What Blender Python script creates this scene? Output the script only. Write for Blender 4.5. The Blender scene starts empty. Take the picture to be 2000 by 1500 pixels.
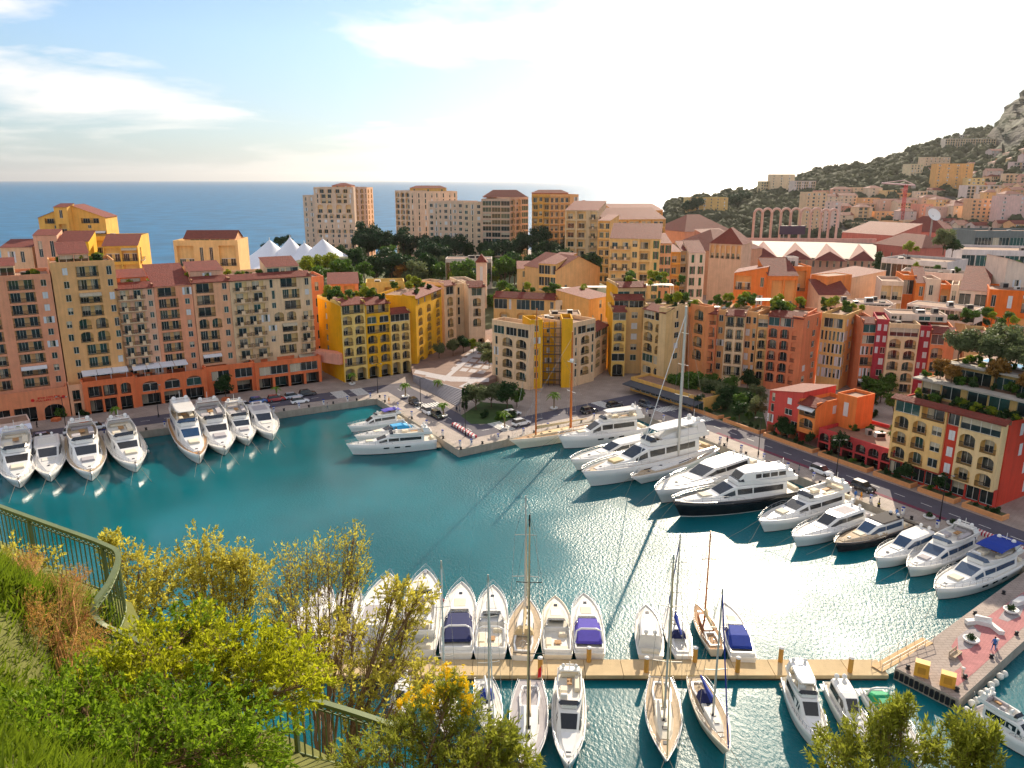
import bpy, math, random
import numpy as np
from mathutils import Vector, Matrix
random.seed(7); RNG=np.random.default_rng(7)
S=bpy.context.scene; COL=S.collection
# ---------------------------------------------------------------- camera, sky, sun, exposure
CLOUD_SEED=(11.0,2.0,0)
F,CX,CY,HC=1500.0,1000.0,750.0,56.0
PITCH=math.atan(398/1500); SP,CP=math.sin(PITCH),math.cos(PITCH)
cam=bpy.data.cameras.new('camera'); cam.sensor_width=36; cam.lens=27.0; cam.clip_start=.2; cam.clip_end=90000
camo=bpy.data.objects.new('camera',cam); COL.objects.link(camo)
camo.location=(0,0,HC); camo.rotation_euler=(math.pi/2-PITCH,0,0); S.camera=camo
SUN_AZ,SUN_EL=math.radians(20),math.radians(27)          # azimuth clockwise from +Y
wd=bpy.data.worlds.new('World'); S.world=wd; wd.use_nodes=True
nt=wd.node_tree; nt.nodes.clear(); N=nt.nodes.new; LK=nt.links.new
out=N('ShaderNodeOutputWorld'); bg=N('ShaderNodeBackground'); bg.inputs[1].default_value=.066
sky=N('ShaderNodeTexSky'); sky.sky_type='NISHITA'; sky.sun_disc=False
sky.sun_elevation=SUN_EL; sky.sun_rotation=SUN_AZ; sky.altitude=50; sky.air_density=1.0; sky.dust_density=.2; sky.ozone_density=3
# broken cloud over the whole sky (projected on a flat layer, so it thins to streaks over the horizon), with sea haze low down
tc=N('ShaderNodeTexCoord'); sep=N('ShaderNodeSeparateXYZ'); LK(tc.outputs['Generated'],sep.inputs[0])
def MA(op,a,b=None):
    m=N('ShaderNodeMath'); m.operation=op
    for k,v in ((0,a),(1,b)):
        if v is None: continue
        if isinstance(v,(int,float)): m.inputs[k].default_value=v
        else: LK(v,m.inputs[k])
    return m.outputs[0]
zz=MA('ADD',MA('MAXIMUM',sep.outputs['Z'],0),.10)
cb=N('ShaderNodeCombineXYZ'); LK(MA('DIVIDE',sep.outputs['X'],zz),cb.inputs[0]); LK(MA('DIVIDE',sep.outputs['Y'],zz),cb.inputs[1])
mp=N('ShaderNodeMapping'); mp.inputs['Location'].default_value=CLOUD_SEED; LK(cb.outputs[0],mp.inputs[0])
nz=N('ShaderNodeTexNoise'); nz.inputs['Scale'].default_value=.55; nz.inputs['Detail'].default_value=9; nz.inputs['Roughness'].default_value=.56; nz.inputs['Distortion'].default_value=.3
LK(mp.outputs[0],nz.inputs['Vector'])
cr=N('ShaderNodeValToRGB'); cr.color_ramp.elements[0].position=.47; cr.color_ramp.elements[1].position=.60
LK(nz.outputs[0],cr.inputs[0])
mx=N('ShaderNodeMixRGB'); mx.blend_type='LIGHTEN'; fd=N('ShaderNodeMapRange'); fd.inputs[1].default_value=.0; fd.inputs[2].default_value=.08; fd.inputs[3].default_value=.08; LK(sep.outputs['Z'],fd.inputs[0]); LK(MA('MULTIPLY',MA('MULTIPLY',cr.outputs[0],.95),fd.outputs[0]),mx.inputs[0]); mx.inputs[2].default_value=(9.6,8.9,8.3,1)
hz=N('ShaderNodeValToRGB'); e=hz.color_ramp.elements; e[0].position=0; e[0].color=(.75,.75,.75,1); e[1].position=.16; e[1].color=(0,0,0,1); k=e.new(.05); k.color=(.45,.45,.45,1)
LK(sep.outputs['Z'],hz.inputs[0]); mh=N('ShaderNodeMixRGB'); LK(hz.outputs[0],mh.inputs[0]); mh.inputs[2].default_value=(1.9,2.8,3.8,1)
LK(sky.outputs[0],mh.inputs[1]); LK(mh.outputs[0],mx.inputs[1]); LK(mx.outputs[0],bg.inputs[0]); LK(bg.outputs[0],out.inputs[0])
sl=bpy.data.lights.new('sun','SUN'); sl.energy=3.5; sl.angle=math.radians(.5); sl.color=(1,.86,.66)
so=bpy.data.objects.new('sun',sl); COL.objects.link(so)
sd=Vector((math.sin(SUN_AZ)*math.cos(SUN_EL),math.cos(SUN_AZ)*math.cos(SUN_EL),math.sin(SUN_EL)))
so.rotation_euler=sd.to_track_quat('Z','Y').to_euler(); so.location=(60,100,140)
S.view_settings.view_transform='Standard'; S.view_settings.look='None'; S.view_settings.exposure=1.06; S.view_settings.gamma=1
S.view_settings.use_curve_mapping=False
S.cycles.use_denoising=True; S.cycles.blur_glossy=3.0; S.cycles.max_bounces=6; S.cycles.diffuse_bounces=4; S.cycles.glossy_bounces=3
S.cycles.transmission_bounces=3; S.cycles.transparent_max_bounces=6; S.cycles.use_adaptive_sampling=True; S.cycles.adaptive_threshold=.02
S.cycles.sample_clamp_indirect=1.6; S.cycles.volume_bounces=0; S.cycles.caustics_reflective=False; S.cycles.caustics_refractive=False
# ---------------------------------------------------------------- helpers
def ray(px,py):
    u=(px-CX)/F; v=(py-CY)/F
    return Vector((u,CP-v*SP,-SP-v*CP))
def G(px,py,z=1.5):
    r=ray(px,py); t=(z-HC)/r.z
    return Vector((r.x*t,r.y*t,z))
def D(px,py,Y):
    r=ray(px,py); t=Y/r.y
    return Vector((r.x*t,Y,HC+r.z*t))
def hit(px,py,P,d):
    r=ray(px,py); n=(d[1],-d[0]); t=(P[0]*n[0]+P[1]*n[1])/(r.x*n[0]+r.y*n[1])
    return Vector((r.x*t,r.y*t,HC+r.z*t))
def lin(c):
    return tuple(((x/255)/12.92 if x/255<=.04045 else ((x/255+.055)/1.055)**2.4) for x in c)+(1,)
MATS={}
def mat(name,c=(128,128,128),rough=.6,metal=0,var=.12,scale=1.5,bump=0,bscale=8,streak=0,trans=0,spec=.4,coat=0,emit=None,linc=None,brick=0):
    if name in MATS: return MATS[name]
    m=bpy.data.materials.new(name); m.use_nodes=True; t=m.node_tree; b=t.nodes['Principled BSDF']
    col=linc or lin(c)
    b.inputs['Roughness'].default_value=rough; b.inputs['Metallic'].default_value=metal; b.inputs['Specular IOR Level'].default_value=spec
    if coat: b.inputs['Coat Weight'].default_value=coat
    co=t.nodes.new('ShaderNodeTexCoord')
    last=None
    if var:
        n=t.nodes.new('ShaderNodeTexNoise'); n.inputs['Scale'].default_value=scale; n.inputs['Detail'].default_value=6; n.inputs['Roughness'].default_value=.65
        t.links.new(co.outputs['Object'],n.inputs['Vector'])
        r=t.nodes.new('ShaderNodeMapRange'); r.inputs[1].default_value=.3; r.inputs[2].default_value=.7; r.inputs[3].default_value=1-var; r.inputs[4].default_value=1+var*.6
        t.links.new(n.outputs[0],r.inputs[0]); val=r.outputs[0]
        if streak:
            mp=t.nodes.new('ShaderNodeMapping'); mp.inputs['Scale'].default_value=(1.3,1.3,.09); t.links.new(co.outputs['Object'],mp.inputs[0])
            n2=t.nodes.new('ShaderNodeTexNoise'); n2.inputs['Scale'].default_value=1.2; n2.inputs['Detail'].default_value=5; t.links.new(mp.outputs[0],n2.inputs['Vector'])
            r2=t.nodes.new('ShaderNodeMapRange'); r2.inputs[1].default_value=.35; r2.inputs[2].default_value=.7; r2.inputs[3].default_value=1; r2.inputs[4].default_value=1-streak
            t.links.new(n2.outputs[0],r2.inputs[0])
            mm=t.nodes.new('ShaderNodeMath'); mm.operation='MULTIPLY'; t.links.new(val,mm.inputs[0]); t.links.new(r2.outputs[0],mm.inputs[1]); val=mm.outputs[0]
        if brick:
            bk=t.nodes.new('ShaderNodeTexBrick'); bk.inputs['Scale'].default_value=1/brick; bk.inputs['Mortar Size'].default_value=.03; bk.inputs['Color1'].default_value=(1,1,1,1); bk.inputs['Color2'].default_value=(.9,.9,.9,1); bk.inputs['Mortar'].default_value=(.72,.72,.72,1)
            t.links.new(co.outputs['Object'],bk.inputs['Vector']); mk=t.nodes.new('ShaderNodeMath'); mk.operation='MULTIPLY'; t.links.new(val,mk.inputs[0]); t.links.new(bk.outputs[0],mk.inputs[1]); val=mk.outputs[0]
        mxx=t.nodes.new('ShaderNodeVectorMath'); mxx.operation='SCALE'; mxx.inputs[0].default_value=col[:3]; t.links.new(val,mxx.inputs['Scale'])
        t.links.new(mxx.outputs[0],b.inputs['Base Color']); last=mxx.outputs[0]
    else: b.inputs['Base Color'].default_value=col
    if bump:
        n=t.nodes.new('ShaderNodeTexNoise'); n.inputs['Scale'].default_value=bscale; n.inputs['Detail'].default_value=4
        t.links.new(co.outputs['Object'],n.inputs['Vector'])
        bb=t.nodes.new('ShaderNodeBump'); bb.inputs['Strength'].default_value=bump; bb.inputs['Distance'].default_value=.05
        t.links.new(n.outputs[0],bb.inputs['Height']); t.links.new(bb.outputs[0],b.inputs['Normal'])
    if trans:
        tr=t.nodes.new('ShaderNodeBsdfTranslucent'); ms=t.nodes.new('ShaderNodeMixShader'); ms.inputs[0].default_value=trans
        if last: t.links.new(last,tr.inputs[0])
        else: tr.inputs[0].default_value=col
        t.links.new(b.outputs[0],ms.inputs[1]); t.links.new(tr.outputs[0],ms.inputs[2]); t.links.new(ms.outputs[0],t.nodes['Material Output'].inputs[0])
    if emit: b.inputs['Emission Color'].default_value=lin(emit[0]); b.inputs['Emission Strength'].default_value=emit[1]
    MATS[name]=m; return m
def plaster(c):
    w=lin(c); w=(min(.86,w[0]**.78*1.06),min(.84,w[1]**.78*.95),w[2]**.8*.88,1)
    return mat('plaster_%d_%d_%d'%tuple(c),c,.85,linc=w,var=.13,scale=.35,bump=.15,bscale=6,streak=.16,spec=.2)
class MB:
    def __init__(s): s.v=[]; s.f=[]; s.m=[]; s.sm=[]
    def add(s,vs,fs,m=0,smooth=False):
        o=len(s.v); s.v+=[tuple(x) for x in vs]
        for f in fs: s.f.append(tuple(i+o for i in f)); s.m.append(m); s.sm.append(smooth)
    def quad(s,a,b,c,d,m=0): s.add((a,b,c,d),((0,1,2,3),),m)
    def poly(s,pts,m=0): s.add(pts,(tuple(range(len(pts))),),m)
    def box(s,x0,x1,y0,y1,z0,z1,m=0,M=None):
        v=[Vector((x,y,z)) for z in (z0,z1) for x,y in ((x0,y0),(x1,y0),(x1,y1),(x0,y1))]
        if M is not None: v=[M@p for p in v]
        s.add(v,((0,3,2,1),(4,5,6,7),(0,1,5,4),(1,2,6,5),(2,3,7,6),(3,0,4,7)),m)
    def prism(s,pts,z0,z1,m=0,mt=None):
        n=len(pts); v=[(p[0],p[1],z0) for p in pts]+[(p[0],p[1],z1) for p in pts]
        s.add(v,[(i,(i+1)%n,(i+1)%n+n,i+n) for i in range(n)],m); s.add(v[n:],[tuple(range(n))],m if mt is None else mt)
    def tube(s,path,r,n=6,m=0,cap=True,smooth=True):
        path=[Vector(p) for p in path]; rs=r if isinstance(r,(list,tuple)) else [r]*len(path); vs=[]; k=len(path)
        up=Vector((0,0,1))
        for i,p in enumerate(path):
            d=(path[min(i+1,k-1)]-path[max(i-1,0)]).normalized()
            a=d.cross(up if abs(d.z)<.95 else Vector((1,0,0))).normalized(); b=d.cross(a)
            for j in range(n):
                t=2*math.pi*j/n; vs.append(p+(a*math.cos(t)+b*math.sin(t))*rs[i])
        fs=[(i*n+j,i*n+(j+1)%n,(i+1)*n+(j+1)%n,(i+1)*n+j) for i in range(k-1) for j in range(n)]
        s.add(vs,fs,m,smooth)
        if cap: s.add(vs[:n],[tuple(range(n))],m); s.add(vs[-n:],[tuple(range(n-1,-1,-1))],m)
    def lathe(s,prof,n=10,c=(0,0,0),m=0,smooth=True):
        vs=[(c[0]+r*math.cos(2*math.pi*j/n),c[1]+r*math.sin(2*math.pi*j/n),c[2]+z) for r,z in prof for j in range(n)]
        fs=[(i*n+j,i*n+(j+1)%n,(i+1)*n+(j+1)%n,(i+1)*n+j) for i in range(len(prof)-1) for j in range(n)]
        s.add(vs,fs,m,smooth)
    def ball(s,c,r,m=0,n=8,sz=1):
        s.lathe([(r*math.sin(math.pi*i/6)+1e-4,-r*sz*math.cos(math.pi*i/6)) for i in range(7)],n,c,m)
    def build(s,name,mats,parent=None,loc=None):
        me=s.mesh(name,mats); return obj(name,me,parent,loc)
    def mesh(s,name,mats):
        me=bpy.data.meshes.new(name); me.from_pydata(s.v,[],s.f)
        for m in (mats if isinstance(mats,(list,tuple)) else [mats]): me.materials.append(m)
        me.polygons.foreach_set('material_index',s.m); me.polygons.foreach_set('use_smooth',s.sm); me.update()
        return me
def obj(name,me,parent=None,loc=None,rz=None):
    o=bpy.data.objects.new(name,me); COL.objects.link(o)
    if parent: o.parent=parent
    if loc is not None: o.location=loc
    if rz is not None: o.rotation_euler=(0,0,rz)
    return o
def tag(o,label,cat,group=None):
    o['label']=label; o['category']=cat
    if group: o['group']=group
    return o
def thing(name,label,cat,loc=(0,0,0),rz=0,group=None):
    o=obj(name,None,None,loc,rz); o.empty_display_size=.5
    return tag(o,label,cat,group)
def struct(o): o['kind']='structure'; return o
def npmesh(name,V,Fq,m,smooth=False):
    me=bpy.data.meshes.new(name); V=np.asarray(V,np.float32).reshape(-1,3); Fq=np.asarray(Fq,np.int32); k=Fq.shape[1]
    me.vertices.add(len(V)); me.vertices.foreach_set('co',V.ravel())
    me.loops.add(Fq.size); me.loops.foreach_set('vertex_index',Fq.ravel())
    me.polygons.add(len(Fq)); me.polygons.foreach_set('loop_start',np.arange(0,Fq.size,k,dtype=np.int32)); 
    if smooth: me.polygons.foreach_set('use_smooth',np.ones(len(Fq),bool))
    for x in (m if isinstance(m,(list,tuple)) else [m]): me.materials.append(x)
    me.update(calc_edges=True); me.validate(); return me
def copytree(o,loc=None,rz=None,scale=None,label=None,group=None,parent=None):
    c=o.copy(); COL.objects.link(c); c.parent=parent
    if loc is not None: c.location=loc
    if rz is not None: c.rotation_euler=(0,0,rz)
    if scale is not None: c.scale=scale if isinstance(scale,(tuple,list)) else (scale,)*3
    if label: c['label']=label
    if group: c['group']=group
    for ch in list(o.children): copytree(ch,parent=c)
    return c
WHITE=mat('white_paint',(232,230,226),.35,var=.05,scale=2)
FRAME=mat('window_frame',(225,222,214),.5,var=.05)
GLASS=mat('window_glass',linc=(.018,.03,.032,1),rough=.06,var=.4,scale=.6,spec=.6)
GLASSG=mat('green_glass',linc=(.03,.085,.075,1),rough=.05,var=.4,scale=.6,spec=.6)
CURT=mat('curtain',(196,184,160),.8,var=.2,scale=3)
RAIL=mat('dark_railing',(46,42,44),.5,var=.1,metal=.3)
SHUT=mat('white_shutter',(220,220,222),.6,var=.08)
GSHUT=mat('green_shutter',(24,92,62),.6,var=.15)
CONC=mat('concrete',(168,160,150),.85,var=.2,scale=.5,bump=.2)
def tilemat():
    m=mat('roof_tile',(118,50,36),.8,var=.3,scale=1.2,bump=0); t=m.node_tree; b=t.nodes['Principled BSDF']
    co=t.nodes['Texture Coordinate']; w=t.nodes.new('ShaderNodeTexVoronoi'); w.inputs['Scale'].default_value=3.2
    t.links.new(co.outputs['Object'],w.inputs[0]); bb=t.nodes.new('ShaderNodeBump'); bb.inputs['Strength'].default_value=.6; bb.inputs['Distance'].default_value=.15
    t.links.new(w.outputs[0],bb.inputs['Height']); t.links.new(bb.outputs[0],b.inputs['Normal']); return m
TILE=tilemat()
# ---------------------------------------------------------------- setting: water, land, quays, roads, hill
def water_mat():
    m=bpy.data.materials.new('water'); m.use_nodes=True; t=m.node_tree; b=t.nodes['Principled BSDF']; Nn=t.nodes.new; L=t.links.new
    ge=Nn('ShaderNodeNewGeometry'); se=Nn('ShaderNodeSeparateXYZ'); L(ge.outputs['Position'],se.inputs[0])
    r=Nn('ShaderNodeMapRange'); r.inputs[1].default_value=260; r.inputs[2].default_value=420; L(se.outputs[1],r.inputs[0])
    mx=Nn('ShaderNodeMixRGB'); mx.inputs[1].default_value=(.0,.118,.146,1); mx.inputs[2].default_value=(.004,.12,.26,1); L(r.outputs[0],mx.inputs[0])
    n0=Nn('ShaderNodeTexNoise'); n0.inputs['Scale'].default_value=.03; n0.inputs['Detail'].default_value=3; L(ge.outputs['Position'],n0.inputs['Vector'])
    r0=Nn('ShaderNodeMapRange'); r0.inputs[1].default_value=.35; r0.inputs[2].default_value=.65; r0.inputs[3].default_value=.75; r0.inputs[4].default_value=1.2; L(n0.outputs[0],r0.inputs[0])
    sc=Nn('ShaderNodeVectorMath'); sc.operation='SCALE'; L(mx.outputs[0],sc.inputs[0]); L(r0.outputs[0],sc.inputs['Scale']); L(sc.outputs[0],b.inputs['Base Color'])
    rgh=Nn('ShaderNodeMapRange'); rgh.inputs[1].default_value=-75; rgh.inputs[2].default_value=20; rgh.inputs[3].default_value=.05; rgh.inputs[4].default_value=.36; L(se.outputs[0],rgh.inputs[0]); rfar=Nn('ShaderNodeMapRange'); rfar.inputs[1].default_value=260; rfar.inputs[2].default_value=400; rfar.inputs[3].default_value=0; rfar.inputs[4].default_value=.5; L(se.outputs[1],rfar.inputs[0]); rmx=Nn('ShaderNodeMath'); rmx.operation='MAXIMUM'; L(rgh.outputs[0],rmx.inputs[0]); L(rfar.outputs[0],rmx.inputs[1]); L(rmx.outputs[0],b.inputs['Roughness']); b.inputs['IOR'].default_value=1.333; b.inputs['Specular IOR Level'].default_value=.45; b.subsurface_method='BURLEY'; b.inputs['Subsurface Weight'].default_value=1; b.inputs['Subsurface Radius'].default_value=(1,1.6,1.8); b.inputs['Subsurface Scale'].default_value=1.6
    mp=Nn('ShaderNodeMapping'); mp.inputs['Scale'].default_value=(1,.62,1); mp.inputs['Rotation'].default_value=(0,0,.5); L(ge.outputs['Position'],mp.inputs[0])
    n1=Nn('ShaderNodeTexNoise'); n1.inputs['Scale'].default_value=2.6; n1.inputs['Detail'].default_value=4; n1.inputs['Roughness'].default_value=.55; L(mp.outputs[0],n1.inputs['Vector'])
    n2=Nn('ShaderNodeTexNoise'); n2.inputs['Scale'].default_value=.05; n2.inputs['Detail'].default_value=2; L(ge.outputs['Position'],n2.inputs['Vector'])
    rr=Nn('ShaderNodeMapRange'); rr.inputs[1].default_value=.38; rr.inputs[2].default_value=.62; rr.inputs[3].default_value=.2; rr.inputs[4].default_value=1.0; L(n2.outputs[0],rr.inputs[0])
    far=Nn('ShaderNodeMapRange'); far.inputs[1].default_value=300; far.inputs[2].default_value=600; far.inputs[3].default_value=1; far.inputs[4].default_value=4; L(se.outputs[1],far.inputs[0])
    wnd=Nn('ShaderNodeMapRange'); wnd.inputs[1].default_value=-70; wnd.inputs[2].default_value=30; wnd.inputs[3].default_value=.1; wnd.inputs[4].default_value=1; L(se.outputs[0],wnd.inputs[0])
    m0=Nn('ShaderNodeMath'); m0.operation='MULTIPLY'; L(rr.outputs[0],m0.inputs[0]); L(wnd.outputs[0],m0.inputs[1])
    mm=Nn('ShaderNodeMath'); mm.operation='MULTIPLY'; L(m0.outputs[0],mm.inputs[0]); L(far.outputs[0],mm.inputs[1])
    bu=Nn('ShaderNodeBump'); bu.inputs['Distance'].default_value=.17; L(mm.outputs[0],bu.inputs['Strength']); L(n1.outputs[0],bu.inputs['Height']); L(bu.outputs[0],b.inputs['Normal'])
    return m
mb=MB(); R_=60000
mb.poly([(-R_,-200,0),(R_,-200,0),(R_,R_,0),(-R_,R_,0)])
struct(mb.build('water',water_mat()))
PAVE=mat('paving',(168,152,142),.8,var=.25,scale=.25,bump=.2,brick=2)
ASPH=mat('asphalt',(84,80,92),.85,var=.2,scale=.3,bump=.2)
QUAY=mat('quay_stone',(176,164,150),.85,var=.2,scale=.4,bump=.25,streak=.15)
EARTH=mat('garden_ground',(92,96,66),.95,var=.3,scale=.2)
LINE=mat('road_paint',(226,224,218),.7,var=.15,scale=3)
Q0=G(-300,925);Q1p=G(735,779);Q2p=G(896,880);Q3p=G(1240,805);Q4p=G(2010,1110)
EDGE=[Q0,Q1p,Q2p,Q3p,Q4p]
PIER=[G(1758,1293),G(1748,1304),G(1873,1367),G(2003,1249),G(2300,990)]
land=[(p.x,p.y) for p in EDGE]+[(p.x,p.y) for p in PIER]+[(260,110),(3000,300),(3000,2600),(700,2300),(190,960),(150,720),(60,640),(-140,580),(-165,440),(-150,300),(-420,230),(-420,60)]
mb=MB(); mb.prism(land,-6,1.5,1,0); struct(mb.build('ground',[PAVE,QUAY]))
def offs(P,d):
    out=[]; n=len(P)
    def nrm(a,b): v=(Vector((b[0]-a[0],b[1]-a[1]))).normalized(); return Vector((-v.y,v.x))
    for i in range(n):
        ns=[nrm(P[j],P[j+1]) for j in (i-1,i) if 0<=j<n-1]
        if len(ns)==1: o=ns[0]*d
        else:
            m=(ns[0]+ns[1]).normalized(); o=m*(d/max(.3,m.dot(ns[0])))
        out.append(Vector((P[i][0]+o.x,P[i][1]+o.y)))
    return out
def strip(P,d0,d1,z,name,m):
    a=offs(P,d0); b=offs(P,d1); mb=MB()
    for i in range(len(P)-1): mb.quad((*a[i],z),(*a[i+1],z),(*b[i+1],z),(*b[i],z))
    return struct(mb.build(name,m))
road=strip(EDGE,5.2,12.2,1.504,'road',ASPH)
# coping stones along the quay edge
mbs=MB(); mbs.box(0,1.92,0,.9,0,.14); cop=mbs.mesh('coping_stone',QUAY)
quay_root=strip(EDGE,.02,5.0,1.508,'quay_pavement',mat('quay_paving',(178,164,154),.8,var=.25,scale=.5,bump=.2,brick=1.6))
for i in range(4):
    a,b=EDGE[i],EDGE[i+1]; v=b-a; L=v.length; ang=math.atan2(v.y,v.x); v.normalize()
    for k in range(int(L/2)):
        p=a+v*(k*2+.04)
        if p.x<-112: continue
        obj('coping_stone',cop,quay_root,(p.x,p.y,1.5),ang)
# lane lines and crossings
ln=offs(EDGE,8.6); mb=MB()
for i in range(len(EDGE)-1):
    a,b=ln[i],ln[i+1]; v=(b-a); L=v.length; v.normalize(); n=Vector((-v.y,v.x))*.07
    k=2.0
    while k<L-3:
        p,q=a+v*k,a+v*(k+2); mb.quad((*(p-n),1.509),(*(q-n),1.509),(*(q+n),1.509),(*(p+n),1.509)); k+=5
o=mb.build('lane_line',LINE,road)
st=MB(); st.quad((-.25,-1.7,0),(.25,-1.7,0),(.25,1.7,0),(-.25,1.7,0)); stm=st.mesh('crossing_stripe',LINE)
def crossing(seg,t,n=9):
    a,b=EDGE[seg],EDGE[seg+1]; v=(b-a).normalized(); nn=Vector((-v.y,v.x,0)); c=a.lerp(b,t); ang=math.atan2(nn.y,nn.x)
    for k in range(n):
        p=c+nn*(5.6+k*.78); obj('crossing_stripe',stm,road,(p.x,p.y,1.513),ang)
crossing(0,.935); crossing(0,.985); crossing(1,.27); crossing(2,.33); crossing(2,.955); crossing(3,.14); crossing(3,.02)
# plaza with steps
def lp(a,b,t): return a.lerp(b,t)
b0,b1=G(823,757),G(893,794); t0,t1=G(806,731,3.5),G(908,762,3.5)
STEP=mat('step_stone',(150,146,152),.8,var=.15,scale=.6)
plz=MB(); plz.prism([G(x,y,3.5)[:2] for x,y in ((806,731),(908,762),(968,738),(990,690),(975,640),(860,655),(800,700))],1.2,3.5)
plaza=struct(plz.build('plaza',mat('plaza_paving',(132,106,94),.85,var=.2,scale=.5)))
for i in range(11):
    f0,f1=i/11,(i+1)/11; mb=MB(); z=1.5+2.0*(i+1)/11-.01
    mb.prism([lp(b0,t0,f0)[:2],lp(b1,t1,f0)[:2],lp(b1,t1,f1)[:2],lp(b0,t0,f1)[:2]],1.2,z); mb.build('step',STEP,plaza)
def sheet(px,z,name,m,parent=None):
    mb=MB(); mb.poly([tuple(G(x,y,z)) for x,y in px]); o=mb.build(name,m,parent)
    return o
PALE=mat('pale_paving',(176,170,172),.8,var=.15)
for k,pp in enumerate((((830,735),(838,728),(880,735),(955,738),(955,746),(880,745)),((905,757),(896,755),(925,740),(940,741)),((812,722),(850,730),(848,735),(808,729)),((868,745),(862,741),(953,662),(958,668)))):
    sheet(pp,3.506+.004*k,'pale_strip',PALE,plaza)  # the long diagonal strip paints the sun streak crossing the plaza
for r in range(6):
    for c in range(4):
        x=880+c*17+r*9; y=722-r*9+c*2.2
        sheet(((x,y),(x+13,y+1.6),(x+19,y-4.4),(x+6,y-6)),3.524,'paving_panel',PALE,plaza)
# the broad pier
pk=MB(); pier_pts=[(2000,1140),(1990,1120)]
rail_g=sheet(((2030,1135),(1868,1246),(1858,1262),(1866,1276),(1880,1300),(1850,1322),(1870,1340),(1905,1312),(2030,1196)),1.516,'pink_paving',mat('pink_paving',(186,122,122),.85,var=.2,scale=.8,brick=1.0))
struct(rail_g)
for k,px in enumerate((((1975,1172),(1998,1160),(2004,1178),(1992,1204),(1968,1214),(1950,1208)),((1870,1244),(1900,1222),(1916,1236),(1912,1254),(1896,1266),(1872,1270)))):
    struct(sheet(px,1.524+.004*k,'grey_paving',mat('grey_paving',(166,158,160),.85,var=.2,brick=1.2)))
CONCD=mat('dock_top',(196,172,132),.85,var=.15,scale=.7,bump=.15)
# floating dock of concrete slabs
dk=G(800,1300,.75); y0=G(1000,1319,.75).y; y1=G(1000,1288,.75).y; x0=G(560,1300,.75).x; x1=G(1722,1300,.75).x
dock=thing('floating_dock','long narrow sand coloured concrete dock between two rows of boats','dock',(x0,y0,0))
n=16; w=(x1-x0)/n; sl_=MB(); sl_.box(.03,w-.03,0,y1-y0,.3,.75); slm=sl_.mesh('slab',CONCD)
for i in range(n): obj('slab',slm,dock,(i*w,0,0))
mb=MB(); mb.box(.1,x1-x0-.1,.12,y1-y0-.12,-1,.3); mb.build('float',mat('dock_float',(92,74,58),.9,var=.3),dock)
pile=MB(); pile.lathe([(.28,-.3),(.28,1.5),(.02,1.5)],10); 
pile.lathe([(.3,1.5),(.3,1.62),(.01,1.66)],10,m=1); pm=pile.mesh('bollard',[mat('pile_ochre',(190,140,60),.7),WHITE])
for i,px in enumerate((1055,1150,1262,1357,1440,1524,1660)):
    p=G(px,1292 if i%2 else 1312,.75); tag(obj('dock_bollard',pm,None,(p.x,p.y,1.05)),'short ochre pile with white cap on the narrow dock','bollard','piles on the floating dock')
# hill
HB=[(1290,455,640),(1400,455,640),(1500,450,640),(1600,445,640),(1700,440,620),(1800,440,600),(1900,445,560),(2000,450,520),(2200,460,480)]
HR=[(1300,408,900),(1380,392,950),(1480,378,1000),(1560,352,1050),(1640,332,1100),(1700,322,1120),(1760,306,1150),(1840,276,1200),(1900,262,1250),(1945,250,1290),(1975,205,1340),(2010,170,1400),(2250,-80,1500)]
def pl_at(P,px):
    for i in range(len(P)-1):
        if P[i][0]<=px<=P[i+1][0] or i==len(P)-2:
            f=(px-P[i][0])/(P[i+1][0]-P[i][0]); return tuple(P[i][k]+f*(P[i+1][k]-P[i][k]) for k in range(3))
def hill_pt(px,t):
    a=pl_at(HB,max(px,1290)); b=pl_at(HR,max(px,1300)); A=D(px,a[1],a[2]); A.z=4; Bv=D(px,b[1],b[2])
    if px<1310: Bv.z=min(Bv.z,14)
    p=A.lerp(Bv,t); s=t**1.15; p.z=4+(Bv.z-4)*s; return p
def hill_at(px,py):
    lo,hi=0,1
    for _ in range(24):
        m=(lo+hi)/2; p=hill_pt(px,m); r=p-Vector((0,0,HC)); fy=r.y*CP-r.z*SP; v=-(r.y*SP+r.z*CP)/fy*F+CY
        if v>py: lo=m
        else: hi=m
    # keep the asked column
    p=hill_pt(px,(lo+hi)/2); return p
from mathutils import noise
V=[];nx,ny=150,46
for j in range(ny+6):
    for i in range(nx):
        px=1296+(2200-1296)*i/(nx-1)
        if j<ny: p=hill_pt(px,j/(ny-1))
        else: q=hill_pt(px,1); p=q+Vector((q.x*.06*(j-ny+1),q.y*.06*(j-ny+1),-(q.z)*.2*(j-ny+1)))
        s=(j/ny) if j<ny else 1
        rk=max(0,min(1,(px-1915)/45))*max(0,min(1,(s-.4)/.2)); k=3+24*rk; e=1 if 0<j<ny-1 else .35
        n=noise.fractal(Vector((p.x*.02,p.y*.02,p.z*.03)),.8,2.2,6); n2=noise.fractal(Vector((p.x*.05+9,p.y*.05,p.z*.08)),.7,2.1,5)
        V.append((p.x+k*n2*.6,p.y+k*n*.8,p.z+k*(n*.5+n2*.35)*e))
Fh=[(j*nx+i,j*nx+i+1,(j+1)*nx+i+1,(j+1)*nx+i) for j in range(ny+5) for i in range(nx-1)]
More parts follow.
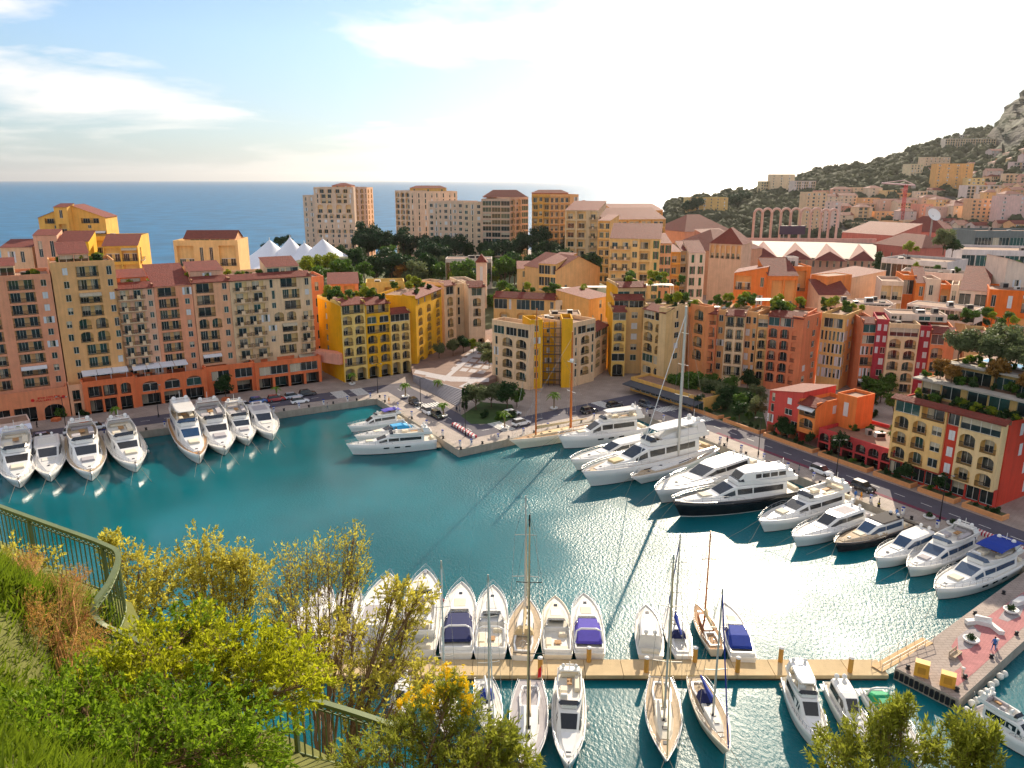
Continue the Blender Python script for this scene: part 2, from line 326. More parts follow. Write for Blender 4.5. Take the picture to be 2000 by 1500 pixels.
def hillmat():
    m=mat('hill_rock',(120,112,98),.95,var=.35,scale=.02,bump=1,bscale=.12); [setattr(x.inputs['Distance'],'default_value',4) for x in m.node_tree.nodes if x.bl_idname=='ShaderNodeBump']; t=m.node_tree; b=t.nodes['Principled BSDF']
    ge=t.nodes.new('ShaderNodeNewGeometry'); se=t.nodes.new('ShaderNodeSeparateXYZ'); t.links.new(ge.outputs['Normal'],se.inputs[0])
    n=t.nodes.new('ShaderNodeTexNoise'); n.inputs['Scale'].default_value=.03; n.inputs['Detail'].default_value=6
    t.links.new(ge.outputs['Position'],n.inputs['Vector']); r=t.nodes.new('ShaderNodeMapRange'); r.inputs[1].default_value=.4; r.inputs[2].default_value=.6; t.links.new(n.outputs[0],r.inputs[0])
    mx=t.nodes.new('ShaderNodeMixRGB'); t.links.new(r.outputs[0],mx.inputs[0]); mx.inputs[1].default_value=(.075,.064,.056,1); mx.inputs[2].default_value=(.05,.06,.03,1)
    t.links.new(mx.outputs[0],b.inputs['Base Color']); return m
struct(obj('hill',npmesh('hill',V,Fh,hillmat(),True)))
# ---------------------------------------------------------------- building kit
CELL={ # char:(rel width, opening share, max width, bottom, top, arched, depth, filling, rail)
 'a':(3.4,.76,3.6,.07,.90,1,1.2,'door','rail'),'r':(3.8,.90,12,.07,.88,0,1.3,'door','rail'),'b':(3.4,.72,3.2,.05,.82,0,.35,'door','balc'),
 'w':(2.0,.55,1.15,.28,.82,0,.2,'win',0),'d':(2.6,.66,1.9,.24,.82,0,.2,'win',0),'s':(2.0,.55,1.15,.25,.82,0,.07,'shut',0),
 'G':(2.6,.38,1.0,.15,.85,0,.16,'gwin',0),'g':(4.0,.94,30,.12,.88,0,.3,'glaz',0),'t':(1.4,.58,.85,.1,.88,0,.18,'win',0),
 'A':(3.6,.80,4.4,0,.90,1,2.4,'shop',0),'R':(3.6,.84,6,0,.88,0,2.4,'shop',0),'o':(2.0,.55,1.1,.15,.88,1,.22,'win',0),
 'h':(3.4,.76,3.6,.07,.90,1,.35,'glaz',0),'.':(1,),'-':(.4,),'_':(3,)}
WCACHE={}
def wmesh(kind,w,h,var):
    w=round(w,1);h=round(h,1);key=(kind,w,h,var)
    if key in WCACHE: return WCACHE[key]
    m=MB(); mats=[FRAME,GLASS if var!=1 else GLASSG,CURT]
    def fr(x0,x1,z0,z1,y0,y1,i=0): m.box(x0,x1,y0,y1,z0,z1,i)
    def light(x0,x1,z0,z1,n):
        t=.07; m.quad((x0,-.02,z0),(x1,-.02,z0),(x1,-.02,z1),(x0,-.02,z1),1)
        for k in range(n+1):
            x=x0+(x1-x0)*k/n; fr(max(x-t/2,x0),min(x+t/2,x1),z0,z1,-.07,-.021)
        for z in (z0,z1-t): fr(x0+.04,x1-.04,z,z+t,-.068,-.022)
        if var==2: m.quad((x0+.1,-.03,z0+.1),(x0+(x1-x0)*.38,-.03,z0+.1),(x0+(x1-x0)*.38,-.03,z1-.1),(x0+.1,-.03,z1-.1),2)
        if var==3: m.quad((x0+.1,-.03,z0+(z1-z0)*.5),(x1-.1,-.03,z0+(z1-z0)*.5),(x1-.1,-.03,z1-.1),(x0+.1,-.03,z1-.1),2)
    if kind=='door':
        H=min(h*.96,2.45)
        if w>4.4: light(-w*.44,-w*.08,.03,H,3); light(w*.12,w*.42,.03,H,2); m.box(-w*.44,w*.42,-.075,-.015,H-.05,H+.1)
        else: light(-w*.40,w*.14 if var%2 else w*.30,.03,H,2)
    elif kind=='win':
        light(-w/2+.01,w/2-.01,.02,h-.02,2 if w>.9 else 1)
        if var==2 and w<1.3:
            mats.append(SHUT)
            for x in (-w/2-w*.5,w/2+w*.02): m.box(x,x+w*.48,-.26,-.2,.02,h-.02,3)
    elif kind=='glaz': light(-w/2+.02,w/2-.02,.02,h-.02,max(2,round(w/1.5)))
    elif kind=='shop': light(-w/2+.05,w/2-.05,.02,h*.9,max(2,round(w/1.6)))
    elif kind=='shut':
        mats=[SHUT]; 
        for x in (-w/2+.02,.02): m.box(x,x+w/2-.04,-.06,-.01,.02,h-.02)
    elif kind=='gwin':
        light(-w/2,w/2,.02,h-.02,2); mats=[FRAME,GLASS,CURT,GSHUT]
        if var!=2:
            for x in (-w/2-w*.52,w/2+w*.02): m.box(x,x+w*.5,-.24,-.19,.02,h-.02,3)
        else: m.box(-w/2,w/2,-.2,-.1,.02,h-.02,3)
    elif kind=='rail':
        mats=[RAIL]; m.box(-w/2,w/2,-.03,.03,.92,1.0); m.box(-w/2,w/2,-.02,.02,.06,.12); n=max(3,int(w/.17))
        for k in range(n):
            x=-w/2+w*(k+.5)/n; m.quad((x-.032,0,.1),(x+.032,0,.1),(x+.032,0,.94),(x-.032,0,.94))
    elif kind=='balc':
        mats=[plaster((222,196,160)),RAIL]; m.box(-w/2,w/2,-1.05,.05,-.16,.02); m.box(-w*.12,w*.12,-1.08,-.9,.02,.95)
        for (xa,ya,xb,yb) in ((-w/2,-1.0,w/2,-1.0),(-w/2,-1,-w/2,0),(w/2,-1,w/2,0)):
            L=math.hypot(xb-xa,yb-ya); n=max(3,int(L/.17))
            for k in range(n):
                f=(k+.5)/n; x=xa+(xb-xa)*f; y=ya+(yb-ya)*f; dx,dy=(xb-xa)/L*.032,(yb-ya)/L*.032
                m.quad((x-dx,y-dy,.02),(x+dx,y+dy,.02),(x+dx,y+dy,.92),(x-dx,y-dy,.92),1)
            m.box(min(xa,xb)-.03,max(xa,xb)+.03,min(ya,yb)-.03,max(ya,yb)+.03,.92,.99,1)
    nm={'door':'glass_door','win':'window','glaz':'glazing','shop':'shopfront','shut':'shutter','gwin':'window','rail':'railing','balc':'balcony'}[kind]
    me=m.mesh(nm,mats); WCACHE[key]=(nm,me); return WCACHE[key]
ROOFT=mat('roof_terrace',(146,112,92),.85,var=.3,scale=.4)
class Bld:
    def __init__(s,name,label,base,cat='building',group=None):
        s.root=thing(name,label,cat,(base[0],base[1],base[2] if len(base)>2 else 1.5),0,group); s.o=s.root.location.copy()
        s.w=MB(); s.wm=[]; s.roof=MB(); s.rm=[TILE,ROOFT]; s.wins=True; s.lo=False
    def mi(s,c):
        m=plaster(c) if isinstance(c,tuple) else c
        if m not in s.wm: s.wm.append(m)
        return s.wm.index(m)
    def facade(s,A,B,z0,z1,rows,c,inn=None,trim=None):
        A=Vector((A[0],A[1],0))-Vector((s.o.x,s.o.y,0)); B=Vector((B[0],B[1],0))-Vector((s.o.x,s.o.y,0)); z0-=s.o.z; z1-=s.o.z
        L=(B-A).length
        if L<.2: return
        u=(B-A)/L; n=Vector((u.y,-u.x,0)); mi=s.mi(c); inn=inn or ((int(c[0]*.4+244*.6),int(c[1]*.4+202*.6),int(c[2]*.4+132*.6)) if isinstance(c,tuple) else None); mi2=s.mi(inn) if inn else mi; ang=math.atan2(u.y,u.x)
        def P(x,z,d=0): q=A+u*x-n*d; return (q.x,q.y,z)
        if not rows: s.w.quad(P(0,z0),P(L,z0),P(L,z1),P(0,z1),mi); return
        rr=[(r,1.0) if isinstance(r,str) else r for r in rows]; tot=sum(h for _,h in rr); top=z1
        for r,h in rr:
            H=(z1-z0)*h/tot; zb=top-H; ws=[CELL[ch][0] for ch in r]; k=L/sum(ws); x=0
            for ch,wr in zip(r,ws):
                w=wr*k; c0=CELL[ch]
                if len(c0)==1: s.w.quad(P(x,zb),P(x+w,zb),P(x+w,top),P(x,top),mi)
                else:
                    _,fr,mxw,fb,ft,arch,dep,fill,rl=c0; ow=min(w*fr,mxw); xa=x+(w-ow)/2; xb=xa+ow; oz=zb+H*fb; ot=zb+H*ft
                    if arch:
                        rise=min(ow*.32,(ot-oz)*.4); nn=6; pts=[]
                        for i in range(nn+1):
                            th=math.pi*(1-i/nn); pts.append((xa+ow/2+ow/2*math.cos(th),ot-rise+rise*math.sin(th)))
                    else: pts=[(xa,ot),(xb,ot)]
                    W=s.w
                    W.quad(P(x,zb),P(xa,zb),P(xa,top),P(x,top),mi); W.quad(P(xb,zb),P(x+w,zb),P(x+w,top),P(xb,top),mi)
                    if fb>0: W.quad(P(xa,zb),P(xb,zb),P(xb,oz),P(xa,oz),mi)
                    for (p0,q0),(p1,q1) in zip(pts,pts[1:]):
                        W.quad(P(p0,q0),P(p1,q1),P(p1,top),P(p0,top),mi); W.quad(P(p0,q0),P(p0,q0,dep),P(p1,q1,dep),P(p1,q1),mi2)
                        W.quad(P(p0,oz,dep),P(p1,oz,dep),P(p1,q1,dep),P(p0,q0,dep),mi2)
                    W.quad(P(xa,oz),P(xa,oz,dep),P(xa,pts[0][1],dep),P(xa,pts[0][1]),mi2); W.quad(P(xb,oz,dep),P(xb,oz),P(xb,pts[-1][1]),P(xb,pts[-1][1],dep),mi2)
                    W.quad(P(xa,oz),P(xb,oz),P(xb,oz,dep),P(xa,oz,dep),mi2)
                    if trim is not None:
                        pass
                    var=random.choice((0,0,0,1,2,3)); hh=(ot-oz) if not arch or fill in('door','shop') else (ot-oz-rise*.55)
                    if fill=='win' and random.random()<.12: nm,me=wmesh('shut',ow,hh,0)
                    else: nm,me=wmesh(fill,ow if not(arch and fill in('win','glaz')) else ow*.98,hh*(.9 if arch and fill=='shop' else 1),var)
                    q=P((xa+xb)/2,oz,dep-.03); wo=obj(nm,me,s.root,q,ang)
                    if rl=='rail' and not s.lo:
                        nm,me=wmesh('rail',ow-.04,1,0); obj(nm,me,wo,(0,-dep-.03+.12,0))
                        if random.random()<.09 and not arch:
                            aw=MB(); hw=ow/2-.05; aw.add([(-hw,-dep+.05,ot-oz-.05),(hw,-dep+.05,ot-oz-.05),(hw,-dep-.9,ot-oz-.6),(-hw,-dep-.9,ot-oz-.6),(hw,-dep-.9,ot-oz-.8),(-hw,-dep-.9,ot-oz-.8)],[(0,3,2,1),(3,5,4,2)]); aw.build('awning',SHUT if random.random()<.7 else CURT,wo)
                    elif rl=='balc':
                        nm,me=wmesh('balc',ow+.8,1,0); obj(nm,me,s.root,P((xa+xb)/2,oz,0),ang)
                x+=w
            top=zb
    def box(s,A,B,depth,rows,c,left=None,right=None,roof='flat',z0=None,rise=1.2,run=3,cl=None,cr=None,inn=None,par=.8,z1=None,skew=0,back=None):
        z0=s.o.z if z0 is None else z0; z1=(A[2]+B[2])/2 if z1 is None else z1
        a=Vector((A[0],A[1],0)); b=Vector((B[0],B[1],0)); u=(b-a).normalized(); n=Vector((-u.y,u.x,0))+u*skew
        a2,b2=a+n*depth,b+n*depth; O=s.o
        s.facade(a,b,z0,z1,rows,c,inn); s.facade(b,b2,z0,z1,right,cr or c,inn); s.facade(a2,a,z0,z1,left,cl or c,inn); s.facade(b2,a2,z0,z1,back,c)
        def q(p,z): return (p.x-O.x,p.y-O.y,z-O.z)
        R=s.roof; mi=s.mi(c)
        if roof in('flat','strip'):
            R.poly([q(a,z1-.02),q(b,z1-.02),q(b2,z1-.02),q(a2,z1-.02)],1)
            if roof=='flat' and (b-a).length>7 and depth>7 and not s.lo:
                for k in range(random.choice((1,2,3))):
                    pp=a.lerp(b,random.uniform(.12,.88))+n*depth*random.uniform(.3,.85); mb=MB(); ww=random.uniform(.5,1.2); hh=random.uniform(.7,1.5); mb.box(-ww,ww,-.6,.6,0,hh); mb.box(-ww+.15,ww-.15,-.62,-.601,.15,hh-.15,1); mb.build('roof_unit',[FRAME if k%2 else CONC,RAIL],s.root,(pp.x-O.x,pp.y-O.y,z1-O.z-.02))
            if par:
                t=.25; pa,pb,pc,pd=a,b,b2,a2; ins=[a+(u+n)*t,b+(n-u)*t,b2-(u+n)*t,a2+(u-n)*t]; outs=[a,b,b2,a2]
                for i in range(4):
                    j=(i+1)%4
                    if roof=='strip' and i==0: continue
                    s.w.quad(q(outs[i],z1),q(outs[j],z1),q(outs[j],z1+par),q(outs[i],z1+par),mi); s.w.quad(q(ins[j],z1),q(ins[i],z1),q(ins[i],z1+par),q(ins[j],z1+par),mi)
                    s.w.quad(q(outs[i],z1+par),q(outs[j],z1+par),q(ins[j],z1+par),q(ins[i],z1+par),mi)
        if roof=='strip':
            e=.45; a_,b_=a-n*e-u*.15,b-n*e+u*.15; c_,d_=b+n*run+u*.15,a+n*run-u*.15
            R.poly([q(a_,z1-.05),q(b_,z1-.05),q(c_,z1+rise),q(d_,z1+rise)]); R.poly([q(a_,z1-.25),q(b_,z1-.25),q(b_,z1-.05),q(a_,z1-.05)])
            R.poly([q(d_,z1+rise),q(c_,z1+rise),q(c_,z1),q(d_,z1)],1); s.w.add([q(a_,z1-.25),q(d_,z1+rise-.02),q(d_,z1)],[(0,1,2)],mi); s.w.add([q(b_,z1-.25),q(c_,z1),q(c_,z1+rise-.02)],[(0,1,2)],mi)
            R.poly([q(a_,z1-.25),q(a,z1-.25),q(b,z1-.25),q(b_,z1-.25)])
        if roof=='gable':
            e=.4; m0,m1=(a+a2)/2-u*e,(b+b2)/2+u*e; zr=z1+rise; a_,b_=a-n*e-u*e,b-n*e+u*e; a3,b3=a2+n*e-u*e,b2+n*e+u*e
            R.poly([q(a_,z1-.1),q(b_,z1-.1),q(m1,zr),q(m0,zr)]); R.poly([q(b3,z1-.1),q(a3,z1-.1),q(m0,zr),q(m1,zr)])
            s.w.add([q(a2,z1),q(a,z1),q((a+a2)/2,zr-.1)],[(0,1,2)],s.mi(cl or c)); s.w.add([q(b,z1),q(b2,z1),q((b+b2)/2,zr-.1)],[(0,1,2)],s.mi(cr or c))
        if roof=='gablex':
            e=.4; m0,m1=(a+b)/2-n*e,(a2+b2)/2+n*e; zr=z1+rise; a_,b_=a-n*e-u*e,b-n*e+u*e; a3,b3=a2+n*e-u*e,b2+n*e+u*e
            R.poly([q(a3,z1-.1),q(a_,z1-.1),q(m0,zr),q(m1,zr)]); R.poly([q(b_,z1-.1),q(b3,z1-.1),q(m1,zr),q(m0,zr)])
            s.w.add([q(a,z1),q(b,z1),q((a+b)/2,zr-.1)],[(0,1,2)],mi); s.w.add([q(b2,z1),q(a2,z1),q((a2+b2)/2,zr-.1)],[(0,1,2)],mi)
        if roof in('shed','shedr','shedl'):
            z={'shed':(0,0,1,1),'shedr':(0,1,1,0),'shedl':(1,0,0,1)}[roof]; P4=[a,b,b2,a2]; e=.35
            cc=(a+b+a2+b2)/4; R.poly([q(p+(p-cc).normalized()*e,z1+rise*k+.06) for p,k in zip(P4,z)])
            for i in range(4):
                j=(i+1)%4; col=s.mi([c,cr or c,c,cl or c][i])
                if z[i] or z[j]: s.w.poly([q(P4[i],z1),q(P4[j],z1)]+([q(P4[j],z1+rise)] if z[j] else [])+([q(P4[i],z1+rise)] if z[i] else []),col)
        if roof=='hip':
            e=.4; a_,b_=a-n*e-u*e,b-n*e+u*e; a3,b3=a2+n*e-u*e,b2+n*e+u*e; L=(b-a).length; k=min(L,depth)*.42
            if L>depth: m0,m1=(a+a2)/2+u*k,(b+b2)/2-u*k
            else: m0,m1=(a+b)/2+n*k,(a2+b2)/2-n*k
            zr=z1+rise
            if L>depth: fs=[[a_,b_,m1,m0],[b_,b3,m1],[b3,a3,m0,m1],[a3,a_,m0]]
            else: fs=[[a_,b_,m0],[b_,b3,m1,m0],[b3,a3,m1],[a3,a_,m0,m1]]
            for f in fs: R.poly([q(p,zr if p in(m0,m1) else z1-.1) for p in f])
        return a,b,b2,a2
    def chimney(s,p,z,h=1.6,c=(214,190,160)):
        mb=MB(); mb.box(-.35,.35,-.35,.35,0,h); mb.box(-.45,.45,-.45,.45,h,h+.15,1); mb.build('chimney',[plaster(c),TILE],s.root,(p[0]-s.o.x,p[1]-s.o.y,z-s.o.z))
    def awning(s,A,B,z,out=1.6,c=(226,226,232),name='awning'):
        a=Vector((A[0],A[1],0))-Vector((s.o.x,s.o.y,0)); b=Vector((B[0],B[1],0))-Vector((s.o.x,s.o.y,0)); u=(b-a).normalized(); n=Vector((u.y,-u.x,0)); z-=s.o.z
        mb=MB(); P=lambda p,d,zz:(p.x+n.x*d,p.y+n.y*d,zz)
        mb.quad(P(a,.02,z),P(a,out,z-.5),P(b,out,z-.5),P(b,.02,z)); mb.quad(P(a,out,z-.5),P(a,out,z-.8),P(b,out,z-.8),P(b,out,z-.5)); mb.quad(P(a,.02,z-.05),P(b,.02,z-.05),P(b,out,z-.55),P(a,out,z-.55))
        mb.build(name,mat('awning_%d_%d_%d'%c,c,.8,var=.06),s.root)
    def done(s):
        s.w.build('wall',s.wm,s.root)
        if s.roof.f: s.roof.build('roof',s.rm,s.root)
        return s.root
def roofpt(A,B,depth,f,g):
    a=Vector((A[0],A[1],0)); b=Vector((B[0],B[1],0)); u=(b-a).normalized(); n=Vector((-u.y,u.x,0)); p=a.lerp(b,f)+n*depth*g; return p
# ---------------------------------------------------------------- the buildings
PEACH=(238,164,126);SALM=(236,146,112);OCHRE=(240,168,108);CREAM=(240,196,156);PALEC=(224,202,164);PINK=(224,172,144);ORANGE=(226,106,62)
YEL=(248,180,40);YELD=(246,166,24);LITGOLD=(252,160,4);SAND=(216,186,136);RED=(190,58,56);CRIM=(160,38,54);TERR=(214,118,78);BRTOR=(234,116,48);TAN=(206,180,156)  # the saturated gold stands for warm light on two house flanks
TERRACES=[]   # (label of the building, world points for greenery)
# --- row on the west quay
dL=Vector((.845,.535)); PL=Vector((-105.1,180.4)); PF=Vector((-103,177.0))
def LH(px,py): return hit(px,py,PL,dL)
def FH(px,py): return hit(px,py,PF,dL)
def lrow(label,pa,pb,rows,c,depth=15,roof='flat',extra=None,**k):
    A,B=LH(*pa),LH(*pb); b=Bld('apartment_building',label,(A.x,A.y,1.5),group=None); b.box(A,B,depth,rows,c,roof=roof,z0=1.5,**k)
    if extra: extra(b,A,B)
    b.done(); TERRACES.append((label,A,B,depth,(A.z+B.z)/2)); return A,B
def ph(rows,c,f0,f1,g0,g1,h,roof='shed',rise=1.4):     # penthouse on a roof
    def fn(b,A,B):
        dp=15; p0=roofpt(A,B,dp,f0,g0); p1=roofpt(A,B,dp,f1,g0); z=(A.z+B.z)/2
        b.box((p0.x,p0.y,z+h),(p1.x,p1.y,z+h),dp*(g1-g0),rows,c,roof=roof,z0=z-.05,rise=rise)
    return fn
body=[('.',2.6)]
lrow('salmon apartment block with dark loggias in rows, beside the arcade stair',(-75,560),(97,532),['-r.rw']*9+[('._',2.4)],SALM,extra=ph(['gg'],PALEC,.1,.6,.25,.7,2.6))
lrow('tall peach and ochre block with a twin arched balcony bay and tiled penthouse',(97.3,517),(224,517),['.w-r-o','.w-r-w','.w-r-s','.w-r-w','.w-aa-o','.w-aa-w','.w-r-w','.w-r-w','.w-r-s',('._',2.2)],OCHRE,extra=ph(['gg'],PINK,.15,.62,.2,.75,2.4,rise=2.2),inn=(230,190,120))
lrow('narrow pink block with white corner balconies, tiled eave over potted greenery',(224.5,563),(299,562),['-bb-w']*8+[('._',2.2)],PINK,roof='strip',extra=ph(['.g.'],ORANGE,.05,.9,.25,.7,2.2))
lrow('salmon block with single wide loggias and a steep tiled roof field',(299.3,561),(374,556),['-r.o','-r-w','-r-w','-r-o','-r-w','-r-w','-r-w','-r-w',('._',2.2)],SALM,roof='shed',rise=4.2,inn=(230,180,120))
lrow('peach block with twin tall arches in mid facade and a small tiled penthouse',(374.5,551),(447,549),['-r.w','-r.w','-r.w','-aa-w','-r-w','-r-w','-r-w',('-r-.',1),('._',1.5)],PEACH,roof='strip',extra=ph(['.w.'],PINK,.05,.95,.25,.8,2.4,rise=1.8))
lrow('wide cream block with stacked balconies at the street corner, tiled roof cottage',(447.5,549),(607,537),['-bb-t.r.o','-bb-t.r-w','-bb-w.r-w','-bb-o.aa.b','-bb-w.r-b','-bb-w.r-b','-bb-.r-b',('-bd.r-r',1),('._',1.6)],CREAM,depth=17,roof='strip',extra=ph(['gwg'],PALEC,.5,.9,.25,.7,2.4,rise=2.2),inn=(232,200,140))
# podium arcade
A,B=FH(132,757),FH(629,712); zP=8.0
b=Bld('arcade_building','long orange arcade podium with two tiers of openings under the pastel blocks',(A.x,A.y,1.5))
cuts=[132,160,265,405,500,629]; spec=[(['.R.',('.R.',1.1)],PEACH),(['.rr-a.',('.RR-R.',1.15)],ORANGE),(['-hhh-',('-RRR-',1.1)],ORANGE),(['.g.g-',('.R.R-',1.1)],ORANGE),(['-gg-',('-RRRR-',1.1)],ORANGE)]
for i in range(5):
    P0=FH(cuts[i],750);P1=FH(cuts[i+1],750); P0.z=P1.z=zP+(0,.5,0,.3,0)[i]; off=Vector((.535,-.845,0))*(0,.6,.2,-.4,.3)[i]
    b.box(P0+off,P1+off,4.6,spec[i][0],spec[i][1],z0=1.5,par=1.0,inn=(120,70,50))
b.done()
PODA,PODB=FH(160,750),FH(629,712)
P0,P1=FH(-40,790),FH(131,757); P0.z=P1.z=7.8
b=Bld('arcade_building','peach end pavilion of the arcade with red lettering and planters on its ledge',(P0.x,P0.y,1.5))
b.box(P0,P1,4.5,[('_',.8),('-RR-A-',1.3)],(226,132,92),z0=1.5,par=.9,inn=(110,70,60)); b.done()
# red sign lettering on that pavilion (two illegible lines between two round marks)
RT=mat('sign_red',(214,34,30),.6,var=.05); a0=FH(58,768);a1=FH(129,758); u3=Vector((.845,.535,0)); nn=Vector((.535,-.845,0))*.06
sr_=thing('sign','red lettering in two lines between round marks on the peach pavilion','sign',(a0.x+nn.x,a0.y+nn.y,6.0),math.atan2(.535,.845)); L=(Vector((a1.x,a1.y))-Vector((a0.x,a0.y))).length; rs=random.Random(3)
for z,x0,x1 in ((.62,1.4,L-1.6),(.0,1.1,L-1.4)):
    x=x0
    while x<x1:
        w=rs.uniform(.18,.34); mb=MB(); mb.box(x,x+w*.32,-.06,0,z,z+.42); mb.box(x+w*.3,x+w,-.06,0,z+(.33 if rs.random()<.5 else 0),z+(.33 if rs.random()<.5 else 0)+.1); mb.build('letter',RT,sr_); x+=w+.12+(.25 if rs.random()<.2 else 0)
for x in (.35,L-.8): mb=MB(); mb.tube([(x,-.06,.5),(x,0,.5)],.38,10,smooth=False); mb.build('round_mark',RT,sr_)
# white awnings on the podium terrace
aw=Bld('terrace_pergola','row of white awning panels on slim posts along the podium terrace',(FH(160,750).x,FH(160,750).y,zP))
for x0,x1 in ((160,189),(190,219),(220,250),(259,286),(287,313),(314,340),(341,366)):
    p0,p1=LH(x0,735),LH(x1,735); aw.awning(p0,p1,11.3,3.2)
    q=FH(x1,750); mb=MB(); mb.tube([(q.x-aw.o.x-.4,q.y-aw.o.y+.8,.3),(q.x-aw.o.x-.4,q.y-aw.o.y+.8,2.6)],.06); mb.build('post',WHITE,aw.root)
mb=MB(); mb.box(-.1,.1,-.1,.1,0,.2); aw.root.children
# --- stepped yellow residence behind
def D3(px,py,Y): return D(px,py,Y)
def house(name,label,A,B,depth,rows,c,**k):
    b=Bld(name,label,(A.x,A.y,k.pop('base',1.5))); extra=k.pop('more',None); b.box(A,B,depth,rows,c,**k)
    if extra: extra(b,A,B)
    b.done(); return A,B
A,B=D(65,463,262),D(275,470,270)
def more(b,A,B):
    a,c=D(74,425,276),D(205,425,280); b.box(a,c,14,['.rw.r.','.w..w.','r.ww.r'],(232,178,84),z0=A.z-1,roof='gablex',rise=4.4)
    a,c=D(104,405,275),D(130,405,275); b.box(a,c,5,['.w.','.r.'],(232,178,84),z0=A.z-1,roof='shed',rise=1.2)
    a,c=D(64,462,250),D(110,458,252); b.box(a,c,8,['ww','w.','ww'],(214,166,140),z0=10,roof='shed',rise=1.5)
    a,c=D(112,475,250),D(172,470,252); b.box(a,c,9,['.w..','r.w.'],YEL,z0=10,roof='shed',rise=3)
    a,c=D(200,483,253),D(268,478,256); b.box(a,c,10,['rr']*5,(240,178,70),z0=8,roof='shed',rise=3.2,right=['b']*5)
house('stepped_residence','stepped golden residence with gabled crown and tiled terraces above the quay blocks',A,B,14,['rr.rr']*6,(236,176,76),roof='flat',more=more)
A,B=D(0,485,250),D(62,482,252); house('villa','low villa with reddish roof behind the salmon block roof garden',A,B,10,['.ww.']*5,(224,190,150),roof='shed',rise=2)
A,B=D(338,474,262),D(464,474,264)
def more(b,A,B):
    a,c=D(360,468,266),D(458,464,267); b.box(a,c,9,['.gg.'],(228,170,120),z0=A.z-.5,roof='gable',rise=2.6)
house('apartment_building','apricot apartment house with red pantile ridge, alone against the sea',A,B,15,['-r-ww-r-','-r-ww-r-','-r-.w-r-','-rr-rr-'],(236,190,124),left=['w.']*4,more=more)
A,B=D(466,486,270),D(520,512,268); house('villa','blank beige gable wall falling away beside the apricot apartment house',A,B,14,['.w.','...'],(230,198,150),roof='flat',z1=20,par=.3)
# --- yellow group at the head of the basin
P7=G(675,747);P8=G(797,728); dM=Vector((P8.x-P7.x,P8.y-P7.y)).normalized(); PM=Vector((P7.x,P7.y))
def MH(px,py): return hit(px,py,PM,dM)
A,B=MH(665,594),MH(712,594)
b=Bld('apartment_building','yellow gabled house with golden glow painted on its bare side wall and cream arched front',(A.x,A.y,1.5))
b.box(A,B,17,['r','aa','aa','aa','aa','r',('AA',1.4)],(236,198,110),left=['_w__','_w__','_w__','_w__','_w__','_w__','____'],cl=LITGOLD,roof='strip',rise=1.4,run=4); b.done(); TERRACES.append(('t',A,B,17,A.z))  # bounced light on the left wall is put into its golden colour
A,B=MH(712.5,592),MH(761,594)
b=Bld('apartment_building','deep yellow middle house with arched loggias over tall street arches',(A.x,A.y,1.5)); b.box(A,B,16,['r','hh','r','aa','aa','aa',('AA',1.4)],YELD,roof='strip',rise=1.4,run=4); b.done(); TERRACES.append(('t',A,B,16,A.z))
A,B=MH(761.5,611),MH(800,611)
b=Bld('apartment_building','lower cream and yellow house one storey shorter, with an orange tiled eave',(A.x,A.y,1.5)); b.box(A,B,14,['g','aa','aa','aa','aa',('AA',1.5)],(230,196,112),roof='strip',rise=1.2,run=3); b.done()
A,B=D(797,590,229),D(812,581,228)
b=Bld('apartment_building','tall golden house with two columns of small arches facing the plaza',(A.x,A.y,1.5)); b.box(A,B,8,['w','.','.','.','.','.','.'],YELD,roof='flat')
A,B=D(811,579,221),D(862,566,244); b.box(A,B,12,['ww.r','aa-a','aa-a','aa-a','aa-a','aa-a',('AA-A',1.3)],YELD,roof='strip',rise=1.3,run=4); b.done(); TERRACES.append(('t',A,B,12,A.z))
A,B=D(867,557,246),D(890,556,250)
b=Bld('apartment_building','cream house with yellow sunlight painted on its flank, wide arches behind the plaza trees',(A.x,A.y,1.5))
b.box(A,B,12,['.g.','.a.','.a.','.a.','.a.',('.A.',1.2)],CREAM,roof='strip',rise=1.2)
A,B=D(890,559,254),D(917,557,256); b.box(A,B,8,['tw','tw','tw','tw','..',('AA',1.2)],(214,196,160),roof='flat')
A,B=D(915,560,250),D(947,560,252); b.box(A,B,22,['.g.','.a.','.a.','.a.','...',('AA',1.2)],(222,204,176),right=['__','__','__','__','__','AA'],cr=LITGOLD,roof='strip',rise=1.6); b.done()  # sunshine on the right wall is painted in as saturated yellow
A,B=D(603,545,236),D(632,545,238); house('villa','small coral house squeezed between the cream block and the yellow gable',A,B,14,['.w.']*5,(236,130,88),roof='flat')
A,B=D(640,553,236),D(700,556,238); house('villa','coral roof cottage with brown tiled slopes among terrace shrubs',A,B,10,['.rr.']*5,(232,132,86),roof='shed',rise=2.4)
A,B=D(715,556,240),D(790,560,242); house('villa','yellow roof cottage with stepped walls and sun terrace',A,B,9,['.w.r.']*5,(240,190,96),roof='flat',par=1.2)
# --- centre block with scaffold
A,B=D(961,634,208),D(1035,640,199)
b=Bld('apartment_building','cream corner block with big arched loggias and a builders scaffold in its angle',(A.x,A.y,1.5))
b.box(A,B,5,['-g-gg-','-t-aa-','-t-aa-','-t-aa-','-t-aa-',('______',.6)],CREAM,z0=1.5,par=1.1)
A2,B2=D(1036,629,200),D(1060,634,201); b.box(A2,B2,7,['-w-']*5+[('_',.6)],YELD,right=['.w.']*5+[('_',.6)],par=1)
A2,B2=D(1060,636,206),D(1099,636,206); b.box(A2,B2,12,['.w.w.']*5+[('_',.8)],YELD,par=1)
A2,B2=D(1098,630,201.5),D(1119,630,201.5); b.box(A2,B2,8,['...']*5+[('_',.6)],YELD,par=1)
A2,B2=D(1119,634,202),D(1163,632,209); b.box(A2,B2,14,['-t-gg','-t-at','-t-at','-t-at','-t-at',('____',.8)],CREAM,par=1)
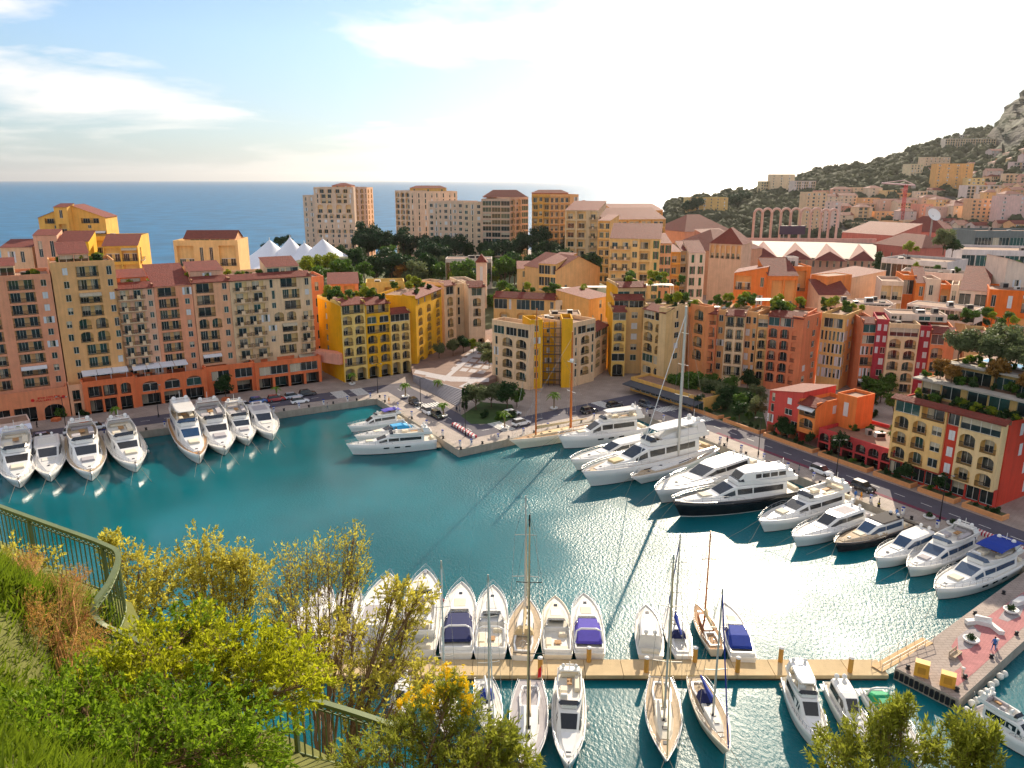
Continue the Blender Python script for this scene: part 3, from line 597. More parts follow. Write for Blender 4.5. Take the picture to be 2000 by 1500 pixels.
A2,B2=D(1163,641,212),D(1187,639,222); b.box(A2,B2,12,['gg','aa','aa','aa',('..',.9)],CREAM,roof='strip'); 
a,c=D(1075,618,214),D(1135,616,214); b.box(a,c,8,['.gg.'],PALEC,z0=A.z-.2,par=.4)
b.done(); CENT=(D(961,634,208),D(1163,632,209))
sc=thing('scaffold','steel builders scaffold with planks in the angle of the cream block','scaffold',(D(1080,700,203.4).x,203.4,1.5))
SC=mat('scaffold_steel',(92,98,112),.5,metal=.6,var=.1); PLK=mat('scaffold_plank',(120,104,84),.8)
for i in range(5):
    for j in range(2):
        mb=MB(); mb.tube([(-2.6+i*1.5,j*1.1,0),(-2.6+i*1.5,j*1.1,18)],.06,5); mb.build('pole',SC,sc.root if hasattr(sc,'root') else sc)
for k in range(7):
    mb=MB(); mb.box(-2.8,3.6,-.05,1.15,1.5+k*2.4,1.56+k*2.4); mb.build('plank_deck',PLK,sc)
    mb=MB(); mb.tube([(-2.7,-.02,2.5+k*2.4),(3.5,-.02,2.5+k*2.4)],.04,5); mb.build('rail',SC,sc)
A,B=D(964,577,252),D(1085,588,246); house('apartment_building','ochre house with brown tile eave behind the scaffolded corner block',A,B,14,['gt.gg.w','.a.aa.w','.a.aa.w','_______'],(224,180,110),roof='strip',rise=1.6); TERRACES.append(('t',A,B,14,A.z))
A,B=D(1085,588,246),D(1150,592,246); house('apartment_building','pale penthouse storey with white roof slabs behind the corner block',A,B,14,['.ww.g','_____','_____'],(222,208,180),par=.6); TERRACES.append(('t',A,B,14,A.z))
A,B=D(1150,590,238),D(1196,572,246); house('apartment_building','orange brown wing with tall slits closing the alley',A,B,14,['.w.','tt.','tt.','tt.'],(226,168,92),roof='shed',rise=1.6)
# --- east side rows
def block(label,parts,base=None,**kk):
    p=parts[0]; A=D(*p[0]); b=Bld('apartment_building',label,(A.x,A.y,1.5))
    for q in parts:
        A,B=D(*q[0]),D(*q[1]); b.box(A,B,q[2],q[3],q[4],**(q[5] if len(q)>5 else {}))
    b.done(); return b
block('ochre stepped house with orange glow painted on its flank by the narrow alley',[((1197,608,214),(1224,608,214),12,['g','a','a','a','g',('A',1.4)],(230,186,96),dict(roof='strip',left=['__']*6,cl=(250,160,10))),  # alley flank: reflected glow painted as a stronger orange than the front
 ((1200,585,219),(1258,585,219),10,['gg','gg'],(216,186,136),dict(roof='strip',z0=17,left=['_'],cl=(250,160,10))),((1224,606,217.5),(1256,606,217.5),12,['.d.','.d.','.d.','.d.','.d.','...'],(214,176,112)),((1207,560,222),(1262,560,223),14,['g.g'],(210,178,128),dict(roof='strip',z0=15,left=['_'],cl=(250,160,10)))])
TERRACES.append(('t',D(1207,560,224),D(1380,572,222),16,D(1207,560,224).z))
block('sand coloured house with paired arches and a broad windowed side wall by the alley garden',[((1262,601,215),(1376,598,214),10,['_'],(218,184,122)),((1257,603,213),(1302,610,205),2.5,['gg','aa','aa','aa','gg','hh',('__',.5)],(218,184,122),dict(roof='strip')),
 ((1302,608,205),(1345,600,211),2.5,['.t.','.d.','.d.','.d.','.d.','...','...'],(220,190,136)),((1346,602,212),(1379,600,206),3,['.a','.a','.a','.a','..',('..',.6)],(226,140,86))])
TERRACES.append(('t',D(1302,606,207),D(1379,600,208),14,D(1302,606,207).z))
block('terracotta and cream house with tan recesses above the hillside garden',[((1381,611,207),(1401,613,206),12,['r','a','a','a','r',('_',.8)],TERR,dict(roof='strip')),((1401,609,208),(1418,612,207),12,['w','w','w','w','w',('_',.8)],OCHRE),
 ((1418,613,205),(1456,619,203),13,['rr','aa','aa','aa','r',('__',.7)],CREAM,dict(roof='strip')),((1456,612,206),(1480,617,204),12,['dw','st','dt','st','dt',('__',.8)],OCHRE)])
TERRACES.append(('t',D(1381,606,209),D(1480,610,206),13,D(1418,606,207).z))
block('salmon corner house with three columns of broad arches',[((1481,620,203),(1502,622,202),12,['g','a','a','a','a','a',('_',.6)],(228,176,110)),
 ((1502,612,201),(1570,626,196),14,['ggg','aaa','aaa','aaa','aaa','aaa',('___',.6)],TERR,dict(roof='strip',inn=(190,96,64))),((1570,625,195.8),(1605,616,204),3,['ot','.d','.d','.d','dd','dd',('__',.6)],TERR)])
TERRACES.append(('t',D(1502,606,202),D(1570,612,199),13,D(1502,612,201).z))
block('ochre house with rows of slim shutters, plain flank, beside the salmon corner',[((1606,614,203),(1652,624,199),14,['.gg.','tttttt','tttttt','tttttt','tttttt',('____',.8)],(232,184,108),dict(right=['sd_','td_','td_','td_','td_','___']))])
TERRACES.append(('t',D(1606,606,205),D(1690,606,203),14,D(1606,614,203).z))
block('crimson house with white shutters framing a cream arched bay',[((1687,630,196),(1713,632,195.5),12,['g','g','ttt','r','ttt','r',('_',.5)],TERR,dict(roof='strip')),((1713,627,195),(1737,632,194),12,['ss','ss','sd','.s','.d','.s',('__',.5)],CRIM),
 ((1738,634,192.5),(1797,643,190.5),13,['g','aa','aa','aa','aa','r',('__',.4)],(224,196,150)),((1797,641,193),(1820,644,192),12,['ss','.s','.s','ss','.s','.s',('__',.5)],CRIM),
 ((1740,610,199),(1850,622,196),8,['dt._.gg.'],(222,210,196),dict(z0=D(1738,634,192.5).z-.1,par=.3))])
block('coral house with brown tiled eave next to the crimson house',[((1820,650,191),(1868,652,189),14,['g.o','a..','a..','...','...'],(226,122,76),dict(roof='strip',right=['....']*5))])
block('low ochre and terracotta penthouse row behind the olive trees',[((1890,652,187),(1930,664,185),12,['g','.','.','.'],(216,176,116),dict(roof='strip')),((1938,668,180),(2060,690,176),14,['ggg','...','...','...'],(220,124,74),dict(roof='strip'))])
TERRACES.append(('t',D(1840,628,200),D(1990,640,190),12,D(1890,652,187).z+.5))
# --- red house and arcade on the east quay
PQ=G(1499,845); dQ=Vector((16.4+9.4,-28-13.4)).normalized(); PQ2=Vector((PQ.x,PQ.y))
def QH(px,py): return hit(px,py,PQ2,dQ)
A,B=QH(1504,762),QH(1567,785)
b=Bld('villa','small scarlet quay house with white windows and orange bay',(A.x,A.y,1.5))
A.z=B.z=11.2; b.box(A,B,11,['t.s.','t.d.','t.dd',('R.RR',1)],RED,roof='shedr',rise=1.6,right=['.....'])
A,B=QH(1566,778),QH(1600,790); nQ=Vector((-dQ.y,dQ.x,0)); A-=nQ*.7; B-=nQ*.7; A.z=B.z=10.6
b.box(A,B,10,['r','a',('_',.3)],(226,122,58),z0=4.4,roof='strip',right=['..s.','....'],left=['.'])
A,B=QH(1600,776),QH(1640,776); A+=nQ*6;B+=nQ*6; A.z=B.z=12.2; b.box(A,B,6,['.s.','...'],(224,116,54),z0=1.5,par=.6); b.done()
A,B=QH(1600,838),QH(1748,876); A.z=B.z=5.6
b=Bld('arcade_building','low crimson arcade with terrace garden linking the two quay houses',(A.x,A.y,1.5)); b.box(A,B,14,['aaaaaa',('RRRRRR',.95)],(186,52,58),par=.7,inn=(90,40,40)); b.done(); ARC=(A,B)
A,B=QH(1756,782),QH(1968,830); zt=16.9; A.z=B.z=zt; u=dQ
L=(Vector((B.x,B.y))-Vector((A.x,A.y))).length; uq=Vector((dQ.x,dQ.y,0))
b=Bld('apartment_building','yellow and vermilion quay house with arched loggias under a planted terrace roof',(A.x,A.y,1.5))
def at(s,o,z): p=A+uq*s-nQ*o; p.z=z; return p
b.box(at(0,-.9,zt),at(L,-.9,zt),18,['_','_','_','_'],(196,50,36),par=.2,right=['.ss.s','.s..s','..s.s',('..s..',1)],z1=zt-.3)
b.box(at(-.2,.9,zt),at(L*.50,.9,zt),1.78,['gr','aad','aad','aad'],(250,186,116),z0=4.9,par=0,right=['.'],inn=(230,180,100))
b.box(at(L*.62,.95,zt),at(L-.2,.95,zt),1.83,['g','aa','aa','aa'],(250,200,146),z0=4.6,par=0,right=['.'],inn=(236,190,110))
b.box(at(L*.5,.5,zt),at(L*.62,.5,zt),1.38,['g','s','s','s'],(196,50,36),z0=4.6,par=0)
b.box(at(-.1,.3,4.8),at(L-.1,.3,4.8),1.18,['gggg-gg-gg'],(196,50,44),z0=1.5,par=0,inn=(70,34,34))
b.roof.poly([tuple(p-b.o) for p in (at(-.7,1.6,zt-.1),at(L+.6,1.6,zt-.1),at(L+.6,.0,zt+.55),at(-.7,.0,zt+.55))]); b.roof.poly([tuple(p-b.o) for p in (at(-.7,1.6,zt-.3),at(L+.6,1.6,zt-.3),at(L+.6,1.6,zt-.1),at(-.7,1.6,zt-.1))])
b.roof.poly([tuple(p-b.o) for p in (at(-.7,0,zt+.55),at(L+.6,0,zt+.55),at(L+.6,0,zt-.3),at(-.7,0,zt-.3))],1)
b.done(); QT=(A,B,L,zt,uq,nQ)
b=Bld('terrace_house','planted terrace storeys with flat slabs stepping up behind the yellow quay house',(at(0,-5,0).x,at(0,-5,0).y,zt-.3))
b.box(at(1,-5,zt+3),at(L+6,-5,zt+3),7,['gg.gg.gg'],(206,168,100),par=.1); b.box(at(3,-9,zt+6),at(L+9,-9,zt+6),16,['.gg.g.'],(206,168,104),par=.3)
for zz,o0,o1,s0 in ((zt+3.0,-3.4,-6,0),(zt+6.0,-7.6,-10,2)):
    mb=MB(); mb.prism([ (at(s,o,0)-b.o)[:2] for s,o in ((s0,o0),(L+6,o0),(L+6,o1),(s0,o1))],zz-b.o.z+.02,zz-b.o.z+.3); mb.build('roof_slab',CONC,b.root)
b.done()
POOLZ=zt+6
# --- tan towers by the sea
def tower(label,parts,lo=True):
    A=D(*parts[0][0]); b=Bld('apartment_tower',label,(A.x,A.y,1.5)); b.lo=lo
    for q in parts: b.box(D(*q[0]),D(*q[1]),q[2],q[3],q[4],**(q[5] if len(q)>5 else {}))
    b.done(); return b
tower('broad tan tower with tall arched centre bays, standing alone before the sea',[((612,368,520),(690,368,520),34,['-taaaat-','-tr.rt-','-tr.rt-',('-aaaa-',2.0),'-aaaaaa-','-dddddd-','-tttttt-','-aaaaaa-','-dddddd-','-tttttt-','-aaaaaa-','-dddddd-','-aaaaaa-',('-AAAA-',1.2)],TAN),
 ((591,385,529),(613,382,526),26,['oo']*13,TAN),((690,368,524),(716,367,540),26,['aat']*14,(214,176,148)),((716,368,540),(728,368,560),20,['aa']*14,(220,170,130)),((648,362,528),(686,362,528),12,['.w.w.'],(220,150,110),dict(z0=50,roof='hip',rise=1.6))])
tower('tan slab tower with deep gridded balconies behind the umbrella pines',[((771,375,520),(800,374,512),24,['aaa']*13,TAN,dict(left=['aa']*13)),((800,374,512),(893,378,520),22,['t-t-t-tt-t-tt']*13,(214,190,166)),((800,367,524),(872,367,526),10,['w.w.w'],(222,176,96),dict(z0=47,roof='hip',rise=1.5))])
tower('long rose tan block curving with a planted roof in front of the slab tower',[((836,396,478),(905,396,470),22,['dtwdtwd']*12,(216,190,166)),((905,398,470),(940,398,466),22,['d.t.d']*12,(220,196,166)),((940,392,462),(996,390,458),24,['-ggg']*10+['-aaa',('-gg-',1)],(210,180,158)),((996,390,458),(1032,386,466),24,['aag']*12,(206,170,146)),((945,385,468),(1030,384,470),14,['w.w'],(196,130,100),dict(z0=46,roof='hip',rise=4))])
tower('curved tower block with orange glow painted on one side and dense balcony bands',[((1039,384,438),(1074,381,434),22,['rdr']*12,(242,160,70),dict(left=['gg']*12,cl=(246,160,60))),((1074,381,434),(1130,384,440),22,['rr.w']*12,(222,170,112)),((1042,377,444),(1110,376,446),8,['w.w'],(210,120,80),dict(z0=44,roof='hip',rise=1.6))])  # warm light on the left-hand faces is part of their orange
tower('beige terraced block with raking roof and loggia bands',[((1104,412,385),(1168,410,380),20,['-r-r.b']*9,(214,190,150),dict(roof='shed',rise=4,left=['w.']*9,cl=(236,170,90))),((1130,400,410),(1162,398,412),10,['r.'],(214,150,106),dict(z0=30,roof='hip',rise=2))])  # left wall coloured warmer than the front to carry the glow
tower('apricot terraced blocks under a long staircase of tiled roofs',[((1168,432,362),(1192,430,360),18,['r']*9,(230,180,110),dict(roof='shed',rise=2)),((1180,425,380),(1300,432,388),18,['rrrrr']*9,(232,172,104),dict(roof='shed',rise=5)),((1200,410,420),(1295,412,425),18,['rrrr']*9,(226,176,116),dict(roof='shed',rise=3))])
tower('block with orange glow painted on its flank, green shutters and dark solar roof panels',[((1192,465,300),(1290,468,296),16,['bbdr-G']*8,(230,190,118),dict(roof='shed',rise=5,left=['__']*8,cl=(248,154,40))),((1286,475,300),(1312,476,300),14,['GG']*7,(230,170,120),dict(roof='shed',rise=3))])  # light on the left flank painted in as bright orange
tower('ochre and white stepped houses with green shutters near the stadium tower',[((1312,492,306),(1330,492,306),12,['r']*6,(240,170,70),dict(roof='shed',rise=2)),((1330,490,308),(1346,490,308),12,['r']*6,(200,190,160),dict(roof='shed',rise=3)),((1346,494,304),(1378,494,304),12,['GG']*6,(216,214,196),dict(roof='shed',rise=4))])
# --- garden villas mid ground
A,B=D(1010,528,318),D(1050,522,318); house('villa','small apricot villa wing with solar panels on its roof',A,B,12,['.ww.']*4,(238,190,130),roof='shed',rise=2)
A,B=D(1052,517,304),D(1086,514,300); house('villa','apricot villa with glazed stair and grey metal roof in the gardens',A,B,18,['ggg']*5,(236,186,110),roof='shed',rise=3)
A,B=D(1086,530,300),D(1172,520,312); house('villa','large apricot hall with low pitched pale roof in the gardens',A,B,22,['_______','.o..w..','_______','_______'],(240,184,124),roof='gablex',rise=5)
A,B=D(930,512,300),D(950,512,300); house('pavilion','pink garden kiosk with a small dome cap',A,B,5,['.o.','._.'],(236,200,180),roof='hip',rise=3)
A,B=D(870,508,330),D(960,505,330); house('pavilion','flat white pavilion roofs sunk among garden trees',A,B,10,['gggg','____'],(206,204,200),par=.3)
# --- orange and pale houses in the middle east
A,B=D(1434,541,262),D(1500,528,258)
def more(b,A,B):
    a,c=D(1500,548,256),D(1560,530,256); b.box(a,c,12,['.rr','.bb'],BRTOR,z0=1.5,roof='shed',rise=5)
    a,c=D(1545,524,262),D(1585,522,262); b.box(a,c,10,['.r.','.bb.','...'],BRTOR,z0=1.5,par=.5)
    a,c=D(1585,530,262),D(1616,548,256); b.box(a,c,12,['.w.','...','...'],(238,128,62),z0=1.5,par=.2,right=['.'])
    a,c=D(1540,505,266),D(1560,502,266); b.box(a,c,5,['.d.','_'],(206,206,206),z0=18,par=.2)
house('villa','vivid orange house with sloping gables and white shutters before the stadium',A,B,14,['r.w','.ww','.w.','...'],BRTOR,z0=1.5,roof='shedr',rise=2.5,more=more)
A,B=D(1625,560,262),D(1730,536,268); house('villa','pale peach gable with brown tiled lean-to beside the orange house',A,B,16,['____','..w.','____'],(236,196,160),roof='shedr',rise=3)
A,B=D(1600,575,250),D(1660,578,250); house('villa','low brown tiled roof below the pale peach gable',A,B,10,['...'],(226,190,160),roof='shed',rise=4)
block('pale and orange terrace of houses with arched loggias and tiled ends',[((1722,552,246),(1765,556,244),14,['rr','rr','..','..'],(226,204,184),dict(par=.8)),((1765,540,248),(1790,545,247),12,['g','.','.','.'],BRTOR),((1790,552,243),(1812,554,242),12,['w','w','.','.'],BRTOR,dict(roof='shed',rise=4)),
 ((1812,548,240),(1838,552,239),12,['w.','w.','..','..'],(228,208,186)),((1838,560,238),(1858,562,237),12,['r','r','.','.'],(236,108,46)),((1858,560,236),(1872,563,235),12,['w','w','.','.'],(226,210,190))])
block('white gabled house with a long tiled slope beside the vermilion house',[((1874,566,226),(1930,570,222),18,['g.g','r.g','...'],(226,214,198),dict(roof='shed',rise=5.5))])
block('vermilion house with white shutters at the end of the upper terrace',[((1932,572,216),(2040,570,210),14,['w.s.r','.w.b.','.....','.....'],(238,98,30),dict(par=.5)),((1965,530,224),(2060,535,222),14,['.w.r'],(226,214,200),dict(z0=18,roof='shedl',rise=4))])
block('low cream penthouse with glazed pergola band on the roof garden',[((1620,590,228),(1735,604,218),10,['g.._','____'],(214,196,178),dict(par=.3)),((1680,592,224),(1745,594,222),8,['gggg'],(210,206,204),dict(z0=19,par=.2)),((1772,592,218),(1905,610,206),9,['ggggggg'],(214,210,206),dict(z0=18,par=.2))])
# --- glazed commercial terraces
def terr(label,rows):
    A=D(*rows[0][0]); b=Bld('terraced_centre',label,(A.x,A.y,1.5))
    for a,c,dp,r,col in rows: b.box(D(*a),D(*c),dp,r,col,par=.9)
    b.done()
terr('white terraced commercial centre with planted decks and dark glass bands',[((1722,505,300),(1850,520,282),20,['gggggg','gggggg','......'],(206,206,210)),((1880,486,300),(2080,502,290),26,['ggggggg','ggggggg','.......'],(212,212,218)),((1905,458,330),(2080,452,328),20,['ggggg','ggggg'],(88,104,112)),((1760,530,270),(1900,545,258),12,['ggggg','.....'],(216,206,196))])
A,B=D(1722,480,320),D(1850,500,310); 
# --- stadium
b=Bld('stadium','stadium with pyramid tiled gables, pale roof bands and an arched gallery',(D(1455,500,430).x,430,1.5))
PINKT=mat('stadium_tile',(110,50,44),.8,var=.25,scale=.4); CREAMR=mat('stadium_roof',(116,108,94),.7,var=.2,scale=.5); LPINK=mat('stadium_slope',(132,74,64),.8,var=.2,scale=.4); b.rm+=[PINKT,CREAMR,LPINK]
A,B=D(1455,503,401),D(1712,510,396); b.box(A,B,26,[('_ooooooooooooooooo.',1),('_',2.2)],(206,164,148),par=0)
b.roof.poly([tuple(D(*p)-b.o) for p in ((1455,500,400),(1712,507,395),(1712,475,432),(1455,470,434))],3)
for T,Lp,Rp,Mp in (((1491,471),(1459,504),(1521,505),(1491,484)),((1553,473),(1525,505),(1588,508),(1556,488)),((1614,475),(1589,508),(1655,511),(1621,491)),((1677,476),(1656,509),(1710,510),(1687,490))):
    t_,l_,r_,m_=D(*T,422),D(*Lp,390),D(*Rp,388),D(*Mp,394)
    for f,mm in (((l_,r_,m_),2),((t_,l_,m_),4),((t_,m_,r_),4)): b.roof.poly([tuple(p-b.o) for p in f],mm)
A,B=D(1455,463,440),D(1712,470,434); b.box(A,B,3,['_'],(206,160,150),z0=18,par=.2)
A,B=D(1386,476,360),D(1450,476,352); b.box(A,B,16,[('-aaaaaa-',1),('_',2.6)],(206,172,146),z0=1.5,roof='hip',rise=7,right=['....'])
for a,c,dp,rs_,rf,col in (((1300,480,400),(1398,492,372),34,9,'hip',(206,150,120)),((1338,452,455),(1428,450,470),30,9,'hip',(200,140,112)),((1400,470,400),(1448,468,410),16,5,'shed',(206,150,130)),
 ((1645,452,480),(1745,462,450),26,6,'shed',(182,98,88)),((1706,474,430),(1800,486,398),22,6,'hip',(176,92,84)),((1745,450,500),(1850,455,480),30,9,'hip',(186,104,92)),((1800,474,420),(1848,478,404),18,6,'hip',(190,110,96)),((1690,444,520),(1742,446,510),14,3,'shed',(206,150,140))):
    b.box(D(*a),D(*c),dp,['.w.w.w.w'],col,z0=1.5,roof=rf,rise=rs_,par=0)
b.done()
# row of free standing arches behind the far stand, and the scoreboard
AW=mat('arch_concrete',(214,176,160),.8,var=.12)
ar=thing('arch_screen','row of eight tall slender concrete arches above the stadium','arches',tuple(G(1550,462)))
base=Vector(ar.location)
xs=[1470,1486,1504,1522,1541,1560,1580,1600,1616,1632]
for i in range(len(xs)-1):
    mb=MB(); p0=D(xs[i],462,480);p1=D(xs[i+1],462,478); zt_=D(1500,416,480).z; r=(p1-p0).length/2; c=(p0+p1)/2; pts=[Vector((p0.x,p0.y,8)),Vector((p0.x,p0.y,zt_))]
    for t in range(1,8):
        th=math.pi*(1-t/8); pts.append(Vector((c.x+r*math.cos(th),c.y,zt_+r*math.sin(th))))
    pts+=[Vector((p1.x,p1.y,zt_))]+([Vector((p1.x,p1.y,8))] if i==len(xs)-2 else [])
    mb.tube([p-base for p in pts],.75,6); mb.build('arch',AW,ar)
p=D(1548,450,470); sb=thing('scoreboard','dark purple stadium scoreboard in front of the slender arches','scoreboard',(p.x,p.y,12))
mb=MB(); mb.box(-7.6,7.6,0,1,D(0,458,470).z-12,D(0,441,470).z-12); mb.build('screen',mat('screen_dark',(58,38,66),.5),sb)
for x in (-5,5):
    mb=MB(); mb.box(x-.3,x+.3,.2,.8,0,14); mb.build('leg',CONC,sb)
# tents
TM=mat('tent_canvas',(226,228,236),.6,var=.05,scale=.1)
def tent(label,peaks,px0,px1,pyb,Y):
    p=D((px0+px1)/2,pyb,Y); t=thing('tent',label,'tent',(p.x,p.y,1.5)); o=t.location
    for px,py,w in peaks:
        q=D(px,py,Y); rad=w; H=q.z-6; mb=MB()
        prof=[(rad*f,6-1.5+H*(1-f)**1.9*1.0) for f in (1,.85,.7,.55,.4,.28,.18,.1,.04,.01)]
        mb.lathe(prof,20,(q.x-o.x,q.y-o.y,0)); mb.build('canopy',TM,t)
        mb=MB(); mb.tube([(q.x-o.x,q.y-o.y,0),(q.x-o.x,q.y-o.y,q.z+1.2-1.5)],.25,6); mb.build('mast',WHITE,t)
tent('great white peaked circus tent in front of the tan tower',[(526,468,34),(566,463,28),(594,474,36),(630,466,36)],515,655,510,455)
tent('small white pyramid tent beside the great tent',[(686,494,7)],675,700,512,440)
# --- hillside town
hs=random.Random(11); hc=[(226,196,160),(232,170,120),(214,180,170),(226,206,180),(220,150,130),(206,190,190),(238,190,130),(210,170,150)]
def hill_house(px,py,wpx,fl,c,label,cat='building',roof='flat',cols=None,dp=14,grp=None):
    p=hill_at(px,py); p.z=max(p.z-2,1.5); Y=p.y; wm=wpx/F*Y*1.0; n=cols or max(2,round(wm/4.5)); b=Bld('hillside_building',label,(p.x,p.y,p.z),group=grp); b.lo=True
    h=fl*3.0+2; A=Vector((p.x-wm/2,p.y,p.z+h)); B=Vector((p.x+wm/2,p.y+hs.uniform(-4,4),p.z+h)); ch=hs.choice('wdrw'); rows=[(ch+hs.choice('wrd.'))*(max(1,n//2))]*fl+[('_',.5)]
    b.box(A,B,dp,rows,c,roof=roof,rise=2.5,par=.6); b.done()
hill_house(1527,382,44,8,(226,206,170),'pale stepped tower block on the shoulder of the wooded hill',cols=6)
hill_house(1500,385,30,6,(214,196,150),'ochre block beside the pale stepped tower on the hill shoulder')
hill_house(1572,386,42,6,(220,206,200),'white banded block below the wooded hill crest')
hill_house(1894,294,92,5,(226,214,196),'long white apartment bar high on the mountain flank',cols=10)
hill_house(1862,372,66,9,(240,170,100),'big apricot apartment slab in the hillside town',cols=8)
hill_house(1792,352,26,6,(226,210,170),'cream tower house between the apricot slab and the wood')
hill_house(1832,338,50,6,(214,190,160),'stepped beige flats above the apricot slab')
hill_house(1906,378,30,5,(240,196,130),'yellow wing joined to the apricot slab')
hill_house(1950,388,110,4,(214,206,206),'long pale office bar over the commercial centre',cols=10)
hill_house(1890,300-28,30,2,(206,200,196),'small villa on the crest beneath the cliff')
hill_house(1382,428,76,7,(222,184,110),'tan apartment block with bright balconies in front of the headland',cols=7,dp=20)
hill_house(1592,458,40,12,(232,190,150),'tall apricot tower house behind the slender arches',cols=4)
hill_house(1625,456,30,9,(224,196,186),'pink white flats just behind the last slender arch')
hill_house(1930,440,60,7,(226,176,130),'banded peach office block above the glass terraces',cols=7)
hill_house(1985,436,60,7,(226,190,186),'pink office block above the glass terraces',cols=5)
k=0; names=['pink','cream','peach','white','rose','ochre']
for row,(py,x0,x1) in enumerate(((398,1600,1800),(412,1580,1990),(424,1640,1990),(436,1640,1900),(402,1920,2010),(362,1930,2010),(330,1900,2010),(318,1950,2010),(448,1680,1880),(386,1740,1840),(372,1900,2010),(352,1880,2010),(344,1780,1860),(306,1940,2010),(455,1800,1990))):
    x=x0
    while x<x1:
        w=hs.uniform(18,36); c=hc[hs.randrange(len(hc))]
        fl=hs.choice((3,4,4,5)) if row<6 else 2; rf=hs.choice(('flat','gable','hip')); ci=hc.index(c); hill_house(x+w/2,py+hs.uniform(-4,4),w,fl,c,'%s %s house of %s storeys %s'%(('beige','apricot','mauve','cream','coral','grey','golden','dusty pink')[ci],{'flat':'flat roofed','gable':'gable roofed','hip':'hip roofed'}[rf],('','','two','three','four','five')[fl],('below the dark wood','in the crowded middle of the hillside town','above the stadium roofs','behind the stadium roofs','above the pink office block','beside the apricot slab','under the cliff','high under the cliff','just behind the stadium','at the foot of the wood','over the yellow wing','up the flank','beside the stepped beige flats','directly below the crag','behind the glass terraces')[row]),roof=rf,dp=12,grp='hillside town houses'); x+=w+hs.uniform(3,14)
# tower crane
p=hill_at(1765,440); cr=thing('tower_crane','red tower crane over the hillside town','crane',tuple(p)); CRM=mat('crane_red',(214,60,66),.5,var=.1)
Y=p.y; h=D(1765,360,Y).z-p.z; mb=MB()
for sx,sy in ((-1,-1),(1,-1),(1,1),(-1,1)): mb.tube([(sx,sy,0),(sx,sy,h)],.28,4)
z=0
while z<h-2: mb.tube([(-1,-1,z),(1,-1,z+2)],.18,4); mb.tube([(1,1,z),(-1,1,z+2)],.18,4); z+=2
mb.build('mast',CRM,cr); mb=MB(); mb.tube([(-22,0,h+1),(8,0,h-1)],.7,4); mb.tube([(-22,0,h+1.2),(-2,0,h+3.5),(8,0,h-.5)],.25,4); mb.build('jib',mat('crane_pale',(226,190,190),.6),cr); mb=MB(); mb.box(5,8.5,-1,1,h-3.4,h-1.2); mb.build('counterweight',CONC,cr)
# satellite dish
p=D(1822,421,455); ds=thing('satellite_dish','white satellite dish on a roof beyond the stadium','dish',(p.x,p.y,p.z-6)); mb=MB(); mb.lathe([(.1,0),(2.4,.4),(4,1.3)],16); o=mb.build('reflector',WHITE,ds,(0,0,6)); o.rotation_euler=(1.0,0,.2); mb=MB(); mb.tube([(0,0,-8),(0,0,6)],.5,6); mb.build('post',CONC,ds)
# ---------------------------------------------------------------- boats
GEL=mat('gelcoat',(236,234,230),.22,var=.04,scale=.8,coat=.4); CREAMG=mat('cream_gelcoat',(232,222,200),.25,var=.05,coat=.3); BLACKH=mat('black_hull',(26,28,34),.18,var=.1,coat=.5); NAVY=mat('navy_hull',(30,34,58),.2,var=.1,coat=.5); DARKB=mat('dark_brown_hull',(44,36,40),.25,coat=.4)
BOOT=mat('boot_stripe',(40,44,52),.5); TEAK=mat('teak',(176,132,84),.7,var=.2,scale=3); TEAKG=mat('grey_teak',(190,168,138),.75,var=.18,scale=2); NONSK=mat('deck_white',(222,218,208),.6,var=.06); CUSH=mat('cushion',(226,214,190),.8,var=.08); CUSHG=mat('cushion_grey',(176,170,172),.8,var=.08)
TINT=mat('tinted_glass',linc=(.012,.016,.022,1),rough=.2,var=.2,spec=.7); TINTB=mat('blue_glass',linc=(.012,.05,.12,1),rough=.2,var=.2,spec=.7); CHROME=mat('steel_rail',(200,200,202),.25,metal=.9,var=.05); ROPE=mat('rope',(150,142,124),.9); RUBB=mat('fender_white',(220,218,210),.5); REDF=mat('fender_red',(190,44,36),.5); BLKF=mat('fender_black',(30,30,36),.5)
BLUEC=mat('blue_canvas',(24,56,150),.8,var=.12); NAVYC=mat('navy_canvas',(34,42,92),.8,var=.12); GREENC=mat('green_canvas',(10,150,100),.7,var=.12); PURC=mat('violet_canvas',(84,72,176),.8,var=.1); BLKC=mat('black_canvas',(36,32,40),.8); BEIGEC=mat('beige_canvas',(214,190,146),.8,var=.1); WOODM=mat('varnished_mast',(206,112,36),.35,var=.2,scale=2,coat=.3); ALU=mat('mast_alloy',(206,202,194),.4,metal=.3,var=.06); DARKM=mat('dark_mast',(48,42,40),.4); MAHO=mat('mahogany',(150,82,44),.4,var=.2,scale=3,coat=.3); TURQ=mat('turquoise_canvas',(50,160,214),.7)
def interp(t,P):
    for (a,x),(b,y) in zip(P,P[1:]):
        if t<=b: return x+(y-x)*(t-a)/(b-a) if b>a else y
    return P[-1][1]
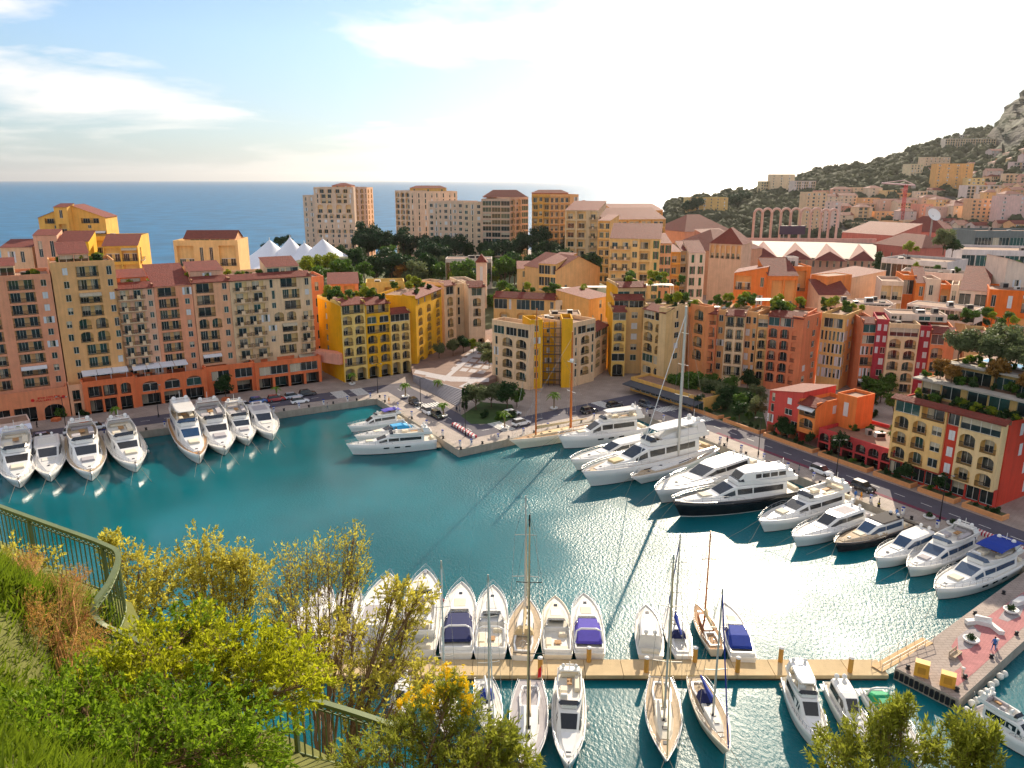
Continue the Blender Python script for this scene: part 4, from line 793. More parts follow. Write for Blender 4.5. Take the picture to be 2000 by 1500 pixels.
class Boat:
    def __init__(s,name,label,bow,stern,zd,B=None,ratio=.27,cat='boat',group=None,ref=1.6):
        b=G(bow[0],bow[1],ref); a=G(stern[0],stern[1],ref); v=b-a; s.L=v.length; s.B=B or s.L*ratio; ang=math.atan2(v.y,v.x)-math.pi/2
        s.r=thing(name,label,cat,(a.x,a.y,0),ang,group); s.zd=zd; s.n=0
        s.PB=[(0,.86),(.1,.93),(.3,1),(.5,1),(.65,.93),(.78,.76),(.88,.52),(.95,.27),(1,.02)]
    def wdk(s,t): return s.B/2*interp(t,s.PB)
    def zsh(s,t): return s.zd*(1+.05*(1-t)*0+.28*max(0,t-.35)**1.6)
    def part(s,mb,name,mats,parent=None): return mb.build(name,mats,parent or s.r)
    def hull(s,m=GEL,stripe=BOOT,deckm=NONSK,rake=.07,flare=.8,bul=.18,stripe2=None):
        T=[0,.06,.15,.3,.45,.58,.7,.8,.88,.94,.98,1]; prof=[]; L=s.L
        for t in T:
            w=s.wdk(t); z=s.zsh(t); fl=flare-(.45*max(0,t-.5)); yy=t*L; yb=t*L*(1-rake*t*t)
            prof.append([(w*fl*.9,yb,-.5),(w*fl,yb,.12),(w*(fl*.45+.55),yb*.5+yy*.5,z*.55),(w,yy,z),(max(w-.1,.005),yy-.02,z+.01),(max(w-.13,.004),yy-.04,z-bul)])
        mb=MB(); k=6; V=[]
        for p in prof: V+=[(-x,y,z) for x,y,z in p]+[(x,y,z) for x,y,z in p]
        def idx(i,side,j): return i*12+side*6+j
        for i in range(len(T)-1):
            for j in range(5):
                mi=1 if j==0 else (2 if (stripe2 and j==1) else 0)
                mb.f.append((idx(i,0,j),idx(i+1,0,j),idx(i+1,0,j+1),idx(i,0,j+1))); mb.m.append(mi); mb.sm.append(j<3)
                mb.f.append((idx(i,1,j),idx(i,1,j+1),idx(i+1,1,j+1),idx(i+1,1,j))); mb.m.append(mi); mb.sm.append(j<3)
        for j in range(5): mb.f.append((idx(0,1,j),idx(0,0,j),idx(0,0,j+1),idx(0,1,j+1))); mb.m.append(1 if j==0 else 0); mb.sm.append(False)
        mb.v=V; s.part(mb,'hull',[m,stripe,stripe2 or m])
        mb=MB(); dz=bul+.01
        for i in range(len(T)-1):
            a,b=prof[i][5],prof[i+1][5]; mb.quad((-a[0],a[1],a[2]),(a[0],a[1],a[2]),(b[0],b[1],b[2]),(-b[0],b[1],b[2]))
        s.part(mb,'deck',deckm); s.bul=bul
    def dz(s,t): return s.zsh(t)-s.bul
    def loft(s,st,name,m,r=.18,bottom=True,ends=True,parent=None):
        """st: list of (y, half width bottom, half width top, z bottom, z top)"""
        mb=MB(); V=[]; n=6
        for y,wb,wt,zb,zt in st:
            rr=min(r,wt*.4,max(.02,(zt-zb)*.5)); V+=[(-wb,y,zb),(-wt,y,zt-rr),(-wt+rr,y,zt),(wt-rr,y,zt),(wt,y,zt-rr),(wb,y,zb)]
        F_=[(i*n+j,(i+1)*n+j,(i+1)*n+j+1,i*n+j+1) for i in range(len(st)-1) for j in range(n-1)]
        mb.add(V,F_,0,False); mb.add(V[:n],[tuple(range(n))]); mb.add(V[-n:],[tuple(range(n-1,-1,-1))])
        o=s.part(mb,name,m,parent); return o
    def patch(s,s0,s1,face,f0,f1,name,m,g0=0,g1=1,r=.18,parent=None,off=.03):
        """a pane lying on a loft: face 'top', 'L' or 'R' between two stations"""
        def cr(st):
            y,wb,wt,zb,zt=st; rr=min(r,wt*.4,max(.02,(zt-zb)*.5)); return y,wb,wt,zb,zt,rr
        A,B=cr(s0),cr(s1)
        def pt(q,f):
            y,wb,wt,zb,zt,rr=q
            if face=='top': return Vector((-(wt-rr)+2*(wt-rr)*f,y,zt))
            sg=-1 if face=='L' else 1
            return Vector((sg*(wb+(wt-wb)*f),y,zb+(zt-rr-zb)*f))
        def bi(g,f): return pt(A,f).lerp(pt(B,f),g)
        P=[bi(g0,f0),bi(g1,f0),bi(g1,f1),bi(g0,f1)]; nn=(P[1]-P[0]).cross(P[2]-P[0]).normalized()
        ref=Vector((0,0,1)) if face=='top' else Vector((-1 if face=='L' else 1,0,.1))
        if nn.dot(ref)<0: nn=-nn
        mb=MB(); P2=[p+nn*off for p in P]; mb.add(P2+P,[(0,1,2,3),(0,4,5,1),(1,5,6,2),(2,6,7,3),(3,7,4,0)]); return s.part(mb,name,m,parent)
    def tub(s,st,name,m,floor,t=.16,parent=None):
        """open-topped coaming: st list of (y, half width, z bottom, z top)"""
        mb=MB(); n=len(st)
        out=[(-w,y,zb,zt) for y,w,zb,zt in st]+[(w,y,zb,zt) for y,w,zb,zt in reversed(st)]
        cy=sum(p[1] for p in out)/len(out); k=len(out)
        inn=[]
        for x,y,zb,zt in out:
            d=Vector((-x,cy-y)); d=d.normalized()*t; inn.append((x+math.copysign(min(abs(x),t),-x),y+(t if y<cy else -t),zb,zt))
        for i in range(k):
            j=(i+1)%k; a,b,c,d=out[i],out[j],inn[i],inn[j]
            mb.quad((a[0],a[1],a[2]),(b[0],b[1],b[2]),(b[0],b[1],b[3]),(a[0],a[1],a[3])); mb.quad((a[0],a[1],a[3]),(b[0],b[1],b[3]),(d[0],d[1],d[3]),(c[0],c[1],c[3]))
            mb.quad((d[0],d[1],d[2]+.04),(c[0],c[1],c[2]+.04),(c[0],c[1],c[3]),(d[0],d[1],d[3]))
        mb.poly([(p[0],p[1],p[2]+.05) for p in inn],1); return s.part(mb,name,[m,floor],parent)
    def cush(s,x0,x1,y0,y1,z0,z1,name='seat',m=CUSH,parent=None):
        mb=MB(); e=min(.08,(z1-z0)*.4); 
        V=[(x0,y0,z0),(x1,y0,z0),(x1,y1,z0),(x0,y1,z0),(x0,y0,z1-e),(x1,y0,z1-e),(x1,y1,z1-e),(x0,y1,z1-e),(x0+e,y0+e,z1),(x1-e,y0+e,z1),(x1-e,y1-e,z1),(x0+e,y1-e,z1)]
        mb.add(V,[(0,1,5,4),(1,2,6,5),(2,3,7,6),(3,0,4,7),(4,5,9,8),(5,6,10,9),(6,7,11,10),(7,4,8,11),(8,9,10,11)]); return s.part(mb,name,m,parent)
    def rail(s,t0=.5,h=.75,n=7,inset=.08,m=CHROME,back=False,r=.03):
        T=[t0+(1-t0)*i/n for i in range(n)]+[.995]; L=s.L; mb=MB(); P={}
        for sg in (-1,1):
            pts=[]
            for i,t in enumerate(T):
                w=max(s.wdk(t)-inset,.06); z=s.zsh(t); hh=h*min(1,.35+i*.4) if t0>.1 else h
                pts.append(Vector((sg*w,t*L+(.25 if t>.99 else 0),z+hh))); 
                if t<.99: mb.tube([(sg*w,t*L,z-.02),(sg*w,t*L,z+hh)],r*.8,4,cap=False)
            mb.tube(pts,r,4,cap=False); P[sg]=pts
            mb.tube([p-Vector((0,0,h*.45)) for p in pts[1:]],r*.6,4,cap=False)
        mb.tube([P[-1][-1],P[1][-1]],r,4,cap=False); s.part(mb,'guard_rail',m)
    def fenders(s,side,ts,m=RUBB,r=.2,l=.7):
        for t in ts:
            mb=MB(); w=s.wdk(t)*.985+r; mb.lathe([(.01,-l/2),(r*.8,-l*.4),(r,-l*.2),(r,l*.2),(r*.8,l*.4),(.01,l/2)],8,(side*w,t*s.L,s.zsh(t)*.55)); mb.tube([(side*w,t*s.L,s.zsh(t)*.55+l/2),(side*(w-r-.05),t*s.L,s.zsh(t)+.02)],.02,4); s.part(mb,'fender',m)
    def lines(s,n=2,out=5):
        for sg in ((-1,1) if n==2 else (1,)):
            mb=MB(); mb.tube([(sg*.25,s.L*.985,s.zsh(1)-.1),(sg*1.3,s.L+out*.55,s.zsh(1)*.3),(sg*1.9,s.L+out,-.1)],.03,4); s.part(mb,'mooring_line',ROPE)
    def stern_lines(s,out=3):
        for sg in (-1,1):
            mb=MB(); mb.tube([(sg*s.wdk(0)*.9,.1,s.zd),(sg*s.wdk(0)*1.1,-out,1.6)],.04,4); s.part(mb,'mooring_line',ROPE)
    def dome(s,x,y,z,r=.35,name='radome',m=GEL):
        mb=MB(); mb.lathe([(r*.55,0),(r*.6,.12),(r,.25),(r,.25+r*.5),(r*.8,.25+r),(r*.4,.25+r*1.3),(.01,.25+r*1.38)],10,(x,y,z)); s.part(mb,name,m)
    def platform(s,l=1.4,m=TEAKG):
        mb=MB(); w=s.wdk(0)*.92; mb.box(-w,w,-l,.02,.35,.5); s.part(mb,'swim_platform',m)
    def hatch(s,x,y,z,w=.5,h=.5,m=TINT):
        mb=MB(); mb.box(x-w/2,x+w/2,y-h/2,y+h/2,z,z+.05); s.part(mb,'hatch',m)
def flyyacht(label,bow,stern,zd=2.2,B=None,hull=GEL,glass=TINT,top='open',canvas=None,lines=True,fend=None,deckm=NONSK,cat='yacht',name='motor_yacht',trunkm=None,seatm=CUSH,boot=BOOT,hc=1.95,fenm=RUBB,pad=True,ratio=.265,stern_l=False):
    zd*=.88; hc*=.86; s=Boat(name,label,bow,stern,zd,B,cat=cat,ratio=ratio,ref=zd*1.08); L=s.L; W=s.B/2; s.hull(hull,boot,deckm); k=L/22
    k=max(.62,min(1.5,k)); hc=hc*(.8+.2*k); d=lambda t:s.dz(t)
    s.platform(1.2*k)
    z1=d(.3)+hc
    st=[(.14*L,W*.80,W*.74,d(.14),z1),(.42*L,W*.80,W*.72,d(.42),z1+.08),(.55*L,W*.78,W*.60,d(.55),z1-.02),(.68*L,W*.66,W*.52,d(.68),d(.68)+.75*k),(.80*L,W*.50,W*.38,d(.8),d(.8)+.42*k),(.90*L,W*.22,W*.14,d(.9),d(.9)+.12)]
    s.loft(st,'cabin',trunkm or GEL,.16)
    s.patch(st[2],st[3],'top',.03,.97,'windshield',glass,.08,.86,r=.16)
    for sd in 'LR':
        s.patch(st[0],st[1],sd,.42,.86,'side_window',glass,.12,.98); s.patch(st[1],st[2],sd,.42,.86,'side_window',glass,.04,.9); s.patch(st[2],st[3],sd,.42,.84,'side_window',glass,.05,.7)
    # flybridge
    zf=z1+.06; fb=[(.05*L,W*.72,zf-.05,zf+.55*k),(.30*L,W*.76,zf,zf+.62*k),(.44*L,W*.68,zf+.05,zf+.72*k),(.52*L,W*.42,zf,zf+.70*k)]
    s.tub(fb,'flybridge',GEL,TEAKG if deckm is not NONSK else NONSK)
    vs=[(.485*L,W*.62,W*.5,zf+.6*k,zf+1.05*k),(.52*L,W*.5,W*.44,zf+.6*k,zf+.75*k)]
    s.loft(vs,'wind_deflector',glass,.05)
    if top!='closed':
        s.cush(-W*.5,W*.5,.10*L,.15*L,zf+.1,zf+.55,m=seatm); s.cush(-W*.58,-W*.3,.16*L,.33*L,zf+.1,zf+.55,m=seatm); s.cush(W*.12,W*.55,.30*L,.37*L,zf+.1,zf+.6,m=seatm)
        s.cush(-W*.15,W*.15,.2*L,.28*L,zf+.45,zf+.55,'table',TEAK); s.cush(W*.1,W*.5,.42*L,.45*L,zf+.1,zf+.9,'helm',GEL)
    # radar arch
    mb=MB(); za=zf+(1.9 if top=='hard' else 1.35)*k
    for sg in (-1,1): mb.add([(sg*W*.72,.06*L,zf+.3),(sg*W*.72,.14*L,zf+.3),(sg*W*.6,.15*L,za),(sg*W*.6,.09*L,za),(sg*(W*.72-.14),.06*L,zf+.3),(sg*(W*.72-.14),.14*L,zf+.3),(sg*(W*.6-.14),.15*L,za-.02),(sg*(W*.6-.14),.09*L,za-.02)],[(0,1,2,3),(7,6,5,4),(0,3,7,4),(1,5,6,2),(3,2,6,7)])
    mb.box(-W*.6,W*.6,.088*L,.152*L,za-.02,za+.14); s.part(mb,'radar_arch',GEL)
    s.dome(-W*.38,.12*L,za+.14,.36*k); s.dome(W*.38,.12*L,za+.14,.36*k)
    mb=MB(); mb.tube([(0,.12*L,za+.1),(0,.12*L,za+1.6*k)],.05,5); mb.box(-.7*k,.7*k,.12*L-.06,.12*L+.06,za+.55,za+.68); s.part(mb,'antenna_mast',GEL)
    if top=='hard':
        s.loft([(.08*L,W*.62,W*.6,za+.1,za+.26),(.40*L,W*.6,W*.56,za+.1,za+.28),(.47*L,W*.46,W*.4,za+.12,za+.22)],'hardtop',GEL,.06)
        for sg in (-1,1):
            mb=MB(); mb.tube([(sg*W*.56,.46*L,zf+.6*k),(sg*W*.5,.40*L,za+.12)],.06,5); s.part(mb,'hardtop_post',GEL)
    if canvas:
        c0=zf+1.75*k; s.loft([(.04*L,W*.7,W*.66,c0-.3,c0-.22),(.10*L,W*.7,W*.6,c0-.05,c0+.06),(.26*L,W*.7,W*.6,c0,c0+.1),(.36*L,W*.7,W*.64,c0-.22,c0-.12)],'bimini',canvas,.1)
        for sg in (-1,1):
            mb=MB(); mb.tube([(sg*W*.7,.2*L,zf+.5*k),(sg*W*.68,.08*L,c0-.2)],.04,4); mb.tube([(sg*W*.7,.2*L,zf+.5*k),(sg*W*.68,.33*L,c0-.2)],.04,4); s.part(mb,'bimini_frame',CHROME)
    # cockpit
    s.cush(-W*.6,W*.6,.02*L,.055*L,d(0)+.0,d(0)+.5,'aft_sofa',seatm)
    if pad:
        s.cush(-W*.30,W*.30,.705*L,.785*L,d(.74)+.5*k,d(.74)+.78*k,'sunpad',seatm)
    s.hatch(0,.86*L,d(.86)+.2*k,.5,.5); s.rail(.5,.8*k if k<1.2 else .9,8,.1)
    mb=MB(); mb.box(-.18,.18,.94*L,.975*L,d(.95),d(.95)+.25); s.part(mb,'windlass',CHROME)
    if L>15:
        for sg in (-1,1):
            for t0 in (.30,.42,.54):
                mb=MB(); x0,x1=s.wdk(t0)*.93,s.wdk(t0+.06)*.93; z=s.zsh(t0)*.62; hh=.16*k; mb.add([(sg*(x0+.03),t0*L,z-hh),(sg*(x1+.03),(t0+.06)*L,z-hh),(sg*(x1+.07),(t0+.06)*L,z+hh),(sg*(x0+.07),t0*L,z+hh),(sg*(x0-.1),t0*L,z-hh),(sg*(x1-.1),(t0+.06)*L,z-hh),(sg*(x1-.1),(t0+.06)*L,z+hh),(sg*(x0-.1),t0*L,z+hh)],[(0,1,2,3),(0,3,7,4),(1,5,6,2),(3,2,6,7),(0,4,5,1)]); s.part(mb,'hull_window',TINT)
    mb=MB(); mb.tube([(0,.0,s.zd),(0,-.5,s.zd+1.5)],.03,4); s.part(mb,'flagstaff',CHROME)
    if lines: s.lines(2,5)
    if stern_l: s.stern_lines()
    for sd,ts in (fend or ()): s.fenders(sd,ts,fenm)
    return s
def cruiser(label,bow,stern,zd=1.25,B=None,canvas=None,glass=TINT,kind='open',hull=GEL,deck=NONSK,floor=TEAKG,seatm=CUSH,fend=None,fenm=RUBB,lines=False,arch=True,ratio=.28,boot=BOOT,rail=True,tail=None):
    s=Boat('motor_cruiser',label,bow,stern,zd,B,cat='boat',ratio=ratio,ref=zd); s.hull(hull,boot,deck); L=s.L; W=s.B/2; d=s.dz; s.platform(1.1,tail or GEL)
    st=[(.40*L,W*.82,W*.78,d(.4),d(.4)+.55),(.56*L,W*.78,W*.66,d(.56),d(.56)+.62),(.74*L,W*.58,W*.44,d(.74),d(.74)+.42),(.90*L,W*.24,W*.14,d(.9),d(.9)+.1)]
    s.loft(st,'foredeck_trunk',hull if hull in(GEL,CREAMG) else deck,.15)
    if kind=='open':
        ws=[(.36*L,W*.80,W*.66,d(.4)+.45,d(.4)+1.25),(.44*L,W*.74,W*.6,d(.4)+.45,d(.4)+1.15),(.54*L,W*.62,W*.55,d(.5)+.45,d(.5)+.62)]
        s.tub([(.05*L,W*.80,d(.1)-.25,d(.1)+.45),(.25*L,W*.84,d(.2)-.25,d(.2)+.5),(.40*L,W*.80,d(.3)-.25,d(.4)+.6)],'cockpit',GEL,floor)
        s.patch(ws[1],ws[2],'top',.02,.98,'windshield',glass,0,1,r=.05)
        for sd in 'LR': s.patch(ws[0],ws[1],sd,.1,.95,'side_window',glass)
        mb=MB(); 
        for sg in (-1,1): mb.tube([(sg*W*.62,.36*L,d(.4)+1.2),(sg*W*.58,.44*L,d(.4)+1.2),(0,.455*L,d(.4)+1.24)],.05,4)
        s.part(mb,'windshield_frame',CHROME)
        if canvas: s.loft([(.12*L,W*.80,W*.72,d(.2)+.35,d(.2)+.75),(.24*L,W*.8,W*.7,d(.2)+.5,d(.2)+1.3),(.42*L,W*.74,W*.6,d(.2)+.7,d(.4)+1.32)],'canvas_cover',canvas,.2)
        else:
            s.cush(-W*.62,W*.62,.075*L,.135*L,d(.1)-.2,d(.1)+.25,m=seatm); s.cush(-W*.66,-W*.32,.15*L,.27*L,d(.1)-.2,d(.1)+.25,m=seatm); s.cush(W*.12,W*.6,.29*L,.335*L,d(.1)-.2,d(.1)+.5,m=seatm); s.cush(-W*.15,W*.25,.17*L,.23*L,d(.1)+.15,d(.1)+.22,'table',TEAK)
        if arch:
            mb=MB(); za=d(.2)+1.75; mb.tube([(-W*.82,.14*L,d(.15)+.3),(-W*.7,.19*L,za-.2),(-W*.45,.2*L,za),(W*.45,.2*L,za),(W*.7,.19*L,za-.2),(W*.82,.14*L,d(.15)+.3)],.13,6); s.part(mb,'radar_arch',GEL)
    elif kind=='hardtop':
        z1=d(.3)+1.75; c=[(.16*L,W*.80,W*.70,d(.2),z1),(.42*L,W*.80,W*.70,d(.42),z1+.06),(.50*L,W*.78,W*.58,d(.5),z1-.05),(.63*L,W*.66,W*.52,d(.63),d(.63)+.6)]
        s.loft(c,'cabin',GEL,.2); s.patch(c[2],c[3],'top',.03,.97,'windshield',glass,.05,.9)
        for sd in 'LR': s.patch(c[0],c[1],sd,.45,.88,'side_window',glass,.1,.97); s.patch(c[1],c[2],sd,.45,.88,'side_window',glass); s.patch(c[2],c[3],sd,.45,.85,'side_window',glass,0,.75)
        if canvas: s.loft([(.15*L,W*.72,W*.66,z1+.03,z1+.12),(.44*L,W*.72,W*.62,z1+.05,z1+.16)],'roof_canvas',canvas,.1)
        else: s.patch(c[0],c[1],'top',.12,.88,'sunroof',CUSHG if seatm is CUSHG else NONSK,.3,.95,r=.2)
        s.cush(-W*.6,W*.6,.05*L,.10*L,d(0)-.05,d(0)+.4,m=seatm); s.dome(-W*.3,.17*L,z1,.28); s.dome(W*.3,.17*L,z1,.28)
    s.hatch(0,.80*L,d(.8)+.36,.45,.45)
    s.cush(-W*.34,W*.34,.58*L,.70*L,d(.64)+.5,d(.64)+.62,'sunpad',NONSK if not canvas else seatm)
    if rail: s.rail(.45,.6,7,.08)
    if lines: s.lines(2,4)
    for sd,ts in (fend or ()): s.fenders(sd,ts,fenm,.16,.55)
    return s
def sailboat(label,bow,stern,zd=1.2,B=None,mast=None,mastm=ALU,hull=GEL,deck=TEAKG,dodger=None,boom=True,cover=WHITE,ratio=.26,spread=2,mz=0.56,trunk=GEL,lines=True,wheels=1,rake=.0,name='sailboat',furl=True,top=None):
    s=Boat(name,label,bow,stern,zd,B,cat='sailboat',ratio=ratio,ref=zd)
    s.PB=[(0,.62),(.08,.74),(.25,.94),(.42,1),(.58,.95),(.72,.76),(.84,.5),(.94,.2),(1,.02)]; s.hull(hull,BOOT,deck,rake=.12,flare=.72,bul=.08); L=s.L; W=s.B/2; d=s.dz
    st=[(.34*L,W*.52,W*.46,d(.34),d(.34)+.42),(.52*L,W*.54,W*.46,d(.52),d(.52)+.42),(.68*L,W*.42,W*.34,d(.68),d(.68)+.30),(.76*L,W*.26,W*.2,d(.76),d(.76)+.06)]
    s.loft(st,'coachroof',trunk,.1)
    for sd in 'LR': s.patch(st[0],st[1],sd,.35,.8,'side_window',TINT,.1,.95,r=.1)
    s.tub([(.07*L,W*.44,d(.1)-.3,d(.1)+.16),(.2*L,W*.56,d(.15)-.3,d(.15)+.22),(.33*L,W*.5,d(.3)-.3,d(.3)+.3)],'cockpit',GEL,TEAK,.22)
    for f in (.44,.57,.66): s.hatch(0,f*L,d(f)+.40 if f<.6 else d(f)+.33,.5,.5)
    s.hatch(0,.80*L,d(.8)+.01,.5,.5)
    for i in range(wheels):
        x=0 if wheels==1 else (-1,1)[i]*W*.28; mb=MB(); pts=[(x+.45*math.cos(t*math.pi/6),.14*L,d(.1)+.5+.45*math.sin(t*math.pi/6)) for t in range(13)]; mb.tube(pts,.03,4); mb.tube([(x,.14*L,d(.1)-.25),(x,.14*L,d(.1)+.5)],.05,4); s.part(mb,'steering_wheel',CHROME)
    if dodger:
        s.loft([(.30*L,W*.56,W*.46,d(.3)+.2,d(.3)+1.15),(.36*L,W*.54,W*.44,d(.3)+.25,d(.3)+1.12),(.42*L,W*.46,W*.36,d(.4)+.3,d(.4)+.5)],'sprayhood',dodger,.3)
        
    if top: mast=max(6,D(top[0],top[1],(s.r.matrix_basis@Vector((0,mz*L,0))).y).z-d(mz)-.3)
    H=mast or L*1.25; y0=mz*L; zb=d(mz)+.3; mt=(0,y0-rake*H,zb+H)
    mb=MB(); mb.tube([(0,y0,zb-.3),mt],[.13*max(1,L/16),.08*max(1,L/16)],7,cap=True); mo=s.part(mb,'mast',mastm)
    R_=lambda f:Vector((0,y0,zb)).lerp(Vector(mt),f)
    for q in range(spread):
        f=(q+1)/(spread+1)+.03; p=R_(f); w=W*(.75-.15*q); mb=MB(); mb.tube([p+Vector((-w,-.15,0)),p,p+Vector((w,-.15,0))],.045,5); s.part(mb,'spreader',mastm,mo)
    mb=MB(); top=Vector(mt)
    for sg in (-1,1):
        path=[Vector((sg*W*.92,y0-.2,d(mz)))]
        for q in range(spread):
            f=(q+1)/(spread+1)+.03; path.append(R_(f)+Vector((sg*W*(.75-.15*q),-.15,0)))
        path.append(top); mb.tube(path,.022,3,cap=False)
    mb.tube([(0,.03*L,s.zsh(0)),top],.022,3,cap=False); s.part(mb,'shrouds',CHROME)
    mb=MB(); mb.tube([(0,.975*L,s.zsh(1)+.05),R_(.95)],.075 if furl else .025,5); s.part(mb,'forestay',cover if furl else CHROME)
    if boom:
        zb2=zb+1.2; mb=MB(); mb.tube([(0,y0,zb2),(0,.16*L,zb2+.1)],.09,6); bo=s.part(mb,'boom',mastm)
        s.loft([(.17*L,.10,.07,zb2+.05,zb2+.28),(.4*L,.2,.12,zb2+.03,zb2+.42),(y0-.2,.24,.13,zb2+.02,zb2+.75)],'sail_cover',cover,.06,parent=None)
    s.rail(.04,.6,9,.06,r=.022)
    if lines: s.lines(2,4)
    return s
# west quay, sterns to the quay
flyyacht('white flybridge yacht with black hull bottom, at the pavilion end of the west quay',(36,940),(33,858),2.3,boot=BLACKH,hull=GEL,canvas=None,fend=((1,(.3,.5)),))
cruiser('sleek white coupe yacht with flat roof moored west quay, second from the pavilion',(97,929),(92,852),2.0,kind='hardtop',lines=True,ratio=.25)
flyyacht('white yacht with two dark window bands stepped up to a sunken flybridge',(178,924),(159,846),2.5,top='open',seatm=CUSHG,hc=2.5,deckm=TEAKG,ratio=.27)
flyyacht('white flybridge yacht with cream sunpad and hanging fenders on its flank',(266,908),(231,836),2.4,fend=((-1,(.2,.35,.5,.62)),),glass=TINT,seatm=CUSH)
flyyacht('classic white trawler yacht with teak foredeck and tall white funnel dome',(390,890),(352,812),2.7,deckm=TEAK,glass=TINTB,top='hard',hc=2.5,fend=((-1,(.15,.3,.45,.6)),),ratio=.22)
flyyacht('broad white flybridge yacht lying against the teak decked trawler yacht',(440,877),(404,802),2.3,seatm=CUSHG,glass=TINT)
flyyacht('white yacht with wide black windshield wrap and grey flybridge cushions',(485,858),(456,800),2.2,seatm=CUSHG,glass=TINT,hc=1.8)
cruiser('slim white yacht with open hardtop, end boat of the west quay row',(533,849),(497,792),2.0,kind='hardtop',lines=True,ratio=.26,seatm=CUSHG)
# head of the basin
flyyacht('long white motor yacht side on with red fenders at the basin corner',(676,868),(850,852),2.6,fend=((1,(.25,.62,.88)),),fenm=REDF,lines=False,glass=TINT,ratio=.22,hc=1.8)
cruiser('low cream sport boat with turquoise cover behind the long white yacht',(692,852),(815,832),1.5,canvas=TURQ,kind='open',ratio=.24)
flyyacht('small fishing yacht with violet canopy beside the boat with turquoise cover',(679,832),(785,814),1.8,canvas=PURC,pad=False,lines=False,ratio=.26)
# schooner
s=sailboat('long buff two masted schooner with varnished orange masts',(994,862),(1172,826),2.3,top=(1050,602),mastm=WOODM,hull=CREAMG,ratio=.17,mz=.72,spread=2,boom=True,cover=BEIGEC,deck=TEAK,furl=False,lines=True,trunk=BEIGEC)
def mast_to(s,px,py,f,m,r=.22,spread=2,name='mast'):
    """second mast: foot at share f of the length, truck seen at (px,py)"""
    foot=s.r.matrix_basis@Vector((0,f*s.L,0)); t=D(px,py,foot.y); H=t.z
    mb=MB(); mb.tube([(0,f*s.L,1),(0,f*s.L,H)],[r,r*.55],7); mo=s.part(mb,name,m)
    for q in range(spread):
        z=H*(.45+.27*q); mb=MB(); mb.tube([(-1.6,f*s.L,z),(1.6,f*s.L,z)],.06,5); s.part(mb,'spreader',WHITE,mo)
    mb=MB()
    for sg in (-1,1): mb.tube([(sg*s.B*.46,f*s.L-.3,s.zd),(0,f*s.L,H*.97)],.025,3,cap=False)
    mb.tube([(0,.97*s.L,s.zsh(1)),(0,f*s.L,H*.95)],.025,3,cap=False); s.part(mb,'shrouds',CHROME); s.dome(0,f*s.L+.0,H*.72,.5) if name=='main_mast' else None
    return H
mast_to(s,1116,648,.34,WOODM,.32,2,'main_mast')
# east quay
flyyacht('tall white motor yacht with long black window bands next to the schooner',(1090,852),(1258,828),3.2,top='hard',hc=2.9,glass=TINT,ratio=.22,lines=True)
cruiser('white sport yacht with brown sunpad tucked beside the great white yacht',(1114,900),(1285,858),2.4,kind='hardtop',seatm=TEAKG,ratio=.22,lines=True)
s=flyyacht('great white superyacht with raked bow and dark sweeping windows',(1136,922),(1378,862),3.6,top='hard',hc=3.0,ratio=.2,glass=TINT,seatm=BEIGEC,deckm=TEAKG,boot=BLACKH)
L,W=s.L,s.B/2
s.loft([(.10*L,W*.7,W*.6,6.6,8.0),(.30*L,W*.66,W*.55,6.6,8.0),(.42*L,W*.5,W*.4,6.6,7.0)],'upper_deckhouse',GEL,.2)
s.dome(-1.4,.16*L,7.9,.7);s.dome(1.4,.16*L,7.9,.7)
s=sailboat('white sloop with very tall pale mast between the big yachts',(1232,935),(1392,872),2.0,top=(1343,598),hull=GEL,ratio=.2,mz=.46,spread=4,boom=True,cover=WHITE,deck=TEAKG,dodger=None,furl=True)
mb=MB(); zt9=D(1343,598,(s.r.matrix_basis@Vector((0,.46*s.L,0))).y).z; mb.tube([(0,.46*s.L,1.5),(0,.46*s.L,zt9)],[.36,.22],8); s.part(mb,'mast_sleeve',ALU)
cruiser('white yacht with domed foredeck and raked windshield beside the black hulled yacht',(1279,960),(1470,892),2.8,kind='hardtop',lines=True,ratio=.24)
s=flyyacht('black hulled explorer yacht with white pilothouse windows',(1313,980),(1552,945),3.1,hull=BLACKH,boot=GEL,hc=2.6,top='closed',glass=TINT,ratio=.24,seatm=CUSH,fend=((1,(.3,.45,.6)),),fenm=BLKF)
L,W=s.L,s.B/2; z=s.dz(.3)+2.4
ph_=[(.12*L,W*.66,W*.6,z,z+2.1),(.40*L,W*.66,W*.6,z,z+2.2),(.47*L,W*.6,W*.5,z,z+2.0),(.53*L,W*.56,W*.46,z,z+.5)]
s.loft(ph_,'pilothouse',GEL,.2); s.patch(ph_[2],ph_[3],'top',.03,.97,'windshield',TINT,.08,.75)
for sd in 'LR':
    for a,bq in ((.1,.3),(.34,.54),(.58,.78),(.82,.98)): s.patch(ph_[0],ph_[1],sd,.5,.86,'side_window',TINT,a,bq)
flyyacht('white flybridge yacht with tan sunpad alongside the explorer yacht',(1482,1018),(1650,962),2.5,seatm=CUSH,top='open',ratio=.25)
cruiser('white hardtop cruiser with twin white radar domes and grey foredeck pad',(1547,1050),(1692,997),2.0,kind='hardtop',seatm=CUSHG,lines=True,ratio=.25,boot=BOOT)
cruiser('dark brown sport yacht with teak foredeck and black canopy',(1629,1062),(1766,1016),1.7,kind='hardtop',hull=DARKB,deck=TEAKG,canvas=BLKC,glass=TINTB,lines=True,ratio=.26)
cruiser('small white cruiser with plain white roof and blue windshield',(1709,1092),(1822,1042),1.9,kind='hardtop',glass=TINTB,lines=True,ratio=.28)
flyyacht('white flybridge cruiser with bright blue windshield near the checkered barrier',(1772,1108),(1894,1048),2.1,glass=TINTB,lines=True,ratio=.28,seatm=CUSHG)
